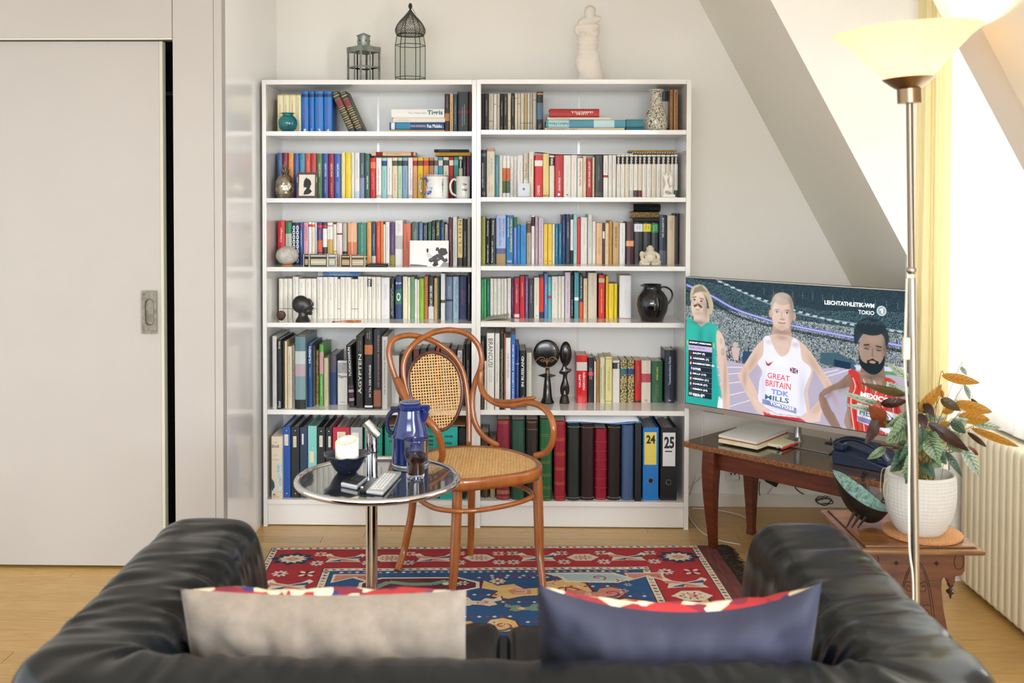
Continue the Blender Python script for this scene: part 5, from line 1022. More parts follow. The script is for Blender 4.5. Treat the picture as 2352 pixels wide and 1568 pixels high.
# figures with the skin modifier -------------------------------------------------
def skin(name,verts,edges,radii,m,parent=None,sub=2,loc=None,rot=None,flat=None):
    me=bpy.data.meshes.new(name);me.from_pydata([tuple(v) for v in verts],edges,[]);me.update()
    o=bpy.data.objects.new(name,me);COL.objects.link(o);me.materials.append(m)
    sk=o.modifiers.new('skin','SKIN');sk.use_smooth_shade=True
    if not me.skin_vertices: 
        bpy.context.view_layer.objects.active=o;bpy.ops.mesh.customdata_skin_add()
    for i,r in enumerate(radii):
        r=r if isinstance(r,(tuple,list)) else (r,r)
        me.skin_vertices[0].data[i].radius=r
    me.skin_vertices[0].data[0].use_root=True
    sb=o.modifiers.new('sub','SUBSURF');sb.levels=sub;sb.render_levels=sub
    if parent: o.parent=parent
    if loc is not None: o.location=loc
    if rot is not None: o.rotation_euler=rot
    return o
IV=mat('#ece5da',.45,name='ivory_resin',sss=.1)
# white nude statuette on shelf 2
y=.05;z0=ZS[1][2][1]+.0003;u=1090+2050/4.612;p=place(1,2,u,y=y);k=mpp(y)/4.612
st=empty('statuette',p,0,'small white kneeling nude statuette with raised arms beside the band-headed paperbacks','figurine')
G().prism([(-62*k,-.012),(70*k,-.012),(76*k,.012),(-55*k,.014)],0,32*k).build('rocky_base',IV,st,bevel=.003)
def U(a,b,d=0): return ((a-2050)*k,d,(605-b)*k)
V=[U(2040,500),U(2030,450),U(2020,400),U(2028,372),U(2035,345,-.002),U(2000,372,-.003),U(1970,352,-.008),U(1995,335,-.006),U(2022,332,-.004),U(2060,378,0),U(2085,365,-.004),U(2062,340,-.006),
     U(2010,520,-.006),U(1998,560,-.012),U(2030,575,-.004),U(2065,530,-.004),U(2080,490,-.013),U(2075,560,-.008)]
E_=[(0,1),(1,2),(2,3),(3,4),(2,5),(5,6),(6,7),(7,8),(2,9),(9,10),(10,11),(0,12),(12,13),(13,14),(0,15),(15,16),(16,17)]
rd=[24,17,21,9,15,9,7,6,6,9,7,6,18,13,10,18,12,10]
skin('figure',V,E_,[r*k for r in rd],IV,st)
G().sphere(U(2078,420,.006),20*k,10*k,70*k,12,8).build('drapery',IV,st,smooth=True)
# buddha
y=.05;z0=ZS[1][3][1]+.0003;p=place(1,3,1090+1860/4.612,y=y);k=mpp(y)/4.612
BM=mat('#dcd2be',.55,name='ivory_carving',bump=.3,bs=200,c2='#c2b498',ns=30)
bd=empty('buddha_figure',p,0,'small ivory-coloured laughing seated figure on a clear stand','figurine')
def U(a,b,d=0): return ((a-1860)*k,d,(678-b)*k)
G().box(-115*k,110*k,-.014,.016,0,38*k).build('clear_stand',mat('#d6d2c8',.1,trans=.5,ior=1.3,name='acrylic'),bd,bevel=.002)
G().box(-60*k,50*k,-.0145,-.01,10*k,22*k).build('label_plate',BLACK,bd)
g=G();g.sphere(U(1862,590),62*k,45*k,58*k,20,12);g.sphere(U(1862,500,-.002),34*k,32*k,40*k,18,12);g.sphere(U(1865,545),60*k,38*k,36*k,18,10)
g.sphere(U(1862,600,-.008),44*k,30*k,40*k,18,10)
for s in (-1,1):
    g.tube(bez([U(1862+s*50,545),U(1862+s*82,570,-.002),U(1862+s*80,610,-.006),U(1862+s*45,625,-.012)],5),[20*k]*16,10)
    g.tube(bez([U(1862+s*20,640,-.006),U(1862+s*75,630,-.008),U(1862+s*98,640,-.004),U(1862+s*60,655,-.014),U(1862+s*10,652,-.016)],5),[17*k]*21,10)
    g.sphere(U(1862+s*33,500),7*k,8*k,20*k,8,6)
b_=g.build('figure',BM,bd,smooth=180)
g=G();g.sphere(U(1862,502,-.0072),5*k,6*k,7*k,8,6)
for s in (-1,1): g.tube([U(1862+s*18,492,-.0068),U(1862+s*11,496,-.0076),U(1862+s*5,493,-.0072)],1.6*k,6)
g.tube([U(1846,514,-.0062),U(1862,521,-.0078),U(1878,514,-.0062)],2*k,6);g.build('face',mat('#a8977a',.6),bd,smooth=True)
G().sphere(U(1775,560,-.004),26*k,20*k,36*k,12,8).build('sack',BM,bd,smooth=True)
# moon lamp
y=.055;z0=ZS[0][3][1]+.0003;p=place(0,3,600+279/4.704,y=y);k=mpp(y)/4.704
ml=empty('globe_lamp',p,0,'pale stone-textured globe lamp on a small wooden foot','lamp')
G().lathe([(60*k,0),(62*k,4*k),(55*k,20*k),(0,20*k)],28).build('foot',mat('#b5703c',.45),ml,smooth=40)
G().sphere((0,0,118*k),122*k,122*k,100*k,32,20).build('globe',mat('#c9c4ba',.8,c2='#a8a296',ns=45,bump=.8,bs=120,bdist=.002,name='fibre_globe'),ml,smooth=True)
# inlaid boxes
ibp=mat('#d9cba4',.3,c2='#3a2c1c',ns=120,nd=1,r0=.5,r1=.53,name='bone_inlay')
def inlay_box(x0,x1,yt,yb,lab,dark,sides):
    y=.03;z0=ZS[0][3][1]+.0003;k=mpp(y)/4.704;a=atY(600+x0/4.704,0,y).x;b=atY(600+x1/4.704,0,y).x
    e=empty('inlaid_box',((a+b)/2,y+.03,z0),0,lab,'box','inlaid boxes');W=b-a;H=(yb-yt)*k
    c=mat(dark,.3,coat=.3);pl=[(sides[i][0]*W/2,sides[i][1]*.03) for i in range(len(sides))];n=len(pl)
    G().prism(pl,0,H*.72).build('body',c,e,bevel=.0008);G().prism([(q[0]*1.0,q[1]*1.0) for q in pl],H*.74,H*.98).build('lid',c,e,bevel=.0008)
    cream=mat('#dccfa6',.35)
    for i in range(n):
        p0=Vector((*pl[i],0));p1=Vector((*pl[(i+1) % n],0));d=p1-p0;L=d.length;d.normalize();nn=Vector((d.y,-d.x,0))
        if nn.y > .3: continue
        Mx=Matrix(((d.x,-nn.x,0,p0.x),(d.y,-nn.y,0,p0.y),(0,0,1,0),(0,0,0,1)))
        g=G();g.box(.0075,L-.0075,-.0006,0,H*.16,H*.58,M=Mx);g.build('inlay_panel',cream,e)
        g=G();g.box(.006,L-.006,-.0006,0,H*.82,H*.9,M=Mx);g.build('lid_strip',cream,e)
        g=G();q=.0058;nx=max(1,int((L-.014)/q))
        for r_ in range(2):
            for j in range(nx):
                cx=L/2+(j-(nx-1)/2)*q;cz=H*(.27+.2*r_)
                g.tube([Mx @ Vector((cx+q*.55*math.cos(t),-.0008,cz+q*.55*math.sin(t))) for t in (0,PI/2,PI,1.5*PI)],.0007,4,True)
        g.build('knot_inlay',mat('#2a2018',.4),e)
        for xx in (0,L): G().box(xx-.0016,xx+.0016,-.0012,.001,0,H*.98,M=Mx).build('corner_post',cream,e)
    G().prism([(q[0]*.86,q[1]*.86) for q in pl],H*.98,H*1.0).build('lid_inlay',ibp,e)
inlay_box(443,800,482,618,'oblong box with black and bone inlay beside the globe lamp','#1c1a16',[(-1,-.4),(-.62,-1),(.5,-1),(1,-.55),(1,.6),(.6,1),(-.6,1),(-1,.6)])
inlay_box(845,1138,492,618,'smaller hexagonal box with brown and bone inlay before the peach book','#5a3a20',[(-1,-.25),(-.2,-1),(.85,-.9),(1,0),(.5,1),(-.6,1)])
# black wallet
y=.02;z0=ZS[0][3][1]+.0003;k=mpp(y)/4.704;a=atY(600+1147/4.704,0,y).x;b=atY(600+1345/4.704,0,y).x
wl_=empty('notebook',((a+b)/2,y,z0),-.06,'small black leather notebook lying open-edged beside the inlaid box','notebook');W=b-a
G().box(-W/2,W/2,0,.075,0,.0025).build('cover',BLACK,wl_,bevel=.001);G().box(-W/2,W/2,0,.075,.0105,.013).build('cover',BLACK,wl_,bevel=.001);G().box(-W/2-.001,-W/2+.002,0,.075,0,.013).build('spine',BLACK,wl_,bevel=.001)
G().box(-W/2+.002,W/2-.002,.002,.073,.0025,.0105).build('pages',mat('#3a3a3a',.7),wl_)
# photo card (people on a scooter)
y=.045;z0=ZS[0][3][1]+.0003;k=mpp(y)/4.704;a=atY(600+1603/4.704,0,y).x;b=atY(600+2027/4.704,0,y).x;W=b-a;H=285*k
pc=empty('photo_card',(a,y,z0),0,'white card with a black and white photograph of riders on a scooter','photo');pc.rotation_euler=(-.1,0,0)
G().box(0,W,0,.0015,0,H).build('card',mat('#e9e6e2',.45),pc)
def P2(q,c,nm='figure_print'): G().prism([(x*W,z*H) for x,z in q],-.0005,-.0001,'y').build(nm,mat(c,.5),pc)
P2([(0,.03),(.02,.1),(.2,.09),(.45,.05),(.45,.01),(.0,.01)],'#6a6a68','road_print');P2([(.78,.01),(1,.01),(1,.16),(.86,.18)],'#8f8f8c','road_print')
P2([(.43,.6),(.43,.68),(.46,.71),(.485,.66),(.48,.56),(.45,.52)],'#2a2a2a');P2([(.42,.5),(.5,.54),(.56,.46),(.6,.3),(.56,.22),(.49,.3),(.44,.4)],'#d2d0cc')
P2([(.66,.62),(.68,.73),(.73,.75),(.76,.68),(.73,.6)],'#3a3a38');P2([(.72,.6),(.8,.72),(.93,.7),(.98,.52),(.9,.44),(.84,.42),(.74,.5)],'#2c2c2c')
P2([(.5,.3),(.62,.42),(.72,.5),(.84,.44),(.9,.3),(.96,.34),(.98,.22),(.9,.16),(.8,.28),(.72,.2),(.74,.08),(.7,.03),(.64,.1),(.6,.2),(.54,.16),(.48,.24)],'#353535')
P2([(.66,.3),(.72,.36),(.78,.3),(.74,.22),(.68,.22)],'#c8c6c2');P2([(.58,.06),(.62,.16),(.68,.14),(.7,.04),(.64,.01)],'#1c1c1c')
# pinecone
y=.05;z0=ZS[0][4][1]+.0003;p=place(0,4,600+212/4.704,y=y);k=mpp(y)/4.704
pn=empty('pine_cone',p,0,'brown pine cone beside the dark carved head','pine cone')
cm=mat('#4b352b',.7,c2='#8a6a58',ns=60,name='cone_scale');G().sphere((0,0,62*k),42*k,42*k,55*k,14,10).build('core',mat('#2a1c16',.8),pn,smooth=True)
proto_s=None;nS=90
for i in range(nS):
    t=(i+.5)/nS;ph=i*2.39996;th=math.acos(1-1.95*t);R=58*k
    d=Vector((math.sin(th)*math.cos(ph),math.sin(th)*math.sin(ph),math.cos(th)*.95))
    if proto_s is None:
        proto_s=pydata('scale',[(-.0048,0,0),(.0048,0,0),(.0055,.0045,.0012),(0,.0075,.002),(-.0055,.0045,.0012),(0,.003,.0026),(0,.001,-.0012)],[(0,1,5),(1,2,5),(2,3,5),(3,4,5),(4,0,5),(0,6,1),(1,6,2),(2,6,3),(3,6,4),(4,6,0)],cm,pn)
        o=proto_s
    else: o=link('scale',proto_s.data,None,pn)
    up=(d*.75+Vector((0,0,.6))).normalized();q=up.to_track_quat('Y','Z');o.rotation_euler=q.to_euler();o.location=d*R*.72+Vector((0,0,64*k))
# dark carved head
y=.055;p=place(0,4,600+450/4.704,y=y);k=mpp(y)/4.704
hm=mat('#2e2d2c',.32,name='dark_stone',bump=.5,bs=60,bdist=.002,c2='#1c1b1b',ns=20)
hd_=empty('stone_bust',p,0,'dark polished carved head in profile on the fourth shelf','sculpture')
def U(a,b,d=0): return ((a-450)*k,d,(595-b)*k)
g=G()
g.lathe([(80*k,0),(82*k,8*k),(70*k,30*k),(52*k,60*k),(46*k,100*k),(50*k,140*k)],28,M=Matrix.Translation((-2*k,0,0)))
g.sphere(U(425,410),96*k,74*k,98*k,28,18);g.sphere(U(465,430),82*k,64*k,92*k,24,16);g.sphere(U(490,480),58*k,50*k,46*k,20,12)
g.tube(bez([U(505,350),U(522,365),U(545,395),U(553,412),U(530,425)],5),[14*k]*21,10);g.sphere(U(545,448,0),18*k,26*k,11*k,12,8);g.sphere(U(540,470,0),19*k,26*k,12*k,12,8);g.sphere(U(528,505),26*k,28*k,22*k,12,8)
hb=g.build('head',hm,hd_,smooth=180);rm_=hb.modifiers.new('r','REMESH');rm_.mode='VOXEL';rm_.voxel_size=.0016;rm_.use_smooth_shade=True;sm_=hb.modifiers.new('s','SMOOTH');sm_.iterations=3
g=G();g.tube(bez([U(400,400,-.0155),U(392,425,-.0165),U(402,445,-.0155),U(414,425,-.0165),U(412,402,-.016)],4),3.5*k,6);g.build('ear',hm,hd_,smooth=True)
g=G();g.tube(bez([U(455,395,-.0155),U(480,382,-.0145),U(505,392,-.012)],4),4*k,6);g.tube(bez([U(462,412,-.0152),U(482,402,-.0144),U(500,412,-.012),U(482,418,-.0144)],4),3*k,6);g.build('eye',mat('#4a4846',.3),hd_,smooth=True)
# amber beads
y=.03;z0=ZS[0][4][1]+.0003;k=mpp(y)/4.704;p=place(0,4,600+960/4.704,y=y)
bead=empty('prayer_beads',p,0,'string of translucent amber prayer beads lying on the white shelf','beads')
am=mat('#e0701c',.15,0,trans=.35,ior=1.4,coat=.4,name='amber')
path=[((x-960)*k,(y_-.03),9*k) for x,y_ in ((790,.012),(830,.016),(850,.022),(900,.05),(950,.065),(1000,.068),(1050,.06),(1070,.045),(1050,.03),(1010,.025),(960,.022),(920,.03),(930,.045),(985,.05))]
P=bez(path,8);acc=0;last_=P[0];ms=None;G().tube(P,.0005,5).build('cord',mat('#3a1c10'),bead)
for q in P:
    acc += (q-last_).length;last_=q
    if acc > .0056:
        acc=0
        if ms is None: ms=G().sphere((0,0,0),.0031,.0031,.0027,12,8).build('bead',am,bead,smooth=True);o=ms
        else: o=link('bead',ms.data,None,bead)
        o.location=q
G().lathe([(.001,-.008),(.004,0),(.001,.008)],10,M=Matrix.Translation((-175*k,-.018,9*k)) @ Matrix.Rotation(PI/2,4,'Y')).build('tassel_bead',mat('#7a2c18',.3),bead,smooth=True)
# booklet lying on TV-side fourth shelf
z0=ZS[1][4][1]+.0003;xa=XC[1][1]+.001;xb=atY(1090+392/4.612,0,.05).x
o=empty('booklet',(xa,.02,z0),0,'pale pamphlet lying half open before the green and white paperbacks','pamphlet')
G().box(0,xb-xa-.002,0,.13,0,.0025).build('lower_pages',mat('#ddd2c2',.6),o)
v=[(0,0,.004),(xb-xa-.01,.02,.024),(xb-xa-.01,.115,.026),(0,.115,.005),(0,0,.0025),(xb-xa-.01,.02,.0225),(xb-xa-.01,.115,.0245),(0,.115,.0035)]
pydata('raised_cover',v,[(0,1,2,3),(4,7,6,5),(0,4,5,1),(1,5,6,2),(2,6,7,3),(3,7,4,0)],mat('#b8bda8',.5,c2='#8fa088',ns=30),o)
# dark jug
y=.075;z0=ZS[1][4][1]+.0003;p=place(1,4,1090+1885/4.612,y=y);k=mpp(y)/4.612
jg=empty('jug',p,0,'round black glazed jug with one handle on the fourth shelf','jug');jm=mat('#0b0e14',.1,coat=.6,name='black_glaze')
pr=[(112,0),(120,6),(128,40),(160,110),(172,180),(160,250),(125,305),(98,330),(92,350),(92,372),(104,388),(98,390),(84,372),(82,345),(0,320)]
G().lathe([(a*k,b*k) for a,b in pr],48).build('body',jm,jg,smooth=60)
gr=G()
for zz in (345,358,370): gr.tube([(93*k*math.cos(a),93*k*math.sin(a),zz*k) for a in [2*PI*i/32 for i in range(32)]],.0008,6,True)
gr.build('neck_rings',jm,jg,smooth=True)
G().tube(bez([(88*k,0,352*k),(130*k,0,362*k),(190*k,0,335*k),(215*k,0,280*k),(195*k,0,220*k),(160*k,0,175*k)],6),13*k,12,flat=.8).build('handle',jm,jg,smooth=60)
G().prism([(-88*k,-10*k),(-122*k,0),(-88*k,10*k)],366*k,386*k).build('spout',jm,jg,bevel=.001)
# carved figures on fifth shelf
y=.17;z0=ZS[1][5][1]+.0003;k=mpp(y)/4.612;bw=mat('#14110f',.22,coat=.4,name='ebony',bump=.15,bs=50);ins=mat('#b08a5a',.5)
p=place(1,5,1090+778/4.612,y=y);fg=empty('fertility_figure',p,0,'dark wooden figure with a large disc head and short pointed arms','wood carving','dark carved wooden figures')
def U(a,b,d=0): return ((a-778)*k,d,(835-b)*k)
G().lathe([(72*k,0),(74*k,10*k),(60*k,35*k),(55*k,50*k),(50*k,60*k),(40*k,180*k),(28*k,290*k),(22*k,300*k),(22*k,370*k),(0,372*k)],24).build('body',bw,fg,smooth=40)
G().sphere(U(767,310),140*k,26*k,150*k,40,20).build('disc_head',bw,fg,smooth=True)
pydata('arms',[U(672,542),U(875,542),U(778,512,-.009),U(778,572,-.009),U(778,512,.009),U(778,572,.009)],[(0,3,2),(1,2,3),(0,4,5),(1,5,4),(0,2,4),(1,4,2),(0,5,3),(1,3,5)],bw,fg)
g=G()
for s in (-1,1):
    g.tube(bez([U(772+s*8,400,-.0115),U(772+s*30,352,-.0115),U(772+s*75,345,-.011),U(772+s*120,385,-.006)],5),.0012,6)
    g.tube(bez([U(772+s*25,385,-.0115),U(772+s*45,370,-.0118),U(772+s*70,378,-.011),U(772+s*48,390,-.0115)],4,True),.0009,6,True)
g.tube([U(772,352,-.0118),U(772,425,-.0135)],.0016,6);g.tube([U(757,445,-.0105),U(772,450,-.0115),U(787,445,-.0105)],.0012,6)
g.build('face',ins,fg,smooth=True)
g=G()
for zz in (480,493,506): g.tube([(24*k*math.cos(a),24*k*math.sin(a),(835-zz)*k) for a in [2*PI*i/20 for i in range(20)]],.001,6,True)
g.build('neck_rings',ins,fg,smooth=True)
g=G()
for i in range(6):
    for s in (-1,1): zz=660+i*24;g.tube(bez([U(778,zz-12,-.0088),U(778+s*12,zz,-.0088),U(778,zz+12,-.0092)],4),.0007,5)
g.build('carved_knots',ins,fg,smooth=True)
p=place(1,5,1090+960/4.612,y=y);f2=empty('standing_figure',p,0,'slender dark wooden standing figure with a white diamond on its forehead','wood carving','dark carved wooden figures')
def U(a,b,d=0): return ((a-955)*k,d,(845-b)*k)
G().lathe([(52*k,0),(54*k,10*k),(40*k,72*k),(30*k,88*k),(0,90*k)],20).build('base',mat('#2b211a',.5),f2,smooth=40)
V=[U(958,640),U(960,560),U(960,500),U(950,455),U(962,380,-.002),U(968,250),U(925,505,-.003),U(900,515,-.01),U(945,530,-.02),U(1005,500,-.002),U(1025,480,-.004),U(930,690,-.003),U(918,660,-.004),U(930,760),U(985,690,-.003),U(990,650,-.004),U(985,760)]
skin('figure',V,[(0,1),(1,2),(2,3),(3,4),(4,5),(2,6),(6,7),(7,8),(2,9),(9,10),(0,11),(11,13),(0,14),(14,16)],[(38*k,30*k),(30*k,24*k),(34*k,26*k),(20*k,20*k),(24*k,24*k),(12*k,12*k),20*k,15*k,10*k,18*k,14*k,30*k,5*k,16*k,30*k,5*k,16*k],bw,f2,2)
G().sphere(U(966,320),64*k,40*k,132*k,24,16).build('head',bw,f2,smooth=True)
G().prism([((968-955)*k,(845-220)*k),((985-955)*k,(845-255)*k),((970-955)*k,(845-295)*k),((955-955)*k,(845-258)*k)],-.0104,-.005,'y').build('diamond_inlay',mat('#d8cbb0',.4),f2)
g=G();g.tube(bez([U(922,345,-.0068),U(945,335,-.0088),U(966,358,-.0096),U(987,335,-.0088),U(1010,345,-.0066)],4),.0012,6);g.tube([U(966,345,-.0098),U(966,395,-.0105)],.0015,6);g.tube([U(952,414,-.0066),U(966,418,-.008),U(980,414,-.0066)],.0014,6);g.build('face',mat('#4a413a',.3),f2,smooth=True)
# ---------------------------------------------------------------- on top of the bookcases
zt=ZS[0][0][1]+.0003
zn=mat('#78827a',.45,.7,name='zinc',c2='#a5aba2',ns=25,bump=.3,bs=90)
def osc(u,y): return mpp(y)/7.838
# square lantern
y=.12;k=mpp(y)/7.838;p=Vector((atY(760+590/7.838,100,y).x,y,zt))
la=empty('square_lantern',p,math.radians(43),'small square zinc lantern with chimney and wire handle on top of the bookcase','lantern')
s_=200*k;H1=540*k
for a in (-1,1):
    for b in (-1,1): G().box(a*s_-.0035,a*s_+.0035,b*s_-.0035,b*s_+.0035,0,H1).build('corner_post',zn,la)
G().box(-s_-.004,s_+.004,-s_-.004,s_+.004,0,.006).build('base',zn,la,bevel=.001)
hood=G().box(-s_-.005,s_+.005,-s_-.005,s_+.005,H1,H1+95*k).build('hood',zn,la,bevel=.001)
for i,(ax,sg) in enumerate((('x',-1),('x',1),('y',-1),('y',1))):
    for q in ('v','h'):
        if ax == 'x': d=(sg*s_-.0015,sg*s_+.0015,-.003,.003,.006,H1) if q == 'v' else (sg*s_-.0015,sg*s_+.0015,-s_,s_,H1*.48,H1*.48+.007)
        else: d=(-.003,.003,sg*s_-.0015,sg*s_+.0015,.006,H1) if q == 'v' else (-s_,s_,sg*s_-.0015,sg*s_+.0015,H1*.48,H1*.48+.007)
        G().box(*d).build('glazing_bar',zn,la)
    gp=(sg*(s_-.0022)-.0005,sg*(s_-.0022)+.0005,-s_+.003,s_-.003,.006,H1) if ax == 'x' else (-s_+.003,s_-.003,sg*(s_-.0022)-.0005,sg*(s_-.0022)+.0005,.006,H1)
    G().box(*gp).build('pane',mat('#ffffff',.0,trans=1.0,ior=1.02,name='clear_glass'),la)
zc=H1+95*k
G().lathe([(110*k,zc),(112*k,zc+205*k)],24).build('chimney',zn,la,smooth=30)
g=G();N=24;v=[];f=[]
for i in range(N): a=2*PI*i/N;v.append((130*k*math.cos(a),130*k*math.sin(a),zc+200*k+6*k*(-1)**i))
v.append((0,0,zc+262*k))
pydata('scalloped_cap',v,[(i,(i+1) % N,N) for i in range(N)]+[tuple(range(N))[::-1]],zn,la)
for a in (-2.6,-2.2,-1.8,-1.35): pass
g=G()
for i in range(6):
    a=2*PI*i/6+.3;c=Vector((111*k*math.cos(a),111*k*math.sin(a),zc+110*k))
    for dx_,dz_ in ((0,10),(0,-10),(7,0),(-7,0)): g.sphere((c.x-math.sin(a)*dx_*k,c.y+math.cos(a)*dx_*k,c.z+dz_*k),7*k,7*k,9*k,8,6)
g.build('vent_holes',BLACK,la)
wr=mat('#a8aca6',.3,.9)
o=G().tube(bez([(-.012,-.012,zc+150*k),(.004,-.03,zc+40*k),(.03,-.032,zc+5*k),(.045,-.01,zc+30*k),(.036,.012,zc+95*k),(.012,.012,zc+150*k)],8),.0009,6).build('wire_handle',wr,la,smooth=True)
# hexagonal onion lantern
y=.12;k=mpp(y)/7.838;p=Vector((atY(760+1430/7.838,100,y).x,y,zt))
iron=mat('#3c3f38',.45,.7,name='blackened_iron')
lb=empty('onion_lantern',p,0,'tall hexagonal glass lantern with an onion-shaped lattice dome','lantern')
RR=[(250,0),(272,90),(272,665),(240,850)]
hexa=lambda R,z,a0=PI/6*0+.26: [(R*k*math.cos(a0+i*PI/3),R*k*math.sin(a0+i*PI/3)*1.0,z*k) for i in range(6)]
for R,z in RR: G().tube(hexa(R,z+3),.0016,6,True).build('hoop',iron,lb)
for i in range(6):
    P=[hexa(R,z)[i] for R,z in RR];G().tube(P,.0017,6).build('rib',iron,lb)
gl=mat('#e9efe9',.0,trans=1.0,ior=1.02,name='lantern_glass')
for (R0,z0_),(R1_,z1_) in zip(RR[:-1],RR[1:]):
    h0=hexa(R0-3,z0_+4);h1=hexa(R1_-3,z1_-4)
    for i in range(6): pydata('pane',[h0[i],h0[(i+1) % 6],h1[(i+1) % 6],h1[i]],[(0,1,2,3)],gl,lb,fix=False)
dome=[(240,850),(268,900),(268,950),(240,1020),(185,1100),(120,1170),(60,1240),(20,1290),(8,1310)]
dp=bez([(a,0,b) for a,b in dome],5)
def dpt(u,a):
    i=min(int(u*(len(dp)-1)),len(dp)-2);t=u*(len(dp)-1)-i;q=dp[i].lerp(dp[i+1],t);return Vector((q.x*k*math.cos(a),q.x*k*math.sin(a),q.z*k))
for i in range(6): G().tube([dpt(j/20,.26+i*PI/3) for j in range(21)],.0017,6).build('rib',iron,lb)
g=G();lat=mat('#6f716a',.4,.7,name='lattice_tin')
for s in (-1,1):
    for i in range(34):
        a0=2*PI*i/34;g.tube([dpt(u,a0+s*u*2.6) for u in [.0+j/16*.86 for j in range(17)]],.00105,4)
g.build('lattice',lat,lb,smooth=True)
G().tube([(240*k*math.cos(a),240*k*math.sin(a),852*k) for a in [2*PI*i/36 for i in range(36)]],.0022,6,True).build('dome_band',iron,lb,smooth=True)
G().lathe([(6*k,1300*k),(30*k,1340*k),(38*k,1370*k),(26*k,1400*k),(10*k,1415*k)],12).build('finial',iron,lb,smooth=50)
G().tube([(24*k*math.cos(a),0,(1400+22*math.sin(a))*k) for a in [2*PI*i/14 for i in range(14)]],.001,6,True).build('hanging_ring',iron,lb,smooth=True)
G().tube([(20*k,0,1360*k),(105*k,0,1215*k)],.0009,6).build('hook_wire',iron,lb)
# white torso sculpture
y=.12;zt1=ZS[1][0][1]+.0003;k=mpp(y)/7.84;p=Vector((atY(1260+740/7.84,100,y).x,y,zt1))
PL=mat('#e6ddd0',.7,name='plaster',bump=.1,bs=80)
to=empty('torso_sculpture',p,0,'smooth white armless torso sculpture standing on top of the bookcase','sculpture')
def U(a,b,d=0): return ((a-740)*k,d,(1420-b)*k)
g=G()
g.lathe([(250*k,0),(255*k,20*k),(225*k,130*k),(190*k,260*k),(165*k,420*k),(150*k,520*k),(0,525*k)],28,M=Matrix.Translation((20*k,6*k,0)),sy=.6)
g.sphere(U(745,145),104*k,100*k,100*k,24,14);g.tube([U(745,145),U(742,300)],100*k,20)
g.tube(bez([U(540,400),U(640,350),U(745,330),U(860,290),U(930,300)],5),[62*k,70*k,80*k,88*k,92*k,95*k,95*k,95*k,95*k,95*k,92*k,90*k,84*k,78*k,72*k,66*k,60*k,55*k,52*k,50*k,46*k],16)
for b,w_ in ((420,225),(500,222),(560,212),(640,198),(720,192),(800,186),(880,190),(960,205),(1040,218),(1100,215)): g.sphere(U(705 if b < 900 else 700-(b-900)*.05,b),w_*k,110*k,80*k,24,10)
g.sphere(U(610,1130),118*k,92*k,140*k,20,12);g.sphere(U(615,590,-70*k),75*k,60*k,70*k,16,10);g.sphere(U(820,560,-70*k),75*k,60*k,70*k,16,10)
g.sphere(U(510,480),55*k,60*k,90*k,14,10);g.sphere(U(800,1040),130*k,100*k,160*k,20,12)
tb_=g.build('figure',PL,to,smooth=180);r_=tb_.modifiers.new('r','REMESH');r_.mode='VOXEL';r_.voxel_size=.0025;r_.use_smooth_shade=True;s2=tb_.modifiers.new('s','SMOOTH');s2.iterations=4;s2.factor=.5
# ---------------------------------------------------------------- bentwood armchair
V3=Vector
BW=mat('#a55e28',.24,0,c2='#783c15',ns=7,nsc=(3,3,.6),nd=7,r0=.3,r1=.8,coat=.45,name='bentwood',bump=.08,bs=60)
BWD=mat('#5c2a12',.3,coat=.4,c2='#3e1a0a',ns=20,name='dark_bentwood')
CANE=mat('#d8ae72',.5,0,c2='#c09455',ns=60,name='cane')
def cz(x,y): return 860+x/2.45,740+y/2.45
cc=V3((-.018,-.616,0));Fd=V3((.423,-.906,0));Rd=V3((.906,.423,0))
ch=empty('armchair',(cc.x,cc.y,0),0,'honey brown bentwood armchair with cane seat and looped back on the rug','chair')
def L_(pts): return [V3(p)-V3((cc.x,cc.y,0)) for p in pts]
seat_px=[(982,1034),(1023,1026),(1072,1022),(1125,1024),(1178,1032),(1222,1047),(1243,1061),(1240,1074),(1207,1085),(1146,1094),(1088,1100),(1050,1102),(1012,1096),(978,1080),(962,1060),(966,1044)]
so=L_([atZ(u,v,.458) for u,v in seat_px]);sp=bez(so,6,True);n=len(sp);ctr=sum(sp,V3())/n
def ring_(f,z): return [ctr+(p-ctr)*f+V3((0,0,z-.458)) for p in sp]
R0=[ring_(1,.415),ring_(1.012,.43),ring_(1.012,.45),ring_(.995,.4585),ring_(.93,.4585),ring_(.895,.453),ring_(.895,.42)]
v=[p for r in R0 for p in r];f=[(j*n+i,j*n+(i+1) % n,((j+1) % 7)*n+(i+1) % n,((j+1) % 7)*n+i) for j in range(7) for i in range(n)]
pydata('seat_frame',v,f,BW,ch,True)
def inside(p,poly):
    c=False;j=len(poly)-1
    for i in range(len(poly)):
        a,b=poly[i],poly[j]
        if (a[1] > p[1]) != (b[1] > p[1]) and p[0] < (b[0]-a[0])*(p[1]-a[1])/(b[1]-a[1])+a[0]: c=not c
        j=i
    return c
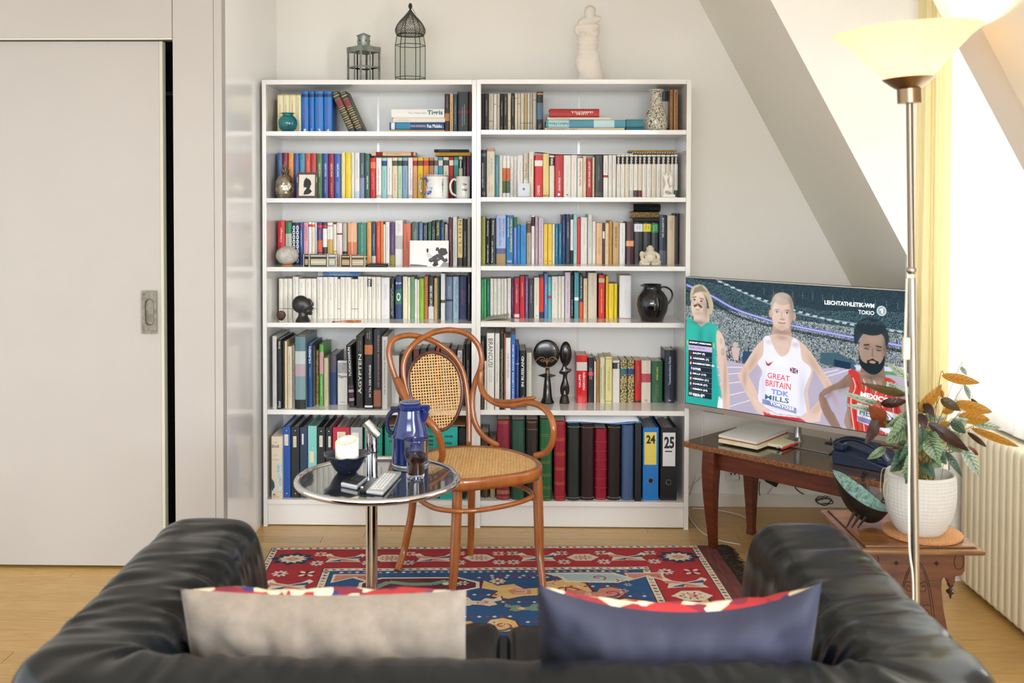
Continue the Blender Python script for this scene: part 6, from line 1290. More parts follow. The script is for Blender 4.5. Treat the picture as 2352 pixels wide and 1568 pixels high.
def cane(name,poly,org,ex,ey,parent,p=.0125,th=.0015,rot=0):
    """woven cane panel with real octagonal holes"""
    g=G();xs=[q[0] for q in poly];ys=[q[1] for q in poly];nz=ex.cross(ey)
    q8=[(math.cos(PI/4*i),math.sin(PI/4*i)) for i in range(8)]
    i0,i1=int(min(xs)/p)-1,int(max(xs)/p)+2;j0,j1=int(min(ys)/p)-1,int(max(ys)/p)+2
    for i in range(i0,i1):
        for j in range(j0,j1):
            cx,cy=i*p,j*p
            if not inside((cx,cy),poly): continue
            out=[(p/2,0),(p/2,p/2),(0,p/2),(-p/2,p/2),(-p/2,0),(-p/2,-p/2),(0,-p/2),(p/2,-p/2)]
            r_=p*.34
            vv=[org+ex*(cx+a)+ey*(cy+b) for a,b in out]+[org+ex*(cx+a*r_)+ey*(cy+b*r_)+nz*.0004 for a,b in q8]
            g.add(vv,[(k,(k+1) % 8,8+(k+1) % 8,8+k) for k in range(8)])
    o=g.build(name,CANE,parent,fix=False);s=o.modifiers.new('s','SOLIDIFY');s.thickness=th;return o
sq=[((q-ctr).x*.925,(q-ctr).y*.925) for q in sp]
cs=cane('cane_seat',[(a,b) for a,b in sq],ctr+V3((0,0,-.003)),V3((1,0,0)),V3((0,1,0)),ch,.0118)
# back: everything lies in or near one leaning plane
P0=cc+Fd*-.18+V3((0,0,.46));N0=(Fd*.97+V3((0,0,.22))).normalized()
def bk(pts,off=0):
    out=[]
    for i,(x,y) in enumerate(pts):
        u,v_=cz(x,y);o_=off[i] if isinstance(off,list) else off;out.append(atP(u,v_,P0+N0*o_,N0))
    return L_(out)
A=bk([(262,560),(205,480),(150,400),(120,320),(90,225),(82,150),(108,97),(180,74),(260,82),(345,112),(425,170),(482,245),(512,335),(527,450),(532,560),(532,690)],[0]*6+[0,-.004,-.012,-.014]+[-.01]*6)
B=bk([(250,540),(215,470),(182,380),(163,280),(172,200),(218,128),(285,80),(360,50),(440,44),(520,66),(578,120),(603,190),(598,255),(568,335),(551,420),(555,520),(578,592),(625,650),(695,692)],[0]*4+[.004,.01,.012,.01]+[0]*11)
G().tube(bez(A,6),.0118,12).build('outer_loop',BW,ch,smooth=180);G().tube(bez(B,6),.0118,12).build('outer_loop',BW,ch,smooth=180)
ov=bk([(332,168),(420,205),(474,280),(494,370),(484,470),(445,558),(382,606),(312,582),(252,512),(208,430),(190,340),(202,258),(256,192)],.008)
op=bez(ov,6,True);G().tube(op,.0075,8,True).build('back_ring',BWD,ch,smooth=180)
oc=sum(op,V3())/len(op);ex=Rd.copy();ex=(ex-N0*ex.dot(N0)).normalized();ey=N0.cross(ex)
cane('cane_back',[((q-oc).dot(ex),(q-oc).dot(ey)) for q in op],oc,ex,ey,ch,.0118)
ra=[(600,268,-.385),(598,350,-.40),(625,412,-.43),(690,456,-.47),(780,466,-.53),(875,452,-.59),(942,476,-.64),(990,530,-.68),(1008,605,-.70),(998,680,-.69),(962,732,-.66),(905,752,-.63)]
arm=L_([atY(*cz(x,y),d) for x,y,d in ra]);G().tube(bez(arm,6),.0125,12).build('arm',BW,ch,smooth=180)
pd=L_([atY(*cz(x,y),d) for x,y,d in ((672,437,-.46),(740,446,-.50),(830,434,-.56),(905,424,-.60))]);pp=bez(pd,6)
G().tube(pp,[.006]+[.0135]*(len(pp)-2)+[.006],10,flat=.6).build('arm_pad',BW,ch,smooth=180)
la_=[(128,318,-.50),(165,395,-.54),(205,465,-.58),(250,512,-.63),(300,548,-.66),(345,602,-.67),(375,680,-.66),(382,745,-.64),(372,790,-.60)]
G().tube(bez(L_([atY(*cz(x,y),d) for x,y,d in la_]),6),.0135,12).build('arm',BW,ch,smooth=180)
for pts,bot in (([(918,875,-.645),(921,1000,-.66),(925,1150,-.68),(929,1300,-.70)],(950,1500)),([(468,900,-.80),(462,1100,-.82),(455,1250,-.84),(447,1400,-.86)],(430,1565)),
                 ([(546,880,-.44),(546,1000,-.42),(544,1150,-.39)],(540,1308)),([(232,930,-.50),(212,1050,-.51),(188,1180,-.52),(165,1290,-.525)],(128,1398))):
    q=[atY(*cz(x,y),d) for x,y,d in pts]+[atZ(*cz(*bot),.0108)];t=q[0].copy();t.z=.43;q[0]=t
    P=bez(L_(q),6);m_=len(P);back=len(pts) == 3 or pts[0][0] < 300
    G().tube(P,[(.0165-.0035*(i/m_) if back else (.0185+.002*math.sin(PI*i/m_)-.0065*(i/m_)**2)) for i in range(m_)],14).build('leg',BW,ch,smooth=60)
st_=[(250,992),(330,1042),(430,1060),(520,1062),(640,1050),(780,1022),(872,990),(890,965),(850,936),(780,912),(690,903),(560,905),(430,915),(320,938),(262,962)]
G().tube(bez(L_([atZ(*cz(x,y),.343) for x,y in st_]),5,True),.0095,10,True).build('stretcher',BW,ch,smooth=180)
# ---------------------------------------------------------------- chrome and glass table
ZT=.60
tc_=atZ(868,1097,ZT);rt=atZ(1051,1097,ZT).x-tc_.x
tt=empty('round_table',(tc_.x,tc_.y,0),0,'round chrome table with reflective glass top beside the cane armchair','table')
G().tube([(rt*math.cos(a),rt*math.sin(a),ZT-.004) for a in [2*PI*i/96 for i in range(96)]],.0105,14,True).build('rim',CHROME,tt,smooth=180)
G().lathe([(rt-.008,ZT-.008),(rt-.008,ZT)],72).build('glass_top',mat('#20272a',.02,0,spec=1.0,coat=1.0,name='smoked_glass',alpha=.9),tt,smooth=30)
pp_=atZ(851,1067,ZT)-tc_;px_,py_=pp_.x,pp_.y
for dx_,dy_,r,zt_ in ((-.0085,.012,.0095,.715),(.011,0,.0125,.70)): G().tube([(px_+dx_,py_+dy_,.02),(px_+dx_,py_+dy_,zt_)],r,18).build('post',CHROME,tt,smooth=40)
G().tube([(px_-.014,py_-.004,.742),(px_+.03,py_-.012,.70)],.0155,16).build('height_clamp',CHROME,tt,smooth=40)
G().tube([(px_+.011,py_,.642),(px_+.011,py_,.646)],.0145,16).build('collar',BLACK,tt,smooth=40)
G().tube([(rt*.8*math.cos(a),rt*.8*math.sin(a),.0225) for a in [PI*1.1*i/40+PI*.97 for i in range(41)]],.011,10).build('floor_ring',CHROME,tt,smooth=180)
G().tube([(px_-.09,py_,.0225),(px_+.09,py_,.0225)],.011,10).build('foot_bar',CHROME,tt,smooth=60)
def on_t(u,v): p=atZ(u,v,ZT+.0005);return p
def kk(p): return (p.y-CAM.y)/FPX
# bowl with candle
p=on_t(797,1084);k=kk(p)
bo=empty('bowl',p,0,'dark blue glazed flared bowl holding the white candle','bowl');bgz=mat('#1c2740',.1,0,c2='#0f1420',ns=12,coat=.6,name='blue_black_glaze')
pr=[(22,0),(24,3),(30,10),(38,24),(42,33),(52,41),(54,43),(52,44),(41,36),(34,25),(24,12),(0,8)]
N=64;v=[];f=[]
for j,(r,z) in enumerate(pr):
    wv_=.035 if r > 45 else 0
    for i in range(N): a=2*PI*i/N;q=1+wv_*math.sin(9*a);v.append((r*k*q*math.cos(a),r*k*q*math.sin(a),z*k*(1+wv_*.8*math.sin(9*a+1))))
for j in range(len(pr)-1):
    for i in range(N): f.append((j*N+i,j*N+(i+1) % N,(j+1)*N+(i+1) % N,(j+1)*N+i))
f.append(tuple(range(N))[::-1]);pydata('body',v,f,bgz,bo,True)
ca=empty('candle',p+V3((0,0,9.5*k)),0,'thick ivory LED pillar candle standing in the dark bowl','candle')
wx=mat('#efe7d4',.45,sss=.4,name='wax');R=27*k;N=48;v=[];f=[]
def ct(a,r): return (64+7*math.sin(a+.5))*k
for r_,zf in ((.94,0),(1,1),(1,None),(.93,None)):
    for i in range(N): a=2*PI*i/N;z=(0 if zf == 0 else 2*k) if zf is not None else ct(a,1)+(1.5*k if r_ < 1 else 0);v.append((R*r_*math.cos(a),R*r_*math.sin(a),z))
for r_ in (.6,.25):
    for i in range(N): a=2*PI*i/N;v.append((R*r_*math.cos(a),R*r_*math.sin(a),ct(a,1)*(.25 if r_ < .5 else .5)+(34 if r_ < .5 else 27)*k))
for j in range(5):
    for i in range(N): f.append((j*N+i,j*N+(i+1) % N,(j+1)*N+(i+1) % N,(j+1)*N+i))
f += [tuple(range(N))[::-1],tuple(5*N+i for i in range(N))];pydata('wax_body',v,f,wx,ca,True)
G().sphere((0,0,57*k),3.2*k,1.6*k,9*k,12,8).build('flame',mat('#e8dcc4',.4,sss=.3),ca,smooth=True)
# vacuum jug
p=on_t(942,1066);k=kk(p)
tj=empty('vacuum_jug',p,0,'glossy dark blue vacuum jug with handle and spout on the glass table','jug');jb=mat('#16265e',.12,coat=.6,name='blue_plastic')
pr=[(40,0),(42,4),(42,58),(43,62),(43,66),(40,70),(38,84),(31,104),(28,118),(27,124),(29,126),(29,133),(24,137),(0,138)]
G().lathe([(42*k,0),(43*k,3*k),(42*k,5*k),(0,5*k)],40).build('base_ring',mat('#c9cdd2',.3,.6),tj,smooth=40)
G().lathe([(r*k,z*k) for r,z in [(0,4)]+[(a,b+4) for a,b in pr[1:]]],48).build('body',jb,tj,smooth=50)
G().lathe([(24*k,140*k),(25*k,143*k),(22*k,146*k),(0,145*k)],36).build('lid',jb,tj,smooth=50);G().tube([(23*k*math.cos(a),23*k*math.sin(a),145.5*k) for a in [2*PI*i/32 for i in range(32)]],1*k,6,True).build('lid_ring',mat('#aab4cc',.2,.6),tj,smooth=True)
G().prism([(22*k,-11*k),(46*k,-2*k),(46*k,2*k),(22*k,11*k)],128*k,138*k).build('spout',jb,tj,bevel=1.5*k)
G().tube(bez([(28*k,0,104*k),(36*k,0,122*k),(45*k,0,135*k)],4),[14*k]*5+[7*k]*3+[2*k],10,flat=.7).build('spout_neck',jb,tj,smooth=True)
hb_=mat('#131c3c',.35)
G().tube(bez([(-24*k,0,126*k),(-40*k,0,124*k),(-51*k,0,110*k),(-53*k,0,88*k),(-46*k,0,74*k),(-34*k,0,73*k)],6),6.5*k,10,flat=.8).build('handle',hb_,tj,smooth=True)
G().prism([(-22*k,-9*k),(-44*k,-6*k),(-46*k,0),(-44*k,6*k),(-22*k,9*k)],128*k,134*k).build('thumb_lever',hb_,tj,bevel=1*k)
# tumbler of tea
p=on_t(955,1096);k=kk(p)
gl_=empty('tumbler',p,0,'ribbed drinking glass half full of red-brown tea on the table','glass');glm=mat('#ffffff',.0,trans=1.0,ior=1.45,name='clear_tumbler')
out=[(19,0),(20,2),(20,8),(21.5,36),(22,40),(25,46),(26,50),(27.5,87),(27,89)];inn=[(25.6,88),(24.6,50),(23,46),(20,40),(19.5,36),(18,9),(0,7)]
G().lathe([(r*k,z*k) for r,z in out+inn],44).build('glass',glm,gl_,smooth=50)
G().lathe([(r*k,z*k) for r,z in [(0,7.4),(17.7,9.4),(19.2,36),(19.8,40),(22.7,46),(24.2,50),(24.4,53),(0,53)]],40).build('tea',mat('#5a1a0c',.05,trans=.85,ior=1.33,name='tea'),gl_,smooth=50)
# remote, handset and small black key case
def slab(name,px,h,m,lab,cat,bev=.002,z=None):
    P=[atZ(u,v,(z or ZT)+h) for u,v in px];c=sum(P,V3())/4;o=G().prism([(q.x-c.x,q.y-c.y) for q in P],0,h).build(name,m,loc=(c.x,c.y,(z or ZT)+.0006),bevel=bev);tag(o,lab,cat);return o,P,c
def grid_on(o,P,c,h,u0,u1,v0,v1,nu,nv,m,nm='button',s=.32,sz=.0012,jit=0):
    me=None;e1=P[1]-P[0];e2=P[3]-P[0]
    for i in range(nu):
        for j in range(nv):
            q=P[0]+e1*(u0+(u1-u0)*(i+.5)/nu)+e2*(v0+(v1-v0)*(j+.5)/nv)-c
            if me is None:
                a=e1*(u1-u0)/nu*s;b=e2*(v1-v0)/nv*s
                bb=G();bb.v=[tuple(s1*a+s2*b+V3((0,0,zz))) for zz in (0,sz) for s1,s2 in ((-1,-1),(1,-1),(1,1),(-1,1))];bb.f=[(0,1,2,3),(4,5,6,7),(0,1,5,4),(1,2,6,5),(2,3,7,6),(3,0,4,7)];bb.mi=[0]*6
                x=bb.build(nm,m,o);me=x.data
            else: x=link(nm,me,None,o)
            x.location=(q.x,q.y,h)
o,P,c=slab('remote_control',[(841,1127),(880,1130),(922,1083),(883,1081)],.012,mat('#b9b9b7',.35,.3,name='silver_plastic'),'slim silver remote control lying on the glass table','remote control')
grid_on(o,P,c,.012,.12,.88,.1,.9,4,9,mat('#d8d8d6',.5));G().prism([((q-c).x,(q-c).y) for q in P],-.0004,.005).build('dark_underside',BLACK,o)
o,P,c=slab('cordless_phone',[(782,1108),(820,1116),(846,1094),(812,1088)],.014,mat('#c9ccd0',.25,.6),'silver and black cordless handset lying before the bowl','telephone',.004)
g=G();g.prism([((q-c).x*.86,(q-c).y*.86) for q in P],.0138,.0148);fc=g.build('face_plate',BLACK,o,bevel=.001);grid_on(o,P,c,.0148,.2,.85,.45,.95,3,5,mat('#3a3d42',.3),s=.34)
o,P,c=slab('key_case',[(824,1124),(846,1127),(872,1098),(853,1095)],.011,mat('#101216',.35),'small black leather strap case between handset and remote','case',.003)
G().sphere((P[0]-c)*.7+V3((0,0,.012)),.005,.005,.004,12,8).build('press_stud',CHROME,o,smooth=True)
# ---------------------------------------------------------------- raster prints (flat colour patterns on real surfaces)
class Ras:
    def __init__(s,W,H,c): s.W,s.H=W,H;s.a=np.empty((H,W,3),'f');s.a[:]=lin(c);s.Y,s.X=np.mgrid[0:H,0:W].astype('f');s.X += .5;s.Y += .5
    def poly(s,pts,c,al=1):
        P=np.array(pts,'f');x0,x1=max(int(P[:,0].min())-1,0),min(int(P[:,0].max())+2,s.W);y0,y1=max(int(P[:,1].min())-1,0),min(int(P[:,1].max())+2,s.H)
        if x0 >= x1 or y0 >= y1: return
        X=s.X[y0:y1,x0:x1];Y=s.Y[y0:y1,x0:x1];m=np.zeros(X.shape,bool);j=len(P)-1
        for i in range(len(P)):
            xi,yi=P[i];xj,yj=P[j]
            if yi != yj: m ^= ((yi > Y) != (yj > Y)) & (X < (xj-xi)*(Y-yi)/(yj-yi)+xi)
            j=i
        s.a[y0:y1,x0:x1][m]=np.array(lin(c))*al+s.a[y0:y1,x0:x1][m]*(1-al)
    def ell(s,cx,cy,rx,ry,c,al=1,rot=0): s.poly([(cx+rx*math.cos(t)*math.cos(rot)-ry*math.sin(t)*math.sin(rot),cy+rx*math.cos(t)*math.sin(rot)+ry*math.sin(t)*math.cos(rot)) for t in [2*PI*i/28 for i in range(28)]],c,al)
    def soft(s,cx,cy,rx,ry,c,al=.5,rot=0):
        x0,x1,y0,y1=max(int(cx-2.5*max(rx,ry)),0),min(int(cx+2.5*max(rx,ry))+1,s.W),max(int(cy-2.5*max(rx,ry)),0),min(int(cy+2.5*max(rx,ry))+1,s.H)
        X=s.X[y0:y1,x0:x1]-cx;Y=s.Y[y0:y1,x0:x1]-cy;U=(X*math.cos(rot)+Y*math.sin(rot))/rx;V=(-X*math.sin(rot)+Y*math.cos(rot))/ry
        m=(np.exp(-(U*U+V*V)*1.2)*al)[...,None];s.a[y0:y1,x0:x1]=s.a[y0:y1,x0:x1]*(1-m)+np.array(lin(c))*m
    def blur(s,x0,y0,x1,y1,n=1):
        for _ in range(n):
            b=s.a[y0:y1,x0:x1];b=(b+np.roll(b,1,0)+np.roll(b,-1,0)+np.roll(b,1,1)+np.roll(b,-1,1))/5;s.a[y0+1:y1-1,x0+1:x1-1]=b[1:-1,1:-1]
    def line(s,pts,w,c,al=1):
        for (a,b),(d,e) in zip(pts[:-1],pts[1:]):
            L=math.hypot(d-a,e-b) or 1;nx,ny=-(e-b)/L*w/2,(d-a)/L*w/2;s.poly([(a+nx,b+ny),(d+nx,e+ny),(d-nx,e-ny),(a-nx,b-ny)],c,al)
    def mesh(s,name,w,h,m,parent,bump=None):   # lies in xy, origin at top left, y down the picture = -y
        H,W=s.a.shape[:2];xs=np.linspace(0,w,W);ys=-np.linspace(0,h,H);X,Y=np.meshgrid(xs,ys)
        co=np.stack([X,Y,np.zeros_like(X) if bump is None else bump(X,Y)],-1).reshape(-1,3).astype('f')
        idx=np.arange(H*W).reshape(H,W);q=np.stack([idx[1:,:-1],idx[1:,1:],idx[:-1,1:],idx[:-1,:-1]],-1).reshape(-1,4).astype('i')
        me=bpy.data.meshes.new(name);me.vertices.add(len(co));me.vertices.foreach_set('co',co.ravel());me.loops.add(q.size);me.loops.foreach_set('vertex_index',q.ravel());me.polygons.add(len(q));me.polygons.foreach_set('loop_start',np.arange(0,q.size,4,dtype='i'));me.update()
        at=me.color_attributes.new('Col','FLOAT_COLOR','POINT');at.data.foreach_set('color',np.concatenate([s.a.reshape(-1,3),np.ones((H*W,1),'f')],1).astype('f').ravel())
        me.validate();return link(name,me,m,parent)
# ---------------------------------------------------------------- rug
RW,RH=1.80,1.42;SX=500;r=Ras(int(RW*SX),int(RH*SX),'#9c1f26');W,H=r.W,r.H
cr,nv,bl_,pk,lb_,gn,yl,wn_='#d9cbb4','#1f2c4c','#27507c','#c4806e','#a9bcc0','#6f8f7c','#d3b274','#5c1a28'
rr_=random.Random(5)
def scat(x0,y0,x1,y1,w,horiz=True):     # narrow white guard border with little birds and diamonds
    r.poly([(x0,y0),(x1,y0),(x1,y1),(x0,y1)],nv);r.poly([(x0+2,y0+2),(x1-2,y0+2),(x1-2,y1-2),(x0+2,y1-2)],cr)
    n=int(((x1-x0) if horiz else (y1-y0))/15)
    for i in range(n):
        t=(i+.5)/n;cx=x0+(x1-x0)*t if horiz else (x0+x1)/2;cy=(y0+y1)/2 if horiz else y0+(y1-y0)*t;c=[wn_,nv,'#9c1f26',gn,pk][i % 5];a=5.2;
        r.poly([(cx-a,cy),(cx-1,cy-a*.8),(cx+2,cy-1),(cx+a,cy-a*.6),(cx+a*.7,cy+2),(cx+1,cy+a*.8),(cx-2,cy+2)],c)
def frame(x,y,w,h,t): 
    for a in ((x,y,x+w,y+t,True),(x,y+h-t,x+w,y+h,True),(x,y+t,x+t,y+h-t,False),(x+w-t,y+t,x+w,y+h-t,False)): scat(*a[:4],t,a[4])
def rose(cx,cy,s,c1,c2,k=8):
    for i in range(k): t=2*PI*i/k;r.ell(cx+s*.62*math.cos(t),cy+s*.62*math.sin(t),s*.36,s*.2,c1 if i % 2 else c2,1,t)
    r.ell(cx,cy,s*.22,s*.22,'#9c1f26')
def star(cx,cy,s,c0=nv):
    r.poly([(cx+s*q*math.cos(PI*i/16),cy+s*q*.82*math.sin(PI*i/16)) for i in range(32) for q in [1 if i % 4 in (0,1) else .8]],c0);
    r.poly([(cx+s*q*math.cos(PI*i/12),cy+s*q*.8*math.sin(PI*i/12)) for i in range(24) for q in [.72 if i % 2 else .5]],cr);r.poly([(cx-s*.34,cy),(cx,cy-s*.26),(cx+s*.34,cy),(cx,cy+s*.26)],pk);r.poly([(cx-s*.16,cy),(cx,cy-s*.13),(cx+s*.16,cy),(cx,cy+s*.13)],yl)
def fly(cx,cy,s,fl=1):
    r.poly([(cx-s,cy-s*.5),(cx-s*.75,cy-s*.72),(cx-s*.5,cy-s*.3),(cx,cy-.1*s),(cx+s*.5,cy-s*.3),(cx+s*.8,cy-s*.7),(cx+s,cy-s*.45),(cx+s*.7,cy+s*.1),(cx+s*.85,cy+s*.5),(cx,cy+s*.42),(cx-s*.85,cy+s*.5),(cx-s*.7,cy)],cr)
    r.poly([(cx,cy),(cx+s*.8,cy-s*.36),(cx+s*.85,cy-.02*s)],bl_ if fl > 0 else pk);r.poly([(cx,cy),(cx-s*.8,cy-s*.36),(cx-s*.85,cy-.02*s)],pk if fl > 0 else lb_);r.poly([(cx,cy+2),(cx+s*.7,cy+s*.4),(cx-.1*s,cy+s*.38)],pk if fl > 0 else nv);r.poly([(cx,cy+2),(cx-s*.7,cy+s*.4),(cx-s*.15,cy+s*.38)],bl_ if fl > 0 else gn)
def hexm(cx,cy,s,c=cr):
    r.poly([(cx-s,cy),(cx-s*.45,cy-s*.62),(cx+s*.45,cy-s*.62),(cx+s,cy),(cx+s*.45,cy+s*.62),(cx-s*.45,cy+s*.62)],c)
    for i in range(10): t=2*PI*i/10;r.poly([(cx+s*.7*math.cos(t),cy+s*.48*math.sin(t)),(cx+s*.4*math.cos(t+.2),cy+s*.28*math.sin(t+.2)),(cx+s*.4*math.cos(t-.2),cy+s*.28*math.sin(t-.2))],[nv,'#9c1f26'][i % 2])
    r.ell(cx,cy,s*.28,s*.22,pk);r.ell(cx,cy,s*.12,s*.1,yl)
frame(0,0,W,H,17)
bw=108;mid=17+bw/2
seq=['s','rr','f','r','h','rr','f','rr','h','r','rr','f','rr','h','rr','f','r','s']
def band(P,L,fn):
    x=0;wd={'s': 92,'rr': 34,'r': 34,'f': 88,'h': 62};tot=sum(wd[q] for q in seq);sc_=L/tot
    for i,q in enumerate(seq):
        w_=wd[q]*sc_;c=x+w_/2;x += w_;fn(q,c,i)
def hor(y0):
    def fn(q,c,i):
        X=17+c
        if q == 's': star(X,y0,44)
        elif q == 'f': fly(X,y0,42,1 if i % 4 else -1)
        elif q == 'h': hexm(X,y0,33)
        else: rose(X,y0-26,15,cr,pk if i % 2 else gn);rose(X,y0+26,15,cr,lb_)
    band(0,W-34,fn)
hor(mid);hor(H-mid)
for X in (mid,W-mid):
    yy_=mid+84;i=0
    while yy_ < H-mid-60:
        if i % 3 == 0: rose(X-26,yy_,17,cr,lb_);rose(X+26,yy_,19,cr,wn_)
        elif i % 3 == 1: fly(X,yy_,46,1 if i % 2 else -1)
        else: hexm(X,yy_,38)
        yy_ += 62;i += 1
i0=17+bw;frame(i0,i0,W-2*i0,H-2*i0,18);j0=i0+18;r.poly([(j0,j0),(W-j0,j0),(W-j0,H-j0),(j0,H-j0)],'#1f4c7c')
def beads_(pts,c,step=13,s=4.4):
    for (a,b),(d,e) in zip(pts[:-1],pts[1:]):
        L=math.hypot(d-a,e-b);n=max(1,int(L/step))
        for k in range(n): t=k/n;x=a+(d-a)*t;y=b+(e-b)*t;r.poly([(x-s,y),(x,y-s),(x+s,y),(x,y+s)],c if k % 2 else cr)
def scroll(cx,cy,s,c,fl=1):
    pts=[(cx+fl*s*.1*math.exp(.28*t)*math.cos(t),cy+s*.1*math.exp(.28*t)*math.sin(t)*.7) for t in [i*.35 for i in range(22)]];r.line(pts,s*.13,c)
def dragon(cx,cy,s,body,fl=1):
    q=[(-1.1,-.55),(-.8,-.25),(-.45,-.35),(-.25,-.05),(.1,-.1),(.25,-.45),(.7,-.6),(1.1,-.35),(1.2,.1),(.9,.5),(.3,.55),(.1,.3),(-.3,.35),(-.6,.5),(-.95,.35),(-.8,.05),(-1.15,-.1)]
    r.poly([(cx+fl*(a*1.06)*s,cy+b*1.1*s) for a,b in q],wn_);r.poly([(cx+fl*a*s,cy+b*s) for a,b in q],body);scroll(cx+fl*.62*s,cy+.02*s,s*.55,'#9c1f26',fl);r.poly([(cx+fl*a*s,cy+b*s) for a,b in ((-.45,-.1),(-.1,.02),(-.1,.25),(-.5,.25),(-.6,.05))],pk);r.line([(cx+fl*a*s,cy+b*s) for a,b in ((-.42,0),(-.2,.05),(-.22,.18),(-.45,.17))],3,cr);r.line([(cx+fl*a*s,cy+b*s) for a,b in ((.2,.5),(.7,.42),(1,.2))],6,bl_)
for cx,cy,s,b,fl in ((540,245,88,yl,1),(760,340,84,yl,-1),(300,350,84,pk,1),(620,455,86,cr,-1),(420,560,84,yl,1),(700,560,70,pk,1),(200,500,60,cr,-1),(215,300,42,yl,1),(425,300,44,cr,-1),(650,262,46,pk,1),(440,405,50,yl,1),(610,345,44,pk,-1),(720,440,46,yl,1),(255,420,46,yl,-1),(520,330,36,gn,1)): dragon(cx,cy,s,b,fl);beads_([(cx-s*1.2,cy-s*.72),(cx+s*1.2,cy-s*.72)],'#9c1f26');
r.poly([(205,205),(245,178),(395,178),(435,205),(435,235),(385,262),(230,262),(205,240)],cr);r.poly([(212,207),(248,184),(392,184),(428,208),(428,232),(382,256),(232,256),(212,238)],wn_)
r.line([(238,232),(262,202),(300,214),(345,212),(372,198),(396,222)],15,gn);r.ell(372,212,8,7,cr)
for X,fl in ((165,1),(735,-1)): r.poly([(X-15,160),(X+60,160),(X+60,205),(X+25,180),(X-15,205)],cr);r.poly([(X-10,164),(X+55,164),(X+55,196),(X+28,174),(X-10,198)],pk);scroll(X+40,178,16,'#9c1f26')
beads_([(165,150),(740,150)],pk,15,5);beads_([(460,172),(735,172)],'#9c1f26',15,5)
rose(470,200,16,yl,cr);scroll(640,182,34,cr);r.poly([(560,158),(700,158),(735,190),(700,214),(600,206),(590,180)],cr);r.poly([(570,164),(694,164),(722,188),(696,206),(606,200),(598,178)],lb_);scroll(664,184,26,'#9c1f26')
for _ in range(46): x=rr_.uniform(150,W-150);y=rr_.uniform(190,H-150);s=rr_.uniform(4,8);rose(x,y,s*1.6,rr_.choice([cr,pk,yl]),rr_.choice([gn,lb_,'#9c1f26']),6)
ns=np.random.RandomState(2).rand(H,W,1).astype('f');r.a *= .86+.26*ns
abr=np.sin(r.Y*.11+np.sin(r.Y*.027)*3)[...,None]*.05+1;r.a *= abr
TL=atZ(636,1262,0);TR=atZ(1602,1257,0);ang=math.atan2(TR.y-TL.y,TR.x-TL.x)
rg=empty('rug',(TL.x-.02,TL.y,.0015),ang,'red and blue patterned wool rug with dark fringe under the armchair','rug')
pm=r.mesh('woven_pattern',RW*(TR.x-TL.x+.02)/RW,RH,mat_attr(.95,0,.6,'wool_print'),rg,lambda X,Y: .0085+.0008*np.sin(X*21)*np.sin(Y*17));pm.location=(0,0,0);rw=TR.x-TL.x+.02
G().box(0,rw,-RH,0,0,.0075).build('backing',mat('#5a2a26',.95),rg)
G().box(rw,rw+.075,-RH,0,0,.007).build('kilim_end',mat('#3e2426',.95,c2='#7a3a30',ns=9,nsc=(14,1,1),name='kilim_stripe'),rg)
g=G();rr_=random.Random(9)
for i in range(420):
    y=-RH*(i+.5)/420;L=rr_.uniform(.045,.085);a=rr_.uniform(-.5,.5);z=rr_.uniform(.002,.012)
    g.tube([(rw+.07,y,.006),(rw+.07+L*.5,y+a*L*.3,z+.006),(rw+.07+L,y+a*L,max(.002,z-.004))],.0016,3)
g.build('fringe',mat('#2c241e',.95),rg)['kind']='stuff'
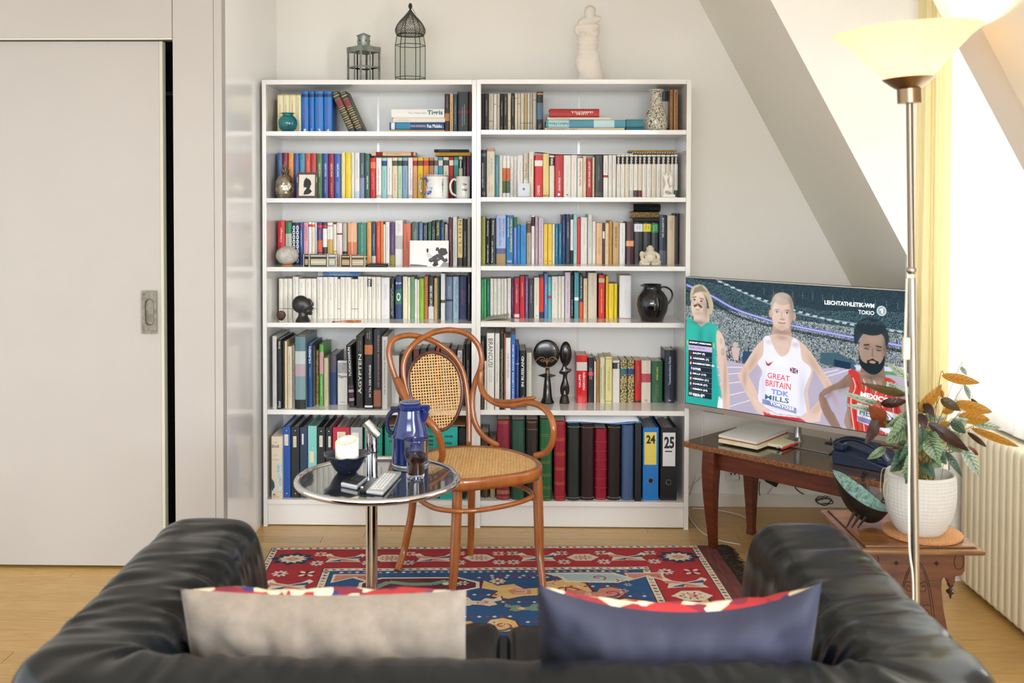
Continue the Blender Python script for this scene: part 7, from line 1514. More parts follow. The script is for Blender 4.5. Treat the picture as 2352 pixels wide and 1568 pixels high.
# ---------------------------------------------------------------- sofa
from mathutils import noise
LE=mat('#080e11',.25,0,name='black_leather',bump=.15,bs=260,bdist=.0005,c2='#070b0d',ns=5,spec=.27)
sf=empty('sofa',(.14,-2.3,0),0,'black leather two-seater sofa seen from behind, its back toward the viewer','sofa')
def sofa_rail():
    xl,xr,yf,yb,rad=-.635,.925,-1.93,-2.80,.13
    path=[(xl,yf+(yb+rad-yf)*i/46) for i in range(47)]
    path += [(xl+rad-rad*math.cos(a),yb+rad-rad*math.sin(a)) for a in [PI/2*i/10 for i in range(1,11)]]
    path += [(xl+rad+(xr-xl-2*rad)*i/90,yb) for i in range(1,91)]
    path += [(xr-rad+rad*math.sin(a),yb+rad-rad*math.cos(a)) for a in [PI/2*i/10 for i in range(1,11)]]
    path += [(xr,yb+rad+(yf-yb-rad)*i/46) for i in range(1,47)]
    n=len(path);M_=44;v=[];f=[]
    def sect(s):     # rounded cross-section, s in 0..1
        a=2*PI*s;e=.42;cx=math.copysign(abs(math.cos(a))**e,math.cos(a));cz_=math.copysign(abs(math.sin(a))**(.42 if math.sin(a) < 0 else .62),math.sin(a));return cx*.158,.342+cz_*.292
    dist=[0]
    for i in range(1,n): dist.append(dist[-1]+math.hypot(path[i][0]-path[i-1][0],path[i][1]-path[i-1][1]))
    D=dist[-1]
    ends=9
    def ringv(i,cap=0,off=0):
        a=path[min(i+1,n-1)];b=path[max(i-1,0)];t=V3((a[0]-b[0],a[1]-b[1],0)).normalized();nn=V3((-t.y,t.x,0));sc_=1-cap
        for k in range(M_):
            x,z=sect(k/M_);zc=.335;x *= (1-cap**2.2*.75) if cap else 1;z=zc+(z-zc)*((1-cap**3*.45) if cap else 1)
            p=V3((path[i][0],path[i][1],0))+nn*x+t*off;p.z=z
            s_=dist[i]+off;up=max(0,(z-.15)/.45)
            cor=math.exp(-((s_-.85)/.34)**2)+math.exp(-((D-s_-.85)/.34)**2)
            amp=.0045+.012*cor+.009*math.exp(-((s_-.3)/.35)**2)+.005*math.exp(-((s_-2.3)/.5)**2)
            w_=noise.noise((s_*17+x*6,z*3.2,3.3))*.8+noise.noise((s_*38+z*7,x*9,7.1))*.35
            w_=-abs(w_)**.8+.25
            q=V3((x*2.2,0,z-zc));q=(nn*q.x+V3((0,0,q.z))).normalized()
            p += q*w_*amp*1.9*(.25+.75*up);p += q*.006*noise.noise((s_*4,x*3,z*3));v.append(p-V3((.14,-2.3,0)))
    caps=[(.999,-.115),(.93,-.108),(.8,-.092),(.62,-.072),(.42,-.05),(.22,-.026)]
    for c,o_ in caps: ringv(0,c,o_)
    for i in range(n): ringv(i)
    for c,o_ in reversed(caps): ringv(n-1,c,-o_)
    R_=n+2*len(caps)
    for i in range(R_-1):
        for k in range(M_): f.append((i*M_+k,i*M_+(k+1) % M_,(i+1)*M_+(k+1) % M_,(i+1)*M_+k))
    f += [tuple(range(M_))[::-1],tuple((R_-1)*M_+k for k in range(M_))]
    o=pydata('padded_frame',v,f,LE,sf,True);sb=o.modifiers.new('s','SUBSURF');sb.levels=1;sb.render_levels=1
    seam=G()
    for s_ in (-1,1):
        xc=xl if s_ < 0 else xr;seam.tube(bez([(xc+.15*-s_-.14,yb+.16+2.3,.60),(xc-.14,yb+.07+2.3,.632),(xc+.1*s_-.14,yb-.03+2.3,.60)],6),.0022,6)
    return o
sofa_rail()
def cushion_box(x0,x1,y0,y1,z0,z1,name):
    g=G();nx,ny=26,22;v=[];f=[]
    for side in (1,-1):
        for j in range(ny+1):
            for i in range(nx+1):
                a,b=-math.cos(PI*i/nx),-math.cos(PI*j/ny);e=max(0,1-abs(a)**26)**.4*max(0,1-abs(b)**26)**.4
                x=(x0+x1)/2+a*(x1-x0)/2;y=(y0+y1)/2+b*(y1-y0)/2;z=(z0+z1)/2+side*e*(z1-z0)/2
                if side > 0: z += .006*noise.noise((x*14,y*9,1))*e+.004*noise.noise((x*40,y*20,5))*e
                v.append((x-.14,y+2.3,z))
    S=(nx+1)*(ny+1)
    for j in range(ny):
        for i in range(nx): a=j*(nx+1)+i;f.append((a,a+1,a+nx+2,a+nx+1));f.append((S+a,S+a+nx+1,S+a+nx+2,S+a+1))
    me=pydata(name,v,f,LE,sf,True);bm=bmesh.new();bm.from_mesh(me.data);bmesh.ops.remove_doubles(bm,verts=bm.verts,dist=.0005);bm.to_mesh(me.data);bm.free()
cushion_box(-.475,.143,-2.64,-1.98,.22,.405,'seat_cushion');cushion_box(.146,.765,-2.64,-1.98,.22,.40,'seat_cushion')
G().box(-.60,.61,-.33,.30,.09,.375).build('seat_base',LE,sf,bevel=.02)
for a in (-.72,.74):
    for b in (-.42,.38): G().tube([(a,b,0),(a,b,.08)],.02,14).build('leg',CHROME,sf,smooth=40)
# cushions
def pillow(name,loc,rot,w,h,t,mb,mf,lab,seed,bend=0,sag=0,cornerlift=(0,0)):
    n,m_=60,34;v=[];f=[];mi=[]
    for side in (1,-1):
        for j in range(m_+1):
            for i in range(n+1):
                a,b=-1+2*i/n,-1+2*j/m_;e=(max(0,1-abs(a)**3.2))**.6*(max(0,1-abs(b)**3.2))**.6
                x=a*w/2*(1-.01*(1-b*b));z=b*h/2*(1-.10*(1-a*a));y=-side*e*t/2
                y += side*-.022*abs(noise.noise((x*9+z*5+seed,z*6,seed)))*min(1,e*2)-.004*noise.noise((x*30,z*26,seed))*min(1,e*2)
                z += -sag*(1-a*a)*(b > 0)*b+(cornerlift[0] if a < 0 else cornerlift[1])*abs(a)**3*max(0,b)
                y += bend*a*a
                v.append((x,y,z))
    S=(n+1)*(m_+1)
    for j in range(m_):
        for i in range(n): q=j*(n+1)+i;f.append((q,q+1,q+n+2,q+n+1));mi.append(0)
    for j in range(m_):
        for i in range(n): q=S+j*(n+1)+i;f.append((q,q+n+1,q+n+2,q+1));mi.append(1)
    e_=empty(name,loc,0,lab,'cushion',rot=rot)
    for nm,s0,m in (('back_fabric',0,mb),('front_fabric',1,mf)):
        vv=v[s0*S:(s0+1)*S];ff=[tuple(i-s0*S for i in q) for q,k in zip(f,mi) if k == s0];pydata(nm,vv,ff,m,e_,True,fix=False)
    return e_
kil=bpy.data.materials.new('kilim_print');kil.use_nodes=True;nt=kil.node_tree;b=nt.nodes['Principled BSDF'];b.inputs['Roughness'].default_value=.95;tc=nt.nodes.new('ShaderNodeTexCoord');vr=nt.nodes.new('ShaderNodeTexVoronoi');vr.inputs['Scale'].default_value=22;vr.distance='MANHATTAN'
rr=nt.nodes.new('ShaderNodeValToRGB');rr.color_ramp.interpolation='CONSTANT';e=rr.color_ramp.elements;e[0].color=lin('#8c1a20')+(1,);e[1].position=.2;e[1].color=lin('#d8c4a0')+(1,)
for q,c in ((.32,'#a82426'),(.5,'#2a2a6c'),(.6,'#d0602a'),(.72,'#e0d2b4'),(.85,'#7a1830')): x_=e.new(q);x_.color=lin(c)+(1,)
nt.links.new(tc.outputs['Object'],vr.inputs['Vector']);sx3=nt.nodes.new('ShaderNodeSeparateColor');nt.links.new(vr.outputs['Color'],sx3.inputs[0]);nt.links.new(sx3.outputs[0],rr.inputs[0]);nt.links.new(rr.outputs[0],b.inputs['Base Color'])
beige=mat('#6d6052',.9,0,c2='#7a6c5e',ns=30,sheen=.3,name='beige_linen',bump=.3,bs=500,bdist=.0008);vio=mat('#131326',.75,0,c2='#1b1a30',ns=6,sheen=.08,name='violet_velvet')
pillow('cushion',(-.212,-2.53,.562),(.33,0,.015),.57,.30,.13,beige,kil,'cushion with plain beige back and red patterned front on the sofa',1.3)
pillow('cushion',(.494,-2.53,.560),(.33,0,-.03),.555,.31,.15,vio,kil,'cushion with grey-violet back, its top sagging, at the armrest near the lamp',8.2,sag=.035,cornerlift=(.01,.03))
# ---------------------------------------------------------------- TV table
ZB=.45
TF=atZ(1567,1013,ZB);ta=V3((.7071,-.7071,0));tbv=V3((.7071,.7071,0))
TM=Matrix(((ta.x,tbv.x,0),(ta.y,tbv.y,0),(0,0,1)));RZ=-PI/4
TWD=mat('#6e3218',.32,0,c2='#481c0c',ns=6,nsc=(.8,9,9),nd=7,coat=.25,name='dark_walnut',bump=.15,bs=40,bsc=(2,30,30));EDG=mat('#9a6436',.5,c2='#5a3014',ns=90,name='worn_edge')
tb2=empty('side_table',(TF.x,TF.y,0),RZ,'low dark brown wooden table with worn edges carrying the television','table')
LT,DT=.89,.41
G().box(0,LT,0,DT,ZB-.023,ZB-.0015).build('table_edge',EDG,tb2,bevel=.003)
G().box(.003,LT-.003,.003,DT-.003,ZB-.002,ZB).build('table_top',mat('#3a2b20',.16,0,c2='#54402e',ns=4,nsc=(.6,6,1),coat=.6,name='polished_top'),tb2,bevel=.001)
for a,b,c,d in ((.12,LT-.12,.055,.075),(.12,LT-.12,DT-.075,DT-.055),(.115,.135,.07,DT-.07),(LT-.135,LT-.115,.07,DT-.07)): G().box(a,b,c,d,ZB-.105,ZB-.023).build('apron',TWD,tb2,bevel=.002)
for x_,y_ in ((.118,.052),(LT-.118,.052),(.118,DT-.052),(LT-.118,DT-.052)):
    v=[];f=[];prof=[(ZB-.0235,.029),(ZB-.11,.029),(ZB-.17,.0265),(ZB-.24,.0235),(ZB-.33,.019),(.03,.0155),(0,.017)]
    sx1=-1 if x_ < .3 else 1;sy1=-1 if y_ < .2 else 1
    for z,r in prof:
        cx=x_-sx1*(.029-r)*.4+sx1*.006*math.sin(PI*(1-z/ZB));cy=y_-sy1*(.029-r)*.4+sy1*.006*math.sin(PI*(1-z/ZB));v += [(cx-r,cy-r,z),(cx+r,cy-r,z),(cx+r,cy+r,z),(cx-r,cy+r,z)]
    for j in range(6):
        for i in range(4): f.append((j*4+i,j*4+(i+1) % 4,j*4+4+(i+1) % 4,j*4+4+i))
    f += [(0,1,2,3),(27,26,25,24)];bevel(pydata('leg',v,f,TWD,tb2),.003)
# ---------------------------------------------------------------- television
A0=atY(1573.5,785,-.10);B0=atY(2083,840,-.765);Lt=math.hypot(B0.x-A0.x,B0.y-A0.y);at_=math.atan2(B0.y-A0.y,B0.x-A0.x)
zb0=.572;HT=.578
tv=empty('television',(A0.x,A0.y,zb0),at_,'large flat TV showing three athletes, on the low wooden table','television')
SLV=mat('#b9b2a8',.3,.8,name='silver_bezel')
G().box(0,Lt,0,.03,0,HT).build('housing',mat('#2a2a2c',.5),tv,bevel=.004)
for a in ((0,Lt,0,.021),(0,Lt,HT-.005,HT),(0,.0045,.021,HT-.005),(Lt-.0045,Lt,.021,HT-.005)): G().box(a[0],a[1],-.006,.001,a[2],a[3]).build('bezel',SLV,tv,bevel=.0008)
G().box(.0045,Lt-.0045,-.0015,.0005,.021,HT-.005).build('black_border',BLACK,tv)
G().box(.1,.2,-.007,-.005,.0,.002).build('sensor_strip',BLACK,tv);text('Hisense',0,mat('#8b867e',.4,.5),tv,(Lt*.47,-.0064,.0105),width=.045,height=.006,name='maker_name')
r=Ras(768,430,'#1c3540');W,H=768,430
rs=np.random.RandomState(4)
for (m_,c0,c1,lum) in (((lambda X,Y: Y > -1),'#16303a','#6f8f98',.35),((lambda X,Y: (Y > 95+.04*X) & (Y < 290+.01*X)),'#20343c','#cfd9da',.55)):
    ns=np.kron(rs.rand(H//2+1,W//2+1),np.ones((2,2)))[:H,:W];ns=ns**1.3*.7+.3*rs.rand(H,W);k_=np.clip((ns-.35)*2.6,0,1)*lum*1.6;M=m_(r.X,r.Y);c0,c1=np.array(lin(c0)),np.array(lin(c1));r.a[M]=(c0+(c1-c0)*np.clip(k_,0,1)[...,None])[M]
r.poly([(0,0),(768,0),(768,60),(500,75),(330,60),(160,20),(0,0)],'#1a2f3a',.75)
def arc(pts,w,c,al=1): r.line([(p.x,p.y) for p in bez([(a,b,0) for a,b in pts],10)],w,c,al)
arc([(120,0),(300,62),(430,92),(600,105),(768,118)],9,'#35505c');arc([(120,0),(300,62),(430,92),(600,105),(768,118)],2,'#9fb4ba')
for i in range(26): t=i/26;x=130+640*t;y=6+112*(1-(1-t)**2);r.poly([(x,y-3),(x+14,y-2),(x+10,y+4),(x-4,y+2)],'#b9c6c9')
for i in range(14): x=300+i*34;r.line([(x,18+i*1.2),(x+2,38+i*1.2)],1.5,'#5a7c8a')
arc([(0,24),(100,55),(200,95),(330,122),(450,135),(620,150),(768,160)],10,'#5c5fae');arc([(0,24),(100,55),(200,95),(330,122)],4,'#b9bce8');arc([(330,122),(450,135),(620,150),(768,160)],5,'#aeb4e6')
arc([(0,44),(100,75),(200,115),(330,138),(450,150),(768,176)],8,'#1b2a33',.8)
r.poly([(0,285),(130,262),(330,282),(560,245),(768,232),(768,430),(0,430)],'#b6adc2');r.poly([(500,205),(560,200),(615,225),(615,248),(500,240)],'#42606e');r.poly([(545,222),(600,226),(600,248),(545,244)],'#1d3550')
r.poly([(610,232),(768,222),(768,240),(620,246)],'#cfd4e4');r.poly([(700,240),(768,236),(768,248),(700,250)],'#5a9a6a')
for a,b in (((130,320),(300,285)),((130,350),(420,290)),((120,400),(560,252)),((160,425),(600,246)),((430,420),(640,246)),((60,300),(300,275))): r.line([a,b],2.2,'#ece9f2')
for i in range(26): x=150+rs.rand()*150;y=205+rs.rand()*75;r.poly([(x,y),(x+5,y-2),(x+7,y+12),(x+1,y+14)],['#2a3c4a','#8a3a3a','#cfd4d8','#3a5a8a','#4a8a5a','#1c262c'][i % 6],.8)
r.ell(195,212,9,10,'#c9b0a6');r.poly([(180,222),(212,220),(208,262),(190,262)],'#cdb4ae');r.poly([(225,230),(262,226),(258,268),(222,270)],'#2e4a6a')
_pl=r.poly;r.poly=lambda pts,c,al=1: _pl([(q.x,q.y) for q in bez([(a,b,0) for a,b in pts],4,True)] if 7 <= len(pts) < 24 else pts,c,al)
SK='#dcc0b0';SK2='#c4a494';SK3='#8f7466'
# --- left athlete, teal singlet
r.poly([(28,96),(42,100),(96,100),(92,170),(34,170)],SK);r.ell(52,92,32,48,'#e0c6b4');r.poly([(18,78),(20,40),(42,22),(72,24),(96,50),(110,90),(98,120),(86,70),(60,46),(34,50)],'#c6b394');r.poly([(26,60),(34,34),(60,22),(86,44),(60,44),(38,50)],'#8f8470')
r.poly([(30,92),(50,84),(66,94),(62,102),(48,92),(34,100)],'#5c4436');r.line([(26,66),(42,63)],4,'#7a6654');r.line([(54,66),(72,70)],4,'#7a6654');r.ell(34,73,5,3,'#43362e');r.ell(62,76,5,3,'#43362e');r.line([(40,106),(56,107)],3,'#a87868');r.line([(46,74),(43,88),(50,90)],2,'#b08e7c')
r.poly([(0,160),(34,145),(62,162),(92,145),(132,168),(122,250),(132,330),(140,430),(0,430)],'#35b5a6');r.poly([(0,250),(60,300),(120,280),(140,430),(0,430)],'#1d9a94',.5);
for i in range(9): r.poly([(6+i*13,215),(11+i*13,214),(12+i*13,230),(7+i*13,231)],'#c9cf4a')
r.poly([(124,172),(150,190),(160,240),(172,330),(176,430),(150,430),(140,330),(126,250)],SK);r.ell(140,205,6,12,'#8f8a8a',.6);r.ell(148,240,8,14,'#9a8f8a',.5)
r.poly([(134,390),(150,400),(150,430),(128,430)],'#e8eef0')
# --- middle athlete, white vest
r.poly([(335,120),(396,120),(402,185),(330,185)],SK2);r.ell(366,92,38,60,SK);r.poly([(328,96),(328,58),(345,34),(368,28),(392,36),(406,62),(404,96),(396,70),(384,50),(350,50),(336,70)],'#b0a195');r.ell(367,48,32,20,'#b8a89a',.8)
r.ell(326,98,7,13,SK2);r.ell(408,102,7,13,SK2)
for s in (-1,1): r.line([(366+s*10,83),(366+s*26,83.5)],2.6,'#7a6252');r.ell(366+s*18,91,7,3.2,'#e8e2de');r.ell(366+s*18,91,3.2,3.2,'#2c2826')
r.line([(366,90),(364,110)],3,'#c29f8e');r.line([(358,114),(372,114)],3,'#a98474');r.line([(353,125),(366,126),(380,125)],4,'#b0766a');r.poly([(346,138),(366,152),(386,138),(380,150),(352,150)],'#b3998a',.6)
r.poly([(330,165),(402,165),(455,195),(500,250),(560,325),(565,345),(470,415),(430,430),(300,430),(255,390),(210,320),(214,300),(262,225),(290,192)],SK)
r.poly([(250,300),(290,255),(300,330),(290,385),(262,360),(240,325)],'#b6adc2');r.poly([(246,306),(236,318),(262,372),(288,400),(296,392),(276,352)],SK);r.poly([(478,262),(520,320),(500,350),(466,390),(458,330)],'#b6adc2')
r.poly([(322,172),(338,205),(364,232),(392,215),(404,172),(428,184),(438,235),(470,262),(446,330),(455,392),(452,425),(300,412),(286,330),(298,290),(280,262),(300,232),(302,180)],'#eceaf4')
r.poly([(300,412),(330,424),(452,418),(450,430),(306,430)],'#c8323a');r.line([(300,400),(350,418),(440,415)],2.5,'#a8aab8')
r.poly([(262,372),(296,392),(330,415),(318,422),(284,410),(268,398)],'#e2c6b8');r.poly([(430,418),(452,400),(490,398),(510,372),(500,420),(460,430)],'#e2c6b8')
r.poly([(308,250),(318,260),(338,250),(322,268),(312,266)],'#b8323c');r.poly([(396,262),(424,266),(424,282),(396,278)],'#3a4a7a');r.line([(396,262),(424,282)],2.5,'#e8e8f0');r.line([(424,266),(396,278)],2.5,'#e8e8f0');r.line([(410,263),(410,281)],3,'#c03040');r.line([(396,270),(424,274)],3,'#c03040')
r.poly([(298,376),(420,390),(420,408),(298,392)],'#7d86b8')
# --- third athlete, patterned red vest
r.poly([(640,205),(700,205),(712,275),(625,270)],'#8d7264');r.ell(668,178,42,62,'#a3887a');r.poly([(612,168),(608,130),(622,104),(650,92),(682,94),(708,112),(718,140),(710,170),(700,135),(672,128),(640,134),(622,160)],'#22343c');r.ell(662,112,46,26,'#1c2c34')
for i in range(16): r.line([(620+i*6,104+3*math.sin(i*2)),(624+i*6,94+4*math.sin(i))],2,'#3f5a66')
r.poly([(624,185),(632,212),(650,222),(668,206),(690,220),(706,192),(702,228),(684,250),(664,254),(640,242),(626,222)],'#17262c');r.poly([(650,214),(668,208),(688,214),(686,222),(652,222)],'#17262c');r.ell(668,217,10,4,'#c08a82')
r.line([(640,168),(658,166)],4,'#20282a');r.line([(678,167),(696,170)],4,'#20282a');r.line([(642,178),(656,180)],3,'#3a2e2a');r.line([(680,181),(694,180)],3,'#3a2e2a');r.line([(668,176),(667,198),(673,200)],3,'#7d6456')
r.poly([(590,262),(625,250),(700,262),(745,275),(768,300),(768,430),(590,430),(600,330)],'#a3887a');r.poly([(596,262),(560,290),(500,330),(505,380),(540,430),(570,430),(545,372),(600,330)],'#94796b');r.poly([(505,345),(540,320),(596,300),(596,350),(560,400)],'#b6adc2')
r.poly([(500,330),(520,345),(560,420),(575,430),(545,430),(508,385)],SK3)
r.poly([(592,250),(622,252),(650,290),(692,290),(708,258),(745,275),(752,340),(768,370),(768,430),(620,430),(598,372),(590,330),(600,290)],'#cf3a36')
for i in range(34): x=594+rs.rand()*160;y=262+rs.rand()*165;a=rs.rand()*6;
for i in range(15):
    x0=596+i*11
    arc([(x0,262+9*(i % 3)),(x0+8,300),(x0-6,345),(x0+6,428)],3.2,['#3f8a5c','#e6dcd8','#9c1f26'][i % 3],.8)
r.poly([(628,250),(650,290),(692,290),(706,256),(700,300),(645,302)],'#a3887a',.0);r.poly([(704,268),(730,272),(730,292),(704,288)],'#e0dcd4');r.poly([(704,268),(712,269),(712,289),(704,288)],'#3f8a5c');r.poly([(614,300),(748,318),(748,340),(614,322)],'#cf3a36',.6);r.poly([(622,345),(748,362),(748,430),(622,400)],'#e4e4f0');r.poly([(622,385),(700,395),(700,410),(624,400)],'#8088b8')
D_='#4a352c'
for q in ((80,100,14,40,D_,.5),(52,150,34,9,D_,.55),(50,118,22,10,'#8f6c58',.35),(30,84,8,12,'#7a5a48',.3),(62,84,12,9,'#7a5a48',.35),(60,200,14,60,'#1c7f78',.5),(100,260,16,90,'#15706c',.5),(20,300,12,80,'#6fd8c8',.35),(158,330,8,90,'#9a7a68',.5),(136,210,10,30,'#f0dccc',.4),
          (398,96,10,52,D_,.45),(340,80,12,20,'#f4e0d4',.4),(366,154,34,8,D_,.4),(366,172,26,10,'#7d5e50',.45),(384,89,13,5,'#6a4a3c',.4),(348,89,13,5,'#6a4a3c',.4),(372,112,7,5,'#8a6252',.4),(366,138,20,9,'#a58474',.35),(350,46,16,12,'#d8c8b8',.4),(398,50,12,16,'#6a5a50',.4),
          (262,262,12,46,'#a8836f',.45,.5),(232,318,9,34,'#a8836f',.5),(478,246,14,44,'#a8836f',.45,-.6),(540,330,10,40,'#a8836f',.5,-.5),(490,380,14,30,'#b8937f',.4,.6),(320,190,16,10,'#b08e7c',.35),(414,190,18,10,'#a07c6a',.4),(300,330,14,70,'#c6c6da',.5),(440,340,14,70,'#bcbcd4',.55),(360,250,26,14,'#ffffff',.4),(380,400,60,8,'#c0c0d4',.5),
          (706,170,10,40,'#3a2a24',.55),(630,180,8,24,'#c09c88',.35),(666,262,36,12,'#3a2a24',.55),(650,172,12,7,'#4a362c',.45),(686,174,12,7,'#4a362c',.45),(668,150,24,10,'#b8988a',.4),(580,300,16,34,'#6a5044',.45,.8),(530,330,9,34,'#6a5044',.45,.5),(640,360,14,60,'#7a1c1c',.45),(740,350,12,60,'#7a1c1c',.45),(690,330,16,40,'#f06a5c',.35)): r.soft(*q)
r.blur(0,20,175,429,3);r.blur(200,24,570,170,1);r.blur(500,88,767,429,1);r.blur(200,170,570,429,1)
# --- graphics: start list
gx=12
r.poly([(gx,212),(gx+94,212),(gx+94,405),(gx,405)],'#1c2c3a');r.poly([(gx,229),(gx+94,229),(gx+94,246),(gx,246)],'#c9b6dc')
for i in range(9): r.line([(gx,247+17.5*i),(gx+94,247+17.5*i)],1,'#6f8794')
fl_=[('#a81c24','#a81c24','#2a5a3a'),('#2a4a9a','#e8e8e8','#c8303a'),('#c8303a','#e8e8e8','#c8303a'),('#24448a','#24448a','#d8d8e8'),('#24448a','#e8e8e8','#c8303a'),('#2a7a4a','#e8e8e8','#c8303a'),('#2a4a9a','#e8e8e8','#c8303a'),('#2a2a2a','#a83038','#3a7a3a'),('#c9ccd0','#a8b4c0','#c9ccd0')]
for i,c3 in enumerate(fl_):
    for k in range(3): r.poly([(gx+3+k*4,251+17.5*i),(gx+7+k*4,251+17.5*i),(gx+7+k*4,260+17.5*i),(gx+3+k*4,260+17.5*i)],c3[k])
r.ell(694,62,15,15,'#c8d4d6');r.ell(694,62,11,11,'#8fa4aa');r.poly([(689,56),(699,54),(699,70),(693,70),(693,61),(688,62)],'#eef4f4');
sc=Lt-.011;hs=HT-.027-.003
s_=r.mesh('screen',sc,hs,mat_attr(.12,1.05,0,'screen_image'),tv);s_.location=(.0055,-.0019,HT-.0065);s_.rotation_euler=(PI/2,0,0)
kx=sc/768;kz=hs/430
def cap(s,x0,x1,y0,y1,c,bold=.01,sk=0): 
    m=mat(c,.5,emit=.9,emitc=c,name='screen_text');o=text(s,0,m,s_,((x0+x1)/2*kx,-(y0+y1)/2*kz,.0004),(0,0,0),width=(x1-x0)*kx,height=(y1-y0)*kz,bold=bold,name='caption')
    if sk: o.rotation_euler=(0,0,sk)
for s,a in (('LEICHTATHLETIK-WM',(512,670,44,56,'#eef4f4',.03)),('TOKIO',(622,670,66,78,'#eef4f4')),('GREAT',(318,398,298,322,'#b8404c')),('BRITAIN',(314,402,328,352,'#b8404c')),('TDK',(332,392,350,372,'#6f7cc0',.04)),('MILLS',(312,396,373,388,'#2c5a6a',.02))): pass
for s,*a in (('LEICHTATHLETIK-WM',512,672,42,55,'#eef4f4',.03),('TOKIO',622,672,64,76,'#eef4f4'),('GREAT',316,396,290,308,'#b8404c'),('BRITAIN',310,400,314,334,'#b8404c'),('TDK',330,394,341,358,'#6f7cc0',.04),('MILLS',308,394,362,378,'#2c5a6a',.02)): cap(s,*a,sk=-.04 if a[0] < 400 and a[2] > 200 else 0)
cap('TOKYO25',326,412,386,395,'#f0f0f8',.03,-.11);cap('MEXICO',632,724,314,330,'#f4e8ee',.04,-.1);cap('HERRERA',630,742,368,386,'#2c5a6a',.02,-.12);cap('MEX',706,728,296,301,'#f0e8e8',0,0)
cap('STARTLIST | WORLD RANK',gx+3,gx+91,217,224,'#ffffff',.03);cap('5000m | HEAT 2/2',gx+3,gx+66,234,241,'#3a4250')
for i,s in enumerate(('BALEW (9)','GRESSIER (7)','INGEBRIGTSEN (6)','RAYNER','MILLS (13)','HERRERA (21)','SCHRUB (27)','KEMBOI (24)','SOCA (50)')): cap(s,gx+18,gx+18+5.3*len(s),252+17.5*i,260+17.5*i,'#f2f4f6',.02)
r_=text;m=mat('#1c2c3a',.5,emit=.5,emitc='#1c2c3a');cap('TOKYO 25',gx+18,gx+58,396,403,'#ffffff',.03)
# stand
nk=atZ(1832,1012,ZB+.006);
sd=empty('tv_stand',(nk.x,nk.y,ZB+.0005),RZ,'trumpet shaped silver neck on a dark glass plate under the television','stand')
k=kk(nk);G().lathe([(16*k,.006),(15*k,.008),(11*k,.014),(8.5*k,.03),(7.6*k,.06),(7.4*k,zb0-ZB-.0015)],32).build('neck',mat('#b4b2ae',.28,.9,name='satin_silver'),sd,smooth=50)
G().box(-.27,.20,-.105,.12,0,.006).build('glass_plate',mat('#5d594c',.03,0,coat=1,spec=.9,name='dark_glass'),sd,bevel=.001)
# ---------------------------------------------------------------- things on the low table
zp=ZB+.0075
def tslab(name,px,z,h,m,lab,cat,bev=.001,grp=None):
    P=[atZ(u,v,z+h) for u,v in px];c=sum(P,V3())/4;o=G().prism([(q.x-c.x,q.y-c.y) for q in P],0,h).build(name,m,loc=(c.x,c.y,z),bevel=bev);return tag(o,lab,cat,grp)
tslab('notepad',[(1650,1008),(1740,1025),(1812,998),(1728,983)],ZB+.0068,.014,mat('#d9c88e',.6,c2='#e8e2d2',ns=40,name='yellow_pad'),'cream and yellow block at the bottom of the paper pile on the table','notepad')
tslab('folder',[(1650,1003),(1740,1020),(1810,993),(1728,978)],ZB+.0215,.0035,mat('#b8342a',.5),'thin red folder between the yellow pad and the loose papers','folder')
tslab('paper_stack',[(1650,998),(1738,1015),(1806,988),(1722,973)],ZB+.0255,.010,mat('#dad7d0',.7,c2='#b0b0b4',ns=50,r0=.55,r1=.9,name='printed_paper'),'loose pile of printed white papers topping the stack below the television','paper')
for i in range(3): 
    o=tslab('paper_sheet',[(1652+i*6,997-i*2),(1738+i*4,1013-i*3),(1800+i*6,986-i),(1722+i*8,971)],ZB+.036+i*.0012,.0007,mat('#e2e0da',.7),['lower loose white sheet on the pile below the television','middle loose white sheet on the pile below the television','topmost loose white sheet on the pile below the television'][i],'paper',0,'loose sheets below the television')
tslab('sticky_notes',[(1758,1016),(1796,1023),(1825,1013),(1790,1003)],ZB+.0068,.012,mat('#e6d88e',.6,c2='#ece8d8',ns=3),'small block of pale yellow sticky notes beside the red pen','notepad')
for nm,u0,v0,u1,v1,c,lab in (('pen',1794,1031,1833,1016,'#d8321c','bright orange-red pen lying before the sticky notes'),('pen',1784,1028,1808,1019,'#a9bcd4','pale blue and white pen lying behind the orange-red pen')):
    a=atZ(u0,v0,ZB+.012);b=atZ(u1,v1,ZB+.012);a.z=b.z=ZB+.0113;ax=(b-a)
    o=empty(nm,a,0,lab,'pen','pens on the low table');G().tube([(0,0,0),ax*.08,ax*.75,ax*.97,ax],[.0012,.0042,.0044,.004,.003],12).build('barrel',mat(c,.3),o,smooth=50)
    G().tube([ax*.7+V3((0,0,.0048)),ax*.98+V3((0,0,.0052))],.0012,6).build('clip',WHITE,o)
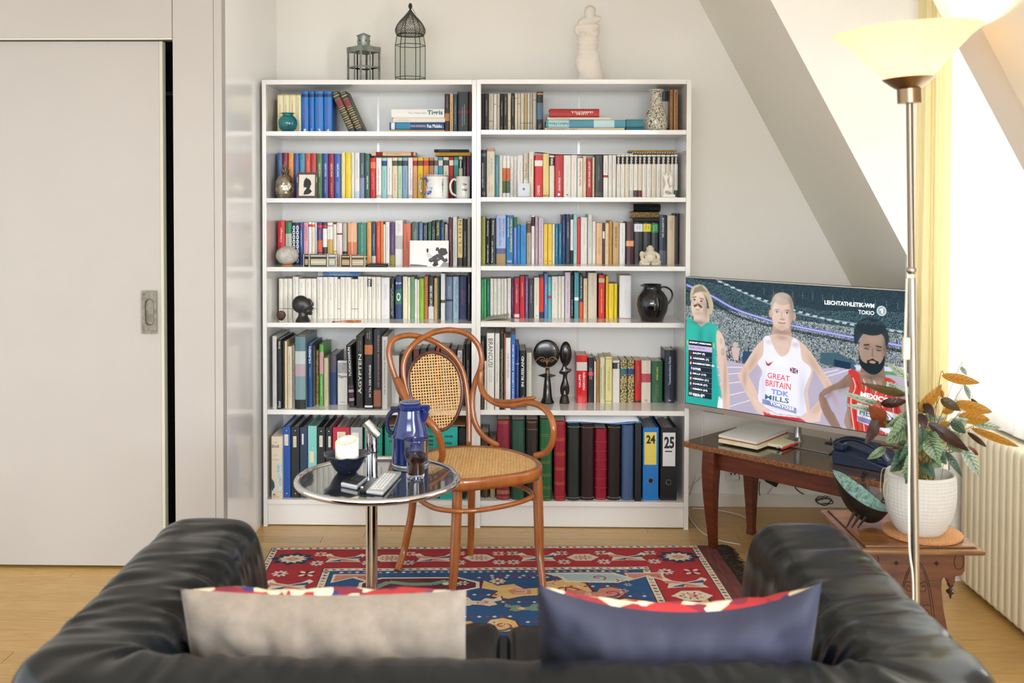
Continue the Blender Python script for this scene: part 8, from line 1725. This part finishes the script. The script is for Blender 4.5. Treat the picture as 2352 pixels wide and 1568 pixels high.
# telephone
p=atZ(1912,1064,ZB);PHc=mat('#1a2740',.42,name='navy_plastic',bump=.1,bs=300)
ph=empty('telephone',(p.x,p.y,ZB+.0005),RZ+.04,'dark navy desk telephone with coiled cord at the table corner beside the plant','telephone')
def wedge(x0,x1,y0,y1,zz,name,m): # zz: list of (x, z)
    return G().prism([(x0,0)]+[(x,z) for x,z in zz]+[(x1,0)],y0,y1,'y').build(name,m,ph,bevel=.003)
wedge(.0,.215,.062,.19,[(-.006,.066),(.05,.066),(.12,.052),(.215,.022)],'base',PHc);wedge(.0,.215,.0,.0615,[(-.006,.05),(.1,.046),(.215,.018)],'cradle',PHc)
G().box(.02,.2,.08,.185,0,.001,M=Matrix.Translation((.0,0,.063)) @ Matrix.Rotation(.21,4,'Y')).build('keypad_panel',BLACK,ph)
kb=None
for i in range(4):
    for j in range(5):
        c=mat('#d5d8dc',.4)
        if kb is None: kb=G().box(-.007,.007,-.0045,.0045,0,.003).build('key',c,ph,bevel=.001);o=kb
        else: o=link('key',kb.data,None,ph)
        x=.045+j*.032;o.location=(x,.1+i*.024,.0655-(x-.0)*.213);o.rotation_euler=(0,.21,0)
hp_=bez([(-.002,.033,.07),(.028,.033,.094),(.075,.033,.103),(.13,.033,.094),(.178,.033,.07),(.205,.033,.038)],6)
G().tube(hp_,[.022]*4+[.014+.002*abs(math.cos(i*.2)) for i in range(len(hp_)-10)]+[.021]*6,14,flat=.62).build('handset',PHc,ph,smooth=50)
G().box(-.006,.036,.014,.058,.05,.084).build('earpiece',PHc,ph,bevel=.008);G().box(.165,.212,.014,.058,.022,.05).build('mouthpiece',PHc,ph,bevel=.008)
cpts=bez([atY(1990,1082,-.86),atY(1982,1095,-.87),atY(1984,1115,-.87),atY(1992,1135,-.87),atY(2010,1165,-.86),atY(2030,1150,-.84),atY(2034,1128,-.83)],6)
cl=[];tot=30*8
for i in range(tot+1):
    u=i/tot*(len(cpts)-1);j=min(int(u),len(cpts)-2);q=cpts[j].lerp(cpts[j+1],u-j);t=(cpts[j+1]-cpts[j]).normalized();s1=t.cross(V3((0,1,0))).normalized();s2=t.cross(s1);a=i*2*PI/8
    cl.append(q+(s1*math.cos(a)+s2*math.sin(a))*.0075)
o=G().tube(cl,.0018,6).build('coiled_cord',mat('#15191f',.3),smooth=True);tag(o,'black coiled telephone cord hanging from the low table','cord')
# ---------------------------------------------------------------- carved stool table
ZK=.45;F0=atZ(1976,1258,ZK);F1=atZ(2261,1257,ZK);WK=F1.x-F0.x;DK=.40;xc=(F0.x+F1.x)/2-.0
CW=mat('#70401f',.4,0,c2='#4a2411',ns=5,nsc=(1,9,9),nd=7,coat=.2,name='carved_oak',bump=.2,bs=30,bsc=(2,30,30));CT=mat('#8c6036',.3,0,c2='#5d381a',ns=5,nsc=(1.2,8,8),nd=6,coat=.15,name='worn_top');GR=mat('#23120a',.8,name='dark_groove')
sk_=empty('carved_side_table',(xc,F0.y,0),0,'small carved oak side table carrying the plant and the bronze boat shape','table')
h=WK/2
G().box(-h,h,0,DK,ZK-.022,ZK-.006).build('moulded_edge',CT,sk_,bevel=.006);G().box(-h+.022,h-.022,.022,DK-.02,ZK-.007,ZK).build('table_top',CT,sk_,bevel=.0015)
gv=G();
for a in ((-h+.0195,h-.0195,.019,.0215),(-h+.0195,h-.0195,DK-.0195,DK-.017)): gv.box(a[0],a[1],a[2],a[3],ZK-.0075,ZK-.0052)
for sx4 in (-h+.0195,h-.0215): gv.box(sx4,sx4+.002,.02,DK-.018,ZK-.0075,ZK-.0052)
gv.build('top_groove',GR,sk_)
half=[(0,-.002),(.142,-.002),(.146,-.02),(.146,-.062),(.138,-.074),(.118,-.08),(.117,-.098),(.106,-.108),(.100,-.104),(.092,-.088),(.084,-.082),(.078,-.09),(.0765,-.115),(.084,-.18),(.100,-.26),(.128,-.36),(.13,-.40),(.142,-.4275),(.02,-.4275),(.0,-.40)]
outl=[(a,ZK-.022+b) for a,b in half]+[(-a,ZK-.022+b) for a,b in reversed(half[1:-1])]
for nm,y0 in (('front_panel',.05),('rear_panel',DK-.07)):
    pn_=G().prism(outl,y0,y0+.022,'y').build(nm,CW,sk_,bevel=.002)
    for s in (-1,1): G().lathe([(0,-.152),(.003,-.147),(.004,-.14),(.0125,-.131),(.013,-.127),(.006,-.122),(.004,-.117),(.009,-.110),(.011,-.105)],20,M=Matrix.Translation((s*.108,y0+.011,ZK-.022))).build('turned_drop',mat('#3d281a',.3,coat=.3),pn_,smooth=50)
    if y0 < .1:
        g=G();yy=y0-.0008;cvt=[]
        for s in (-1,1):
            cvt += [[(s*(.006+.052*math.sin(t*PI/2)),-.048-.36*(1-math.cos(t*PI/2))) for t in [i/12 for i in range(13)]],[(s*(.002+.066*math.sin(t*PI/2)),-.036-.385*(1-math.cos(t*PI/2))) for t in [i/12 for i in range(13)]]]
            cvt += [[(s*(.127+.014*math.cos(t)),-.034+.024*math.sin(t)) for t in [2*PI*i/20 for i in range(21)]]]
            for (cx,cz1,r0,tn) in ((.022,-.115,.017,9),(.03,-.19,.022,9),(.036,-.29,.026,10)): cvt += [[(s*(cx+r0*math.exp(-.16*t)*math.cos(t+1)),cz1+r0*1.2*math.exp(-.16*t)*math.sin(t+1)) for t in [i*.4 for i in range(int(tn/.4))]]]
            for a,b in ((.01,-.15),(.014,-.24),(.018,-.33)): cvt += [[(s*(a+.012*i/6),b-.012*math.sin(i/6*PI)-.02*i/6) for i in range(7)]]
            g.prism([(s*.052,ZK-.062),(s*.06,ZK-.054),(s*.068,ZK-.062),(s*.06,ZK-.070)],yy,yy+.002,'y')
        for q in cvt: g.tube([(a,yy+.0004,ZK-.022+b) for a,b in q],.0011,5)
        g.build('incised_scrolls',GR,pn_)
G().box(-.02,.02,.072,DK-.07,.19,.225).build('stretcher',CW,sk_,bevel=.003)
# bronze boat-shaped sculpture
zk=ZK+.0006;o6=lambda x,y: (1820+x/3.267,820+y/3.267);yb_=F0.y+.17
E1=[atY(*o6(x,y),yb_+.10-.02*i/6) for i,(x,y) in enumerate([(298,842),(380,868),(470,926),(545,978),(625,1045),(690,1105),(722,1160)])]
E2=[atY(*o6(x,y),yb_-.0) for x,y in [(298,845),(325,905),(395,1000),(490,1080),(575,1128),(655,1155),(722,1162)]]
KL=[atY(*o6(x,y),yb_+.045) for x,y in [(299,848),(335,985),(405,1120),(490,1205),(570,1243),(650,1232),(722,1166)]]
e1,e2,kl=bez(E1,6),bez(E2,6),bez(KL,6);c=(e1[18]+kl[18])/2;c.z=zk
bt=empty('boat_sculpture',c,0,'half-moon shaped bronze sculpture with ribbed green face beside the flower pot','sculpture')
n=len(e1);v=[];f=[];BZ=mat('#1f1d1a',.4,.5,name='dark_bronze',c2='#33302a',ns=20)
for i in range(n): v += [e1[i]-c,e2[i]-c,(e2[i]*.55+kl[i]*.45)-c+V3((0,-.012*math.sin(PI*i/(n-1)),0)),kl[i]-c,(e1[i]*.5+kl[i]*.5)-c+V3((0,.012,0))]
for i in range(n-1):
    for k_ in range(1,5): a,b=k_,(k_+1) % 5;f.append((5*i+a,5*i+b,5*i+5+b,5*i+5+a))
bo_=pydata('hull',v,f,BZ,bt,True);v=[];f=[];m_=56
for i in range(m_+1):
    u=i/m_*(n-1);j=min(int(u),n-2);a=e1[j].lerp(e1[j+1],u-j);b=e2[j].lerp(e2[j+1],u-j)
    dz=V3((0,0,-.0032*(i % 2)-.001));v += [a.lerp(b,.04)-c+dz*0,a.lerp(b,.35)-c+dz,a.lerp(b,.65)-c+dz,a.lerp(b,.96)-c]
for i in range(m_):
    for k_ in range(3): f.append((4*i+k_,4*i+k_+1,4*i+5+k_,4*i+4+k_))
pydata('ribbed_face',v,f,mat('#7fa8a0',.6,.1,c2='#3c5a54',ns=35,nsc=(1,1,4),name='verdigris'),bt,fix=False)
for x,y in ((405,1195),(445,1215),(490,1228)):
    a=atY(*o6(x+60,y-30),yb_+.02)-c;b=atY(*o6(x,y+8),yb_+.01)-c;b.z=.002;G().tube([a,b],[.006,.002],6).build('foot',BZ,bt)
# ---------------------------------------------------------------- plant
pb=atZ(2112,1218,ZK+.011);kp=kk(pb)
ck=empty('cork_mat',(pb.x+6*kp,pb.y+.002,zk),0,'round cork mat under the white plant pot','mat');
G().lathe([(85*kp,0),(87*kp,.002),(87*kp,.008),(85*kp,.0095)],56).build('cork_disc',mat('#c08e5e',.9,c2='#a06a3c',ns=180,bump=.4,bs=300,name='cork'),ck,smooth=40)
pot=empty('flower_pot',(pb.x,pb.y,zk+.0102),0,'white ceramic pot with fine grid relief standing on the cork mat','plant pot')
kp *= .94;pr=[(48,0),(52,1),(62,14),(74,40),(81,70),(83,100),(82,128),(79,142),(77,145),(74,143),(73,138),(73,122),(0,120)]
N=150;v=[];f=[];prof=bez([(a,0,b) for a,b in pr[:9]],10)+[V3((a,0,b)) for a,b in pr[9:]]
for j,q in enumerate(prof):
    for i in range(N):
        a=2*PI*i/N;gq=1-(.02 if ((i % 3 == 0) or (j % 3 == 0)) and 8 < j < 66 else 0);v.append((q.x*kp*gq*math.cos(a),q.x*kp*gq*math.sin(a),q.z*kp))
for j in range(len(prof)-1):
    for i in range(N): f.append((j*N+i,j*N+(i+1) % N,(j+1)*N+(i+1) % N,(j+1)*N+i))
f.append(tuple(range(N))[::-1]);pydata('body',v,f,mat('#cfccc6',.7,name='bisque'),pot,True)
G().lathe([(0,118*kp),(72*kp,119*kp),(0,122*kp)],30).build('soil',mat('#2a1f18',.95),pot)
plt=empty('potted_plant',(pb.x,pb.y,zk+.0102+119*kp),0,'prayer plant with striped green leaves and rust undersides in the white pot','plant')
O=plt.location.copy()
def leafmat(nm,c1,c2,tr=.35,stripes=True):
    m=bpy.data.materials.new(nm);m.use_nodes=True;nt=m.node_tree;b=nt.nodes['Principled BSDF'];b.inputs['Roughness'].default_value=.38;out_=nt.nodes['Material Output']
    at=nt.nodes.new('ShaderNodeAttribute');at.attribute_name='Col';mx=nt.nodes.new('ShaderNodeMix');mx.data_type='RGBA';mx.inputs['A'].default_value=lin(c1)+(1,);mx.inputs['B'].default_value=lin(c2)+(1,)
    nt.links.new(at.outputs['Fac'],mx.inputs['Factor']);nt.links.new(mx.outputs['Result'],b.inputs['Base Color'])
    tl=nt.nodes.new('ShaderNodeBsdfTranslucent');nt.links.new(mx.outputs['Result'],tl.inputs[0]);ms=nt.nodes.new('ShaderNodeMixShader');ms.inputs[0].default_value=tr
    nt.links.new(b.outputs[0],ms.inputs[1]);nt.links.new(tl.outputs[0],ms.inputs[2]);nt.links.new(ms.outputs[0],out_.inputs[0]);return m
LM={'g': leafmat('striped_leaf','#8aa37c','#22352a',.2),'p': leafmat('pale_leaf','#c9d8c2','#5c7a66',.35),'a': leafmat('amber_leaf','#c08a30','#8f5a1c',.5),'r': leafmat('rust_leaf','#8a4420','#5a2614',.3),'m': leafmat('maroon_leaf','#3c1f1a','#261210',.12),'d': leafmat('dark_leaf','#4a6a52','#16241c',.12),'o': leafmat('olive_leaf','#5a4a24','#33240f',.25)}
LV=[((980,600),(905,720),74,'g',-.05),((1010,560),(1120,640),66,'g',-.03),((920,640),(800,760),84,'d',-.06),((1060,640),(1160,735),60,'p',-.02),((935,500),(860,560),60,'m',-.04),((1080,690),(1150,800),56,'d',-.05),((1000,420),(930,330),50,'o',0),((1190,560),(1260,640),56,'g',0),((890,740),(820,870),70,'g',-.08),((1040,480),(1010,400),54,'g',.02),((940,300),(850,215),44,'p',0),((1130,420),(1230,365),54,'a',.03),((1120,135),(1408,182),66,'a',.04),((950,400),(1120,195),78,'a',0),((850,285),(515,178),56,'o',-.06),((885,175),(700,25),52,'p',-.04),((645,352),(345,238),40,'p',-.08),((605,400),(400,345),40,'p',-.06),((690,495),(575,355),100,'r',-.06),((640,458),(545,640),84,'m',-.07),((660,350),(865,320),66,'m',-.03),
      ((860,425),(700,510),78,'g',-.05),((868,478),(700,632),120,'g',-.06),((872,698),(735,850),120,'d',-.08),((700,678),(562,758),56,'g',-.09),((875,800),(850,942),92,'d',-.1),((1020,600),(1095,778),112,'g',-.06),((965,520),(975,655),62,'d',-.07),((1112,312),(1262,395),66,'o',.02),((1220,340),(1500,400),78,'a',.05),((1245,440),(1482,462),84,'a',.04),
      ((1330,480),(1562,520),62,'p',.06),((1338,530),(1700,655),52,'a',.05),((1020,490),(1325,692),76,'m',-.04),((1190,478),(1300,565),66,'d',-.02),((1275,668),(1405,888),76,'p',0),((1150,708),(1272,888),46,'d',-.03),((1312,562),(1455,664),34,'m',.03),((980,790),(1070,905),62,'d',-.09),((1262,72),(1308,132),34,'p',.1),((1290,208),(1330,305),36,'p',.1),
      ((1045,768),(1120,822),70,'g',-.07),((955,420),(1000,535),66,'m',-.05),((990,345),(1065,445),56,'m',-.03),((720,200),(882,275),40,'p',-.02),((1160,635),(1275,705),62,'g',-.01),((1322,678),(1396,732),34,'r',.02),((1095,235),(1130,300),34,'a',.05),((650,520),(745,470),66,'r',-.02),((1060,520),(1190,490),60,'a',.02),((1210,470),(1330,468),40,'p',.05),
      ((800,660),(880,620),60,'g',-.03),((1340,310),(1400,372),26,'m',.07),((1300,690),(1372,770),44,'g',.02),((900,560),(845,655),70,'g',-.08),((1000,460),(1150,452),46,'p',.03)]
lr=random.Random(11);stems=[]
for (bx,by),(tx,ty),wd_,kd,dy in LV:
    a=atY(*o6(bx,by),pb.y+dy+lr.uniform(-.02,.02));b=atY(*o6(tx,ty),pb.y+dy*1.5+lr.uniform(-.035,.035));ax=b-a;L=ax.length;t=ax.normalized();side=t.cross(V3((0,1,.15))).normalized();nn=side.cross(t);w_=wd_/3.267*kp/2*1.35
    nu,nv_=22,5;v=[];f=[];cols=[]
    for i in range(nu+1):
        u=i/nu;w=w_*(math.sin(PI*min(1,u**.8))**.75)*(1-.15*u) if 0 < u < 1 else .0006;c0=a+t*(L*u)+nn*(-.012*math.sin(PI*u)*L/.1)+V3((0,0,-.06*L*(u-.2)**2))
        for j in range(-nv_,nv_+1):
            s=j/nv_;v.append(c0+side*(w*s)+nn*(.22*w*abs(s)+.0012*math.sin(u*36-abs(s)*9)))
            ph_=(u*7.5-abs(s)*1.6) % 1;st=1.0 if (ph_ < .42 and abs(s) < .86) else 0.0;st=max(st,1.0 if abs(s) < .08 else 0);st=st*(.9 if kd in 'gpd' else .55);cols.append(st)
    q=2*nv_+1
    for i in range(nu):
        for j in range(q-1): f.append((i*q+j,i*q+j+1,(i+1)*q+j+1,(i+1)*q+j))
    o=pydata('leaf',[x-O for x in v],f,LM[kd],plt,True,fix=False)
    at=o.data.color_attributes.new('Col','FLOAT_COLOR','POINT');at.data.foreach_set('color',np.repeat(np.array(cols,'f'),4))
    rt_=V3((lr.uniform(-.05,.05),lr.uniform(-.04,.04),0));md=(a-O)*.55+V3((0,0,.03));P=bez([rt_,rt_*.5+md*.6+V3((0,0,.02)),a-O-t*.004,a-O+t*.01],6);stems.append(P)
    G().tube(P,.0011 if wd_ > 40 else .0008,5).build('stem',mat('#6b3c24' if lr.random() < .6 else '#7d8a3c',.5),plt,smooth=True)
for i in range(16):
    x=lr.uniform(-.04,.03);G().tube(bez([(x,lr.uniform(-.04,.02),0),(x*1.4,0,.06),(x*2+.01,0,.14+lr.uniform(0,.05))],5),.0018,6).build('stem',mat('#8a8f45',.5,c2='#b09a4a',ns=30),plt,smooth=True)
for i in range(6):   # dry pale roots hanging over the rim
    s=-1;z=.012+i*.002;G().tube(bez([(-.05,-.03+i*.01,.0),(-.075-.006*i,-.035+.01*i,.018+z),(-.098-.008*(i % 3),-.03+.01*i,-.002),(-.104-.005*(i % 3),-.03+.01*i,-.03-.008*(i % 4))],6),.0009,5).build('root',mat('#c4c29a',.6),plt,smooth=True)
# ---------------------------------------------------------------- floor lamp
YL=-2.06;kl_=mpp(YL);pl_=atY(2089,235,YL);pl2=atY(2103,1390,YL);zr=atY(2090,72,YL).z
fx=pl_.x+(pl2.x-pl_.x)*(pl_.z/(pl_.z-pl2.z))*.999
fl_=empty('floor_lamp',(fx,YL,0),0,'brushed metal uplighter floor lamp with glowing glass bowl by the dormer curtain','lamp')
G().lathe([(.125,.002),(.13,.006),(.128,.018),(.03,.026),(.014,.04)],48).build('base',STEEL,fl_,smooth=40)
tx=pl_.x-fx
G().tube([(0,0,.03),(tx*.75,0,pl_.z*.75-.0)],.0095,16).build('pole',STEEL,fl_,smooth=50);zj=atY(2096,620,YL).z
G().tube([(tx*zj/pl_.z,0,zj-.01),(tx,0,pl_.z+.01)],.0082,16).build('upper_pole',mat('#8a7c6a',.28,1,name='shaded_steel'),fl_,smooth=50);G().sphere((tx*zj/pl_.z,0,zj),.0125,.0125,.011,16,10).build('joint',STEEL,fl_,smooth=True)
T=Matrix.Translation((tx,0,pl_.z)) @ Matrix.Rotation(-.05,4,'Y')
br=mat('#9c8468',.3,1,name='antique_nickel')
G().lathe([(26*kl_,-.002),(26*kl_,30*kl_),(27*kl_,31*kl_)],32,M=T).build('socket',br,fl_,smooth=40);G().lathe([(27*kl_,31*kl_),(34*kl_,35*kl_),(57*kl_,54*kl_),(55*kl_,55*kl_),(0,36*kl_)],40,M=T).build('cup',br,fl_,smooth=40)
H0,H1=54*kl_,(zr-pl_.z);sg=bpy.data.materials.new('milk_glass');sg.use_nodes=True;nt=sg.node_tree;b=nt.nodes['Principled BSDF'];b.inputs['Base Color'].default_value=lin('#f4e2c6')+(1,);b.inputs['Roughness'].default_value=.3
tl=nt.nodes.new('ShaderNodeBsdfTranslucent');tl.inputs[0].default_value=lin('#fbe9cf')+(1,);ms=nt.nodes.new('ShaderNodeMixShader');ms.inputs[0].default_value=.6;nt.links.new(b.outputs[0],ms.inputs[1]);nt.links.new(tl.outputs[0],ms.inputs[2]);nt.links.new(ms.outputs[0],nt.nodes['Material Output'].inputs[0]);b.inputs['Emission Color'].default_value=lin('#ffe6c4')+(1,);b.inputs['Emission Strength'].default_value=.62
G().lathe([(50*kl_,H0),(92*kl_,H0+(H1-H0)*.42),(135*kl_,H0+(H1-H0)*.83),(160*kl_,H1),(158*kl_,H1+.002),(133*kl_,H0+(H1-H0)*.86),(88*kl_,H0+(H1-H0)*.46),(40*kl_,H0+.01)],64,M=T).build('glass_shade',sg,fl_,smooth=60)
G().lathe([(.006,.05),(.012,.06),(.018,.08),(.012,.097),(0,.1)],20,M=T).build('bulb',mat('#fff2d8',.3,emit=6,emitc='#ffe6be'),fl_,smooth=50)
pt=bpy.data.lights.new('bulb_light','POINT');pt.energy=4;pt.color=(1,.84,.64);pt.shadow_soft_size=.03;po=bpy.data.objects.new('bulb_light',pt);COL.objects.link(po);po.location=(pl_.x,YL,pl_.z+.115)
cb=[atY(u,v,YL-.012) for u,v in ((2083,640),(2079,760),(2078,845),(2088,1000),(2087,1150),(2089,1260),(2096,1320),(2098,1400))]
CB=bez([q-fl_.location for q in cb],8);G().tube(CB,.0026,8).build('cable',mat('#d9d2c4',.5),fl_,smooth=True)
q=atY(2081,800,YL-.014)-fl_.location;G().box(q.x-.0085,q.x+.0085,q.y-.008,q.y+.006,q.z-.027,q.z+.027).build('dimmer_switch',mat('#e4d8bc',.45),fl_,bevel=.003)
# ---------------------------------------------------------------- sockets and cables
sw=mat('#ecebe6',.35)
for u,cat_ in ((1683,0),(1712,1)):
    p=atY(u,1087,.357);e=empty('wall_socket',(p.x,.359,p.z),0,['white wall socket with round recess under the low table','white wall socket plate partly behind the rear table leg'][cat_],'socket')
    G().box(-.035,.035,-.008,0,-.033,.033).build('plate',sw,e,bevel=.003)
    G().tube([(.02*math.cos(a),-.0085,.02*math.sin(a)) for a in [2*PI*i/24 for i in range(24)]],.0012,6,True).build('recess_ring',sw,e,smooth=True)
    for s in (-1,1): G().prism([(s*.009+.0045*math.cos(t*PI/4),.0045*math.sin(t*PI/4)) for t in range(8)],-.0095,-.0075,'y').build('pin_hole',BLACK,e)
def cable(pts,rad,col,lab):
    P=bez([atY(u,v,y) if y is not None else atZ(u,v,rad+.001) for u,v,y in pts],8);P=[V3((q.x,q.y,max(q.z,rad+.0008))) for q in P]
    o=G().tube(P,rad,7).build('cable',mat(col,.45),smooth=True);tag(o,lab,'cable')
cable([(1612,925,.1),(1614,1000,.1),(1612,1035,.1),(1595,1100,.1),(1581,1150,None),(1583,1185,None),(1610,1220,None),(1650,1240,None),(1700,1250,None)],.0028,'#dedbd2','white cable hanging from the television and looping over the floor')
cable([(1590,1167,None),(1640,1170,None),(1690,1180,None),(1725,1195,None)],.0028,'#dad7ce','white cable running over the boards toward the rear table leg')
cable([(1578,1122,.2),(1600,1105,.3),(1625,1085,.34),(1655,1075,.34)],.0022,'#cfcdc4','thin pale cable rising from bookcase foot to the wall socket')
cable([(1786,1103,.32),(1770,1125,.31),(1752,1148,None),(1752,1155,None),(1790,1160,None),(1840,1158,None),(1880,1160,None),(1900,1165,None)],.003,'#d6d2c6','thick pale cable lying along the baseboard under the low table')
cable([(1745,1105,.32),(1744,1130,.31),(1755,1150,None),(1800,1156,None),(1860,1158,None)],.0022,'#1b1c1f','black cable curving behind the rear table leg along the wall')
cable([(1820,1108,.3),(1835,1128,.3),(1870,1145,None),(1900,1152,None),(1915,1160,None)],.0028,'#17181b','black cable sloping from the table to the coiled bundle')
cable([(1908,1005,-.42),(1909,1014,-.42),(1912,1022,-.42)],.002,'#1a1a1c','short black cable hanging below the television screen')
P=[atY(1893+18*math.cos(t),1150+8*math.sin(t)+1.2*math.sin(t*1.7),.25) for t in [i*.35 for i in range(70)]];P=[V3((q.x,q.y+.02*math.sin(i*.9),max(q.z,.004))) for i,q in enumerate(P)]
o=G().tube(P,.0018,6).build('cable_bundle',mat('#26282a',.4),smooth=True);tag(o,'tangled bundle of black cable by the baseboard behind the carved table','cable')
o=G().box(-.03,.03,-.02,.02,0,.034).build('power_adapter',BLACK,loc=atY(1768,1110,.30),bevel=.003);o.rotation_euler=(0,.5,0);tag(o,'black power adapter hanging under the low table near the wall','adapter')
# books beside the phone
p=atZ(1975,1035,ZB);
for i,(c,l) in enumerate((('#3c3a26','dark olive magazine lying behind the telephone'),('#2b2824','magazine with black and white print on top, behind the telephone'))):
    o=G().box(-.14,.13,-.07,.09,0,.005).build('magazine',mat(c,.3,c2='#d8cdb4',ns=26,nd=1,r0=.52,r1=.56,name='cover_print'),loc=(p.x+.02+.01*i,p.y+.04,ZB+.0012+.0062*i),rot=(0,0,RZ+.1-.2*i));tag(o,l,'magazine','magazines behind the telephone')
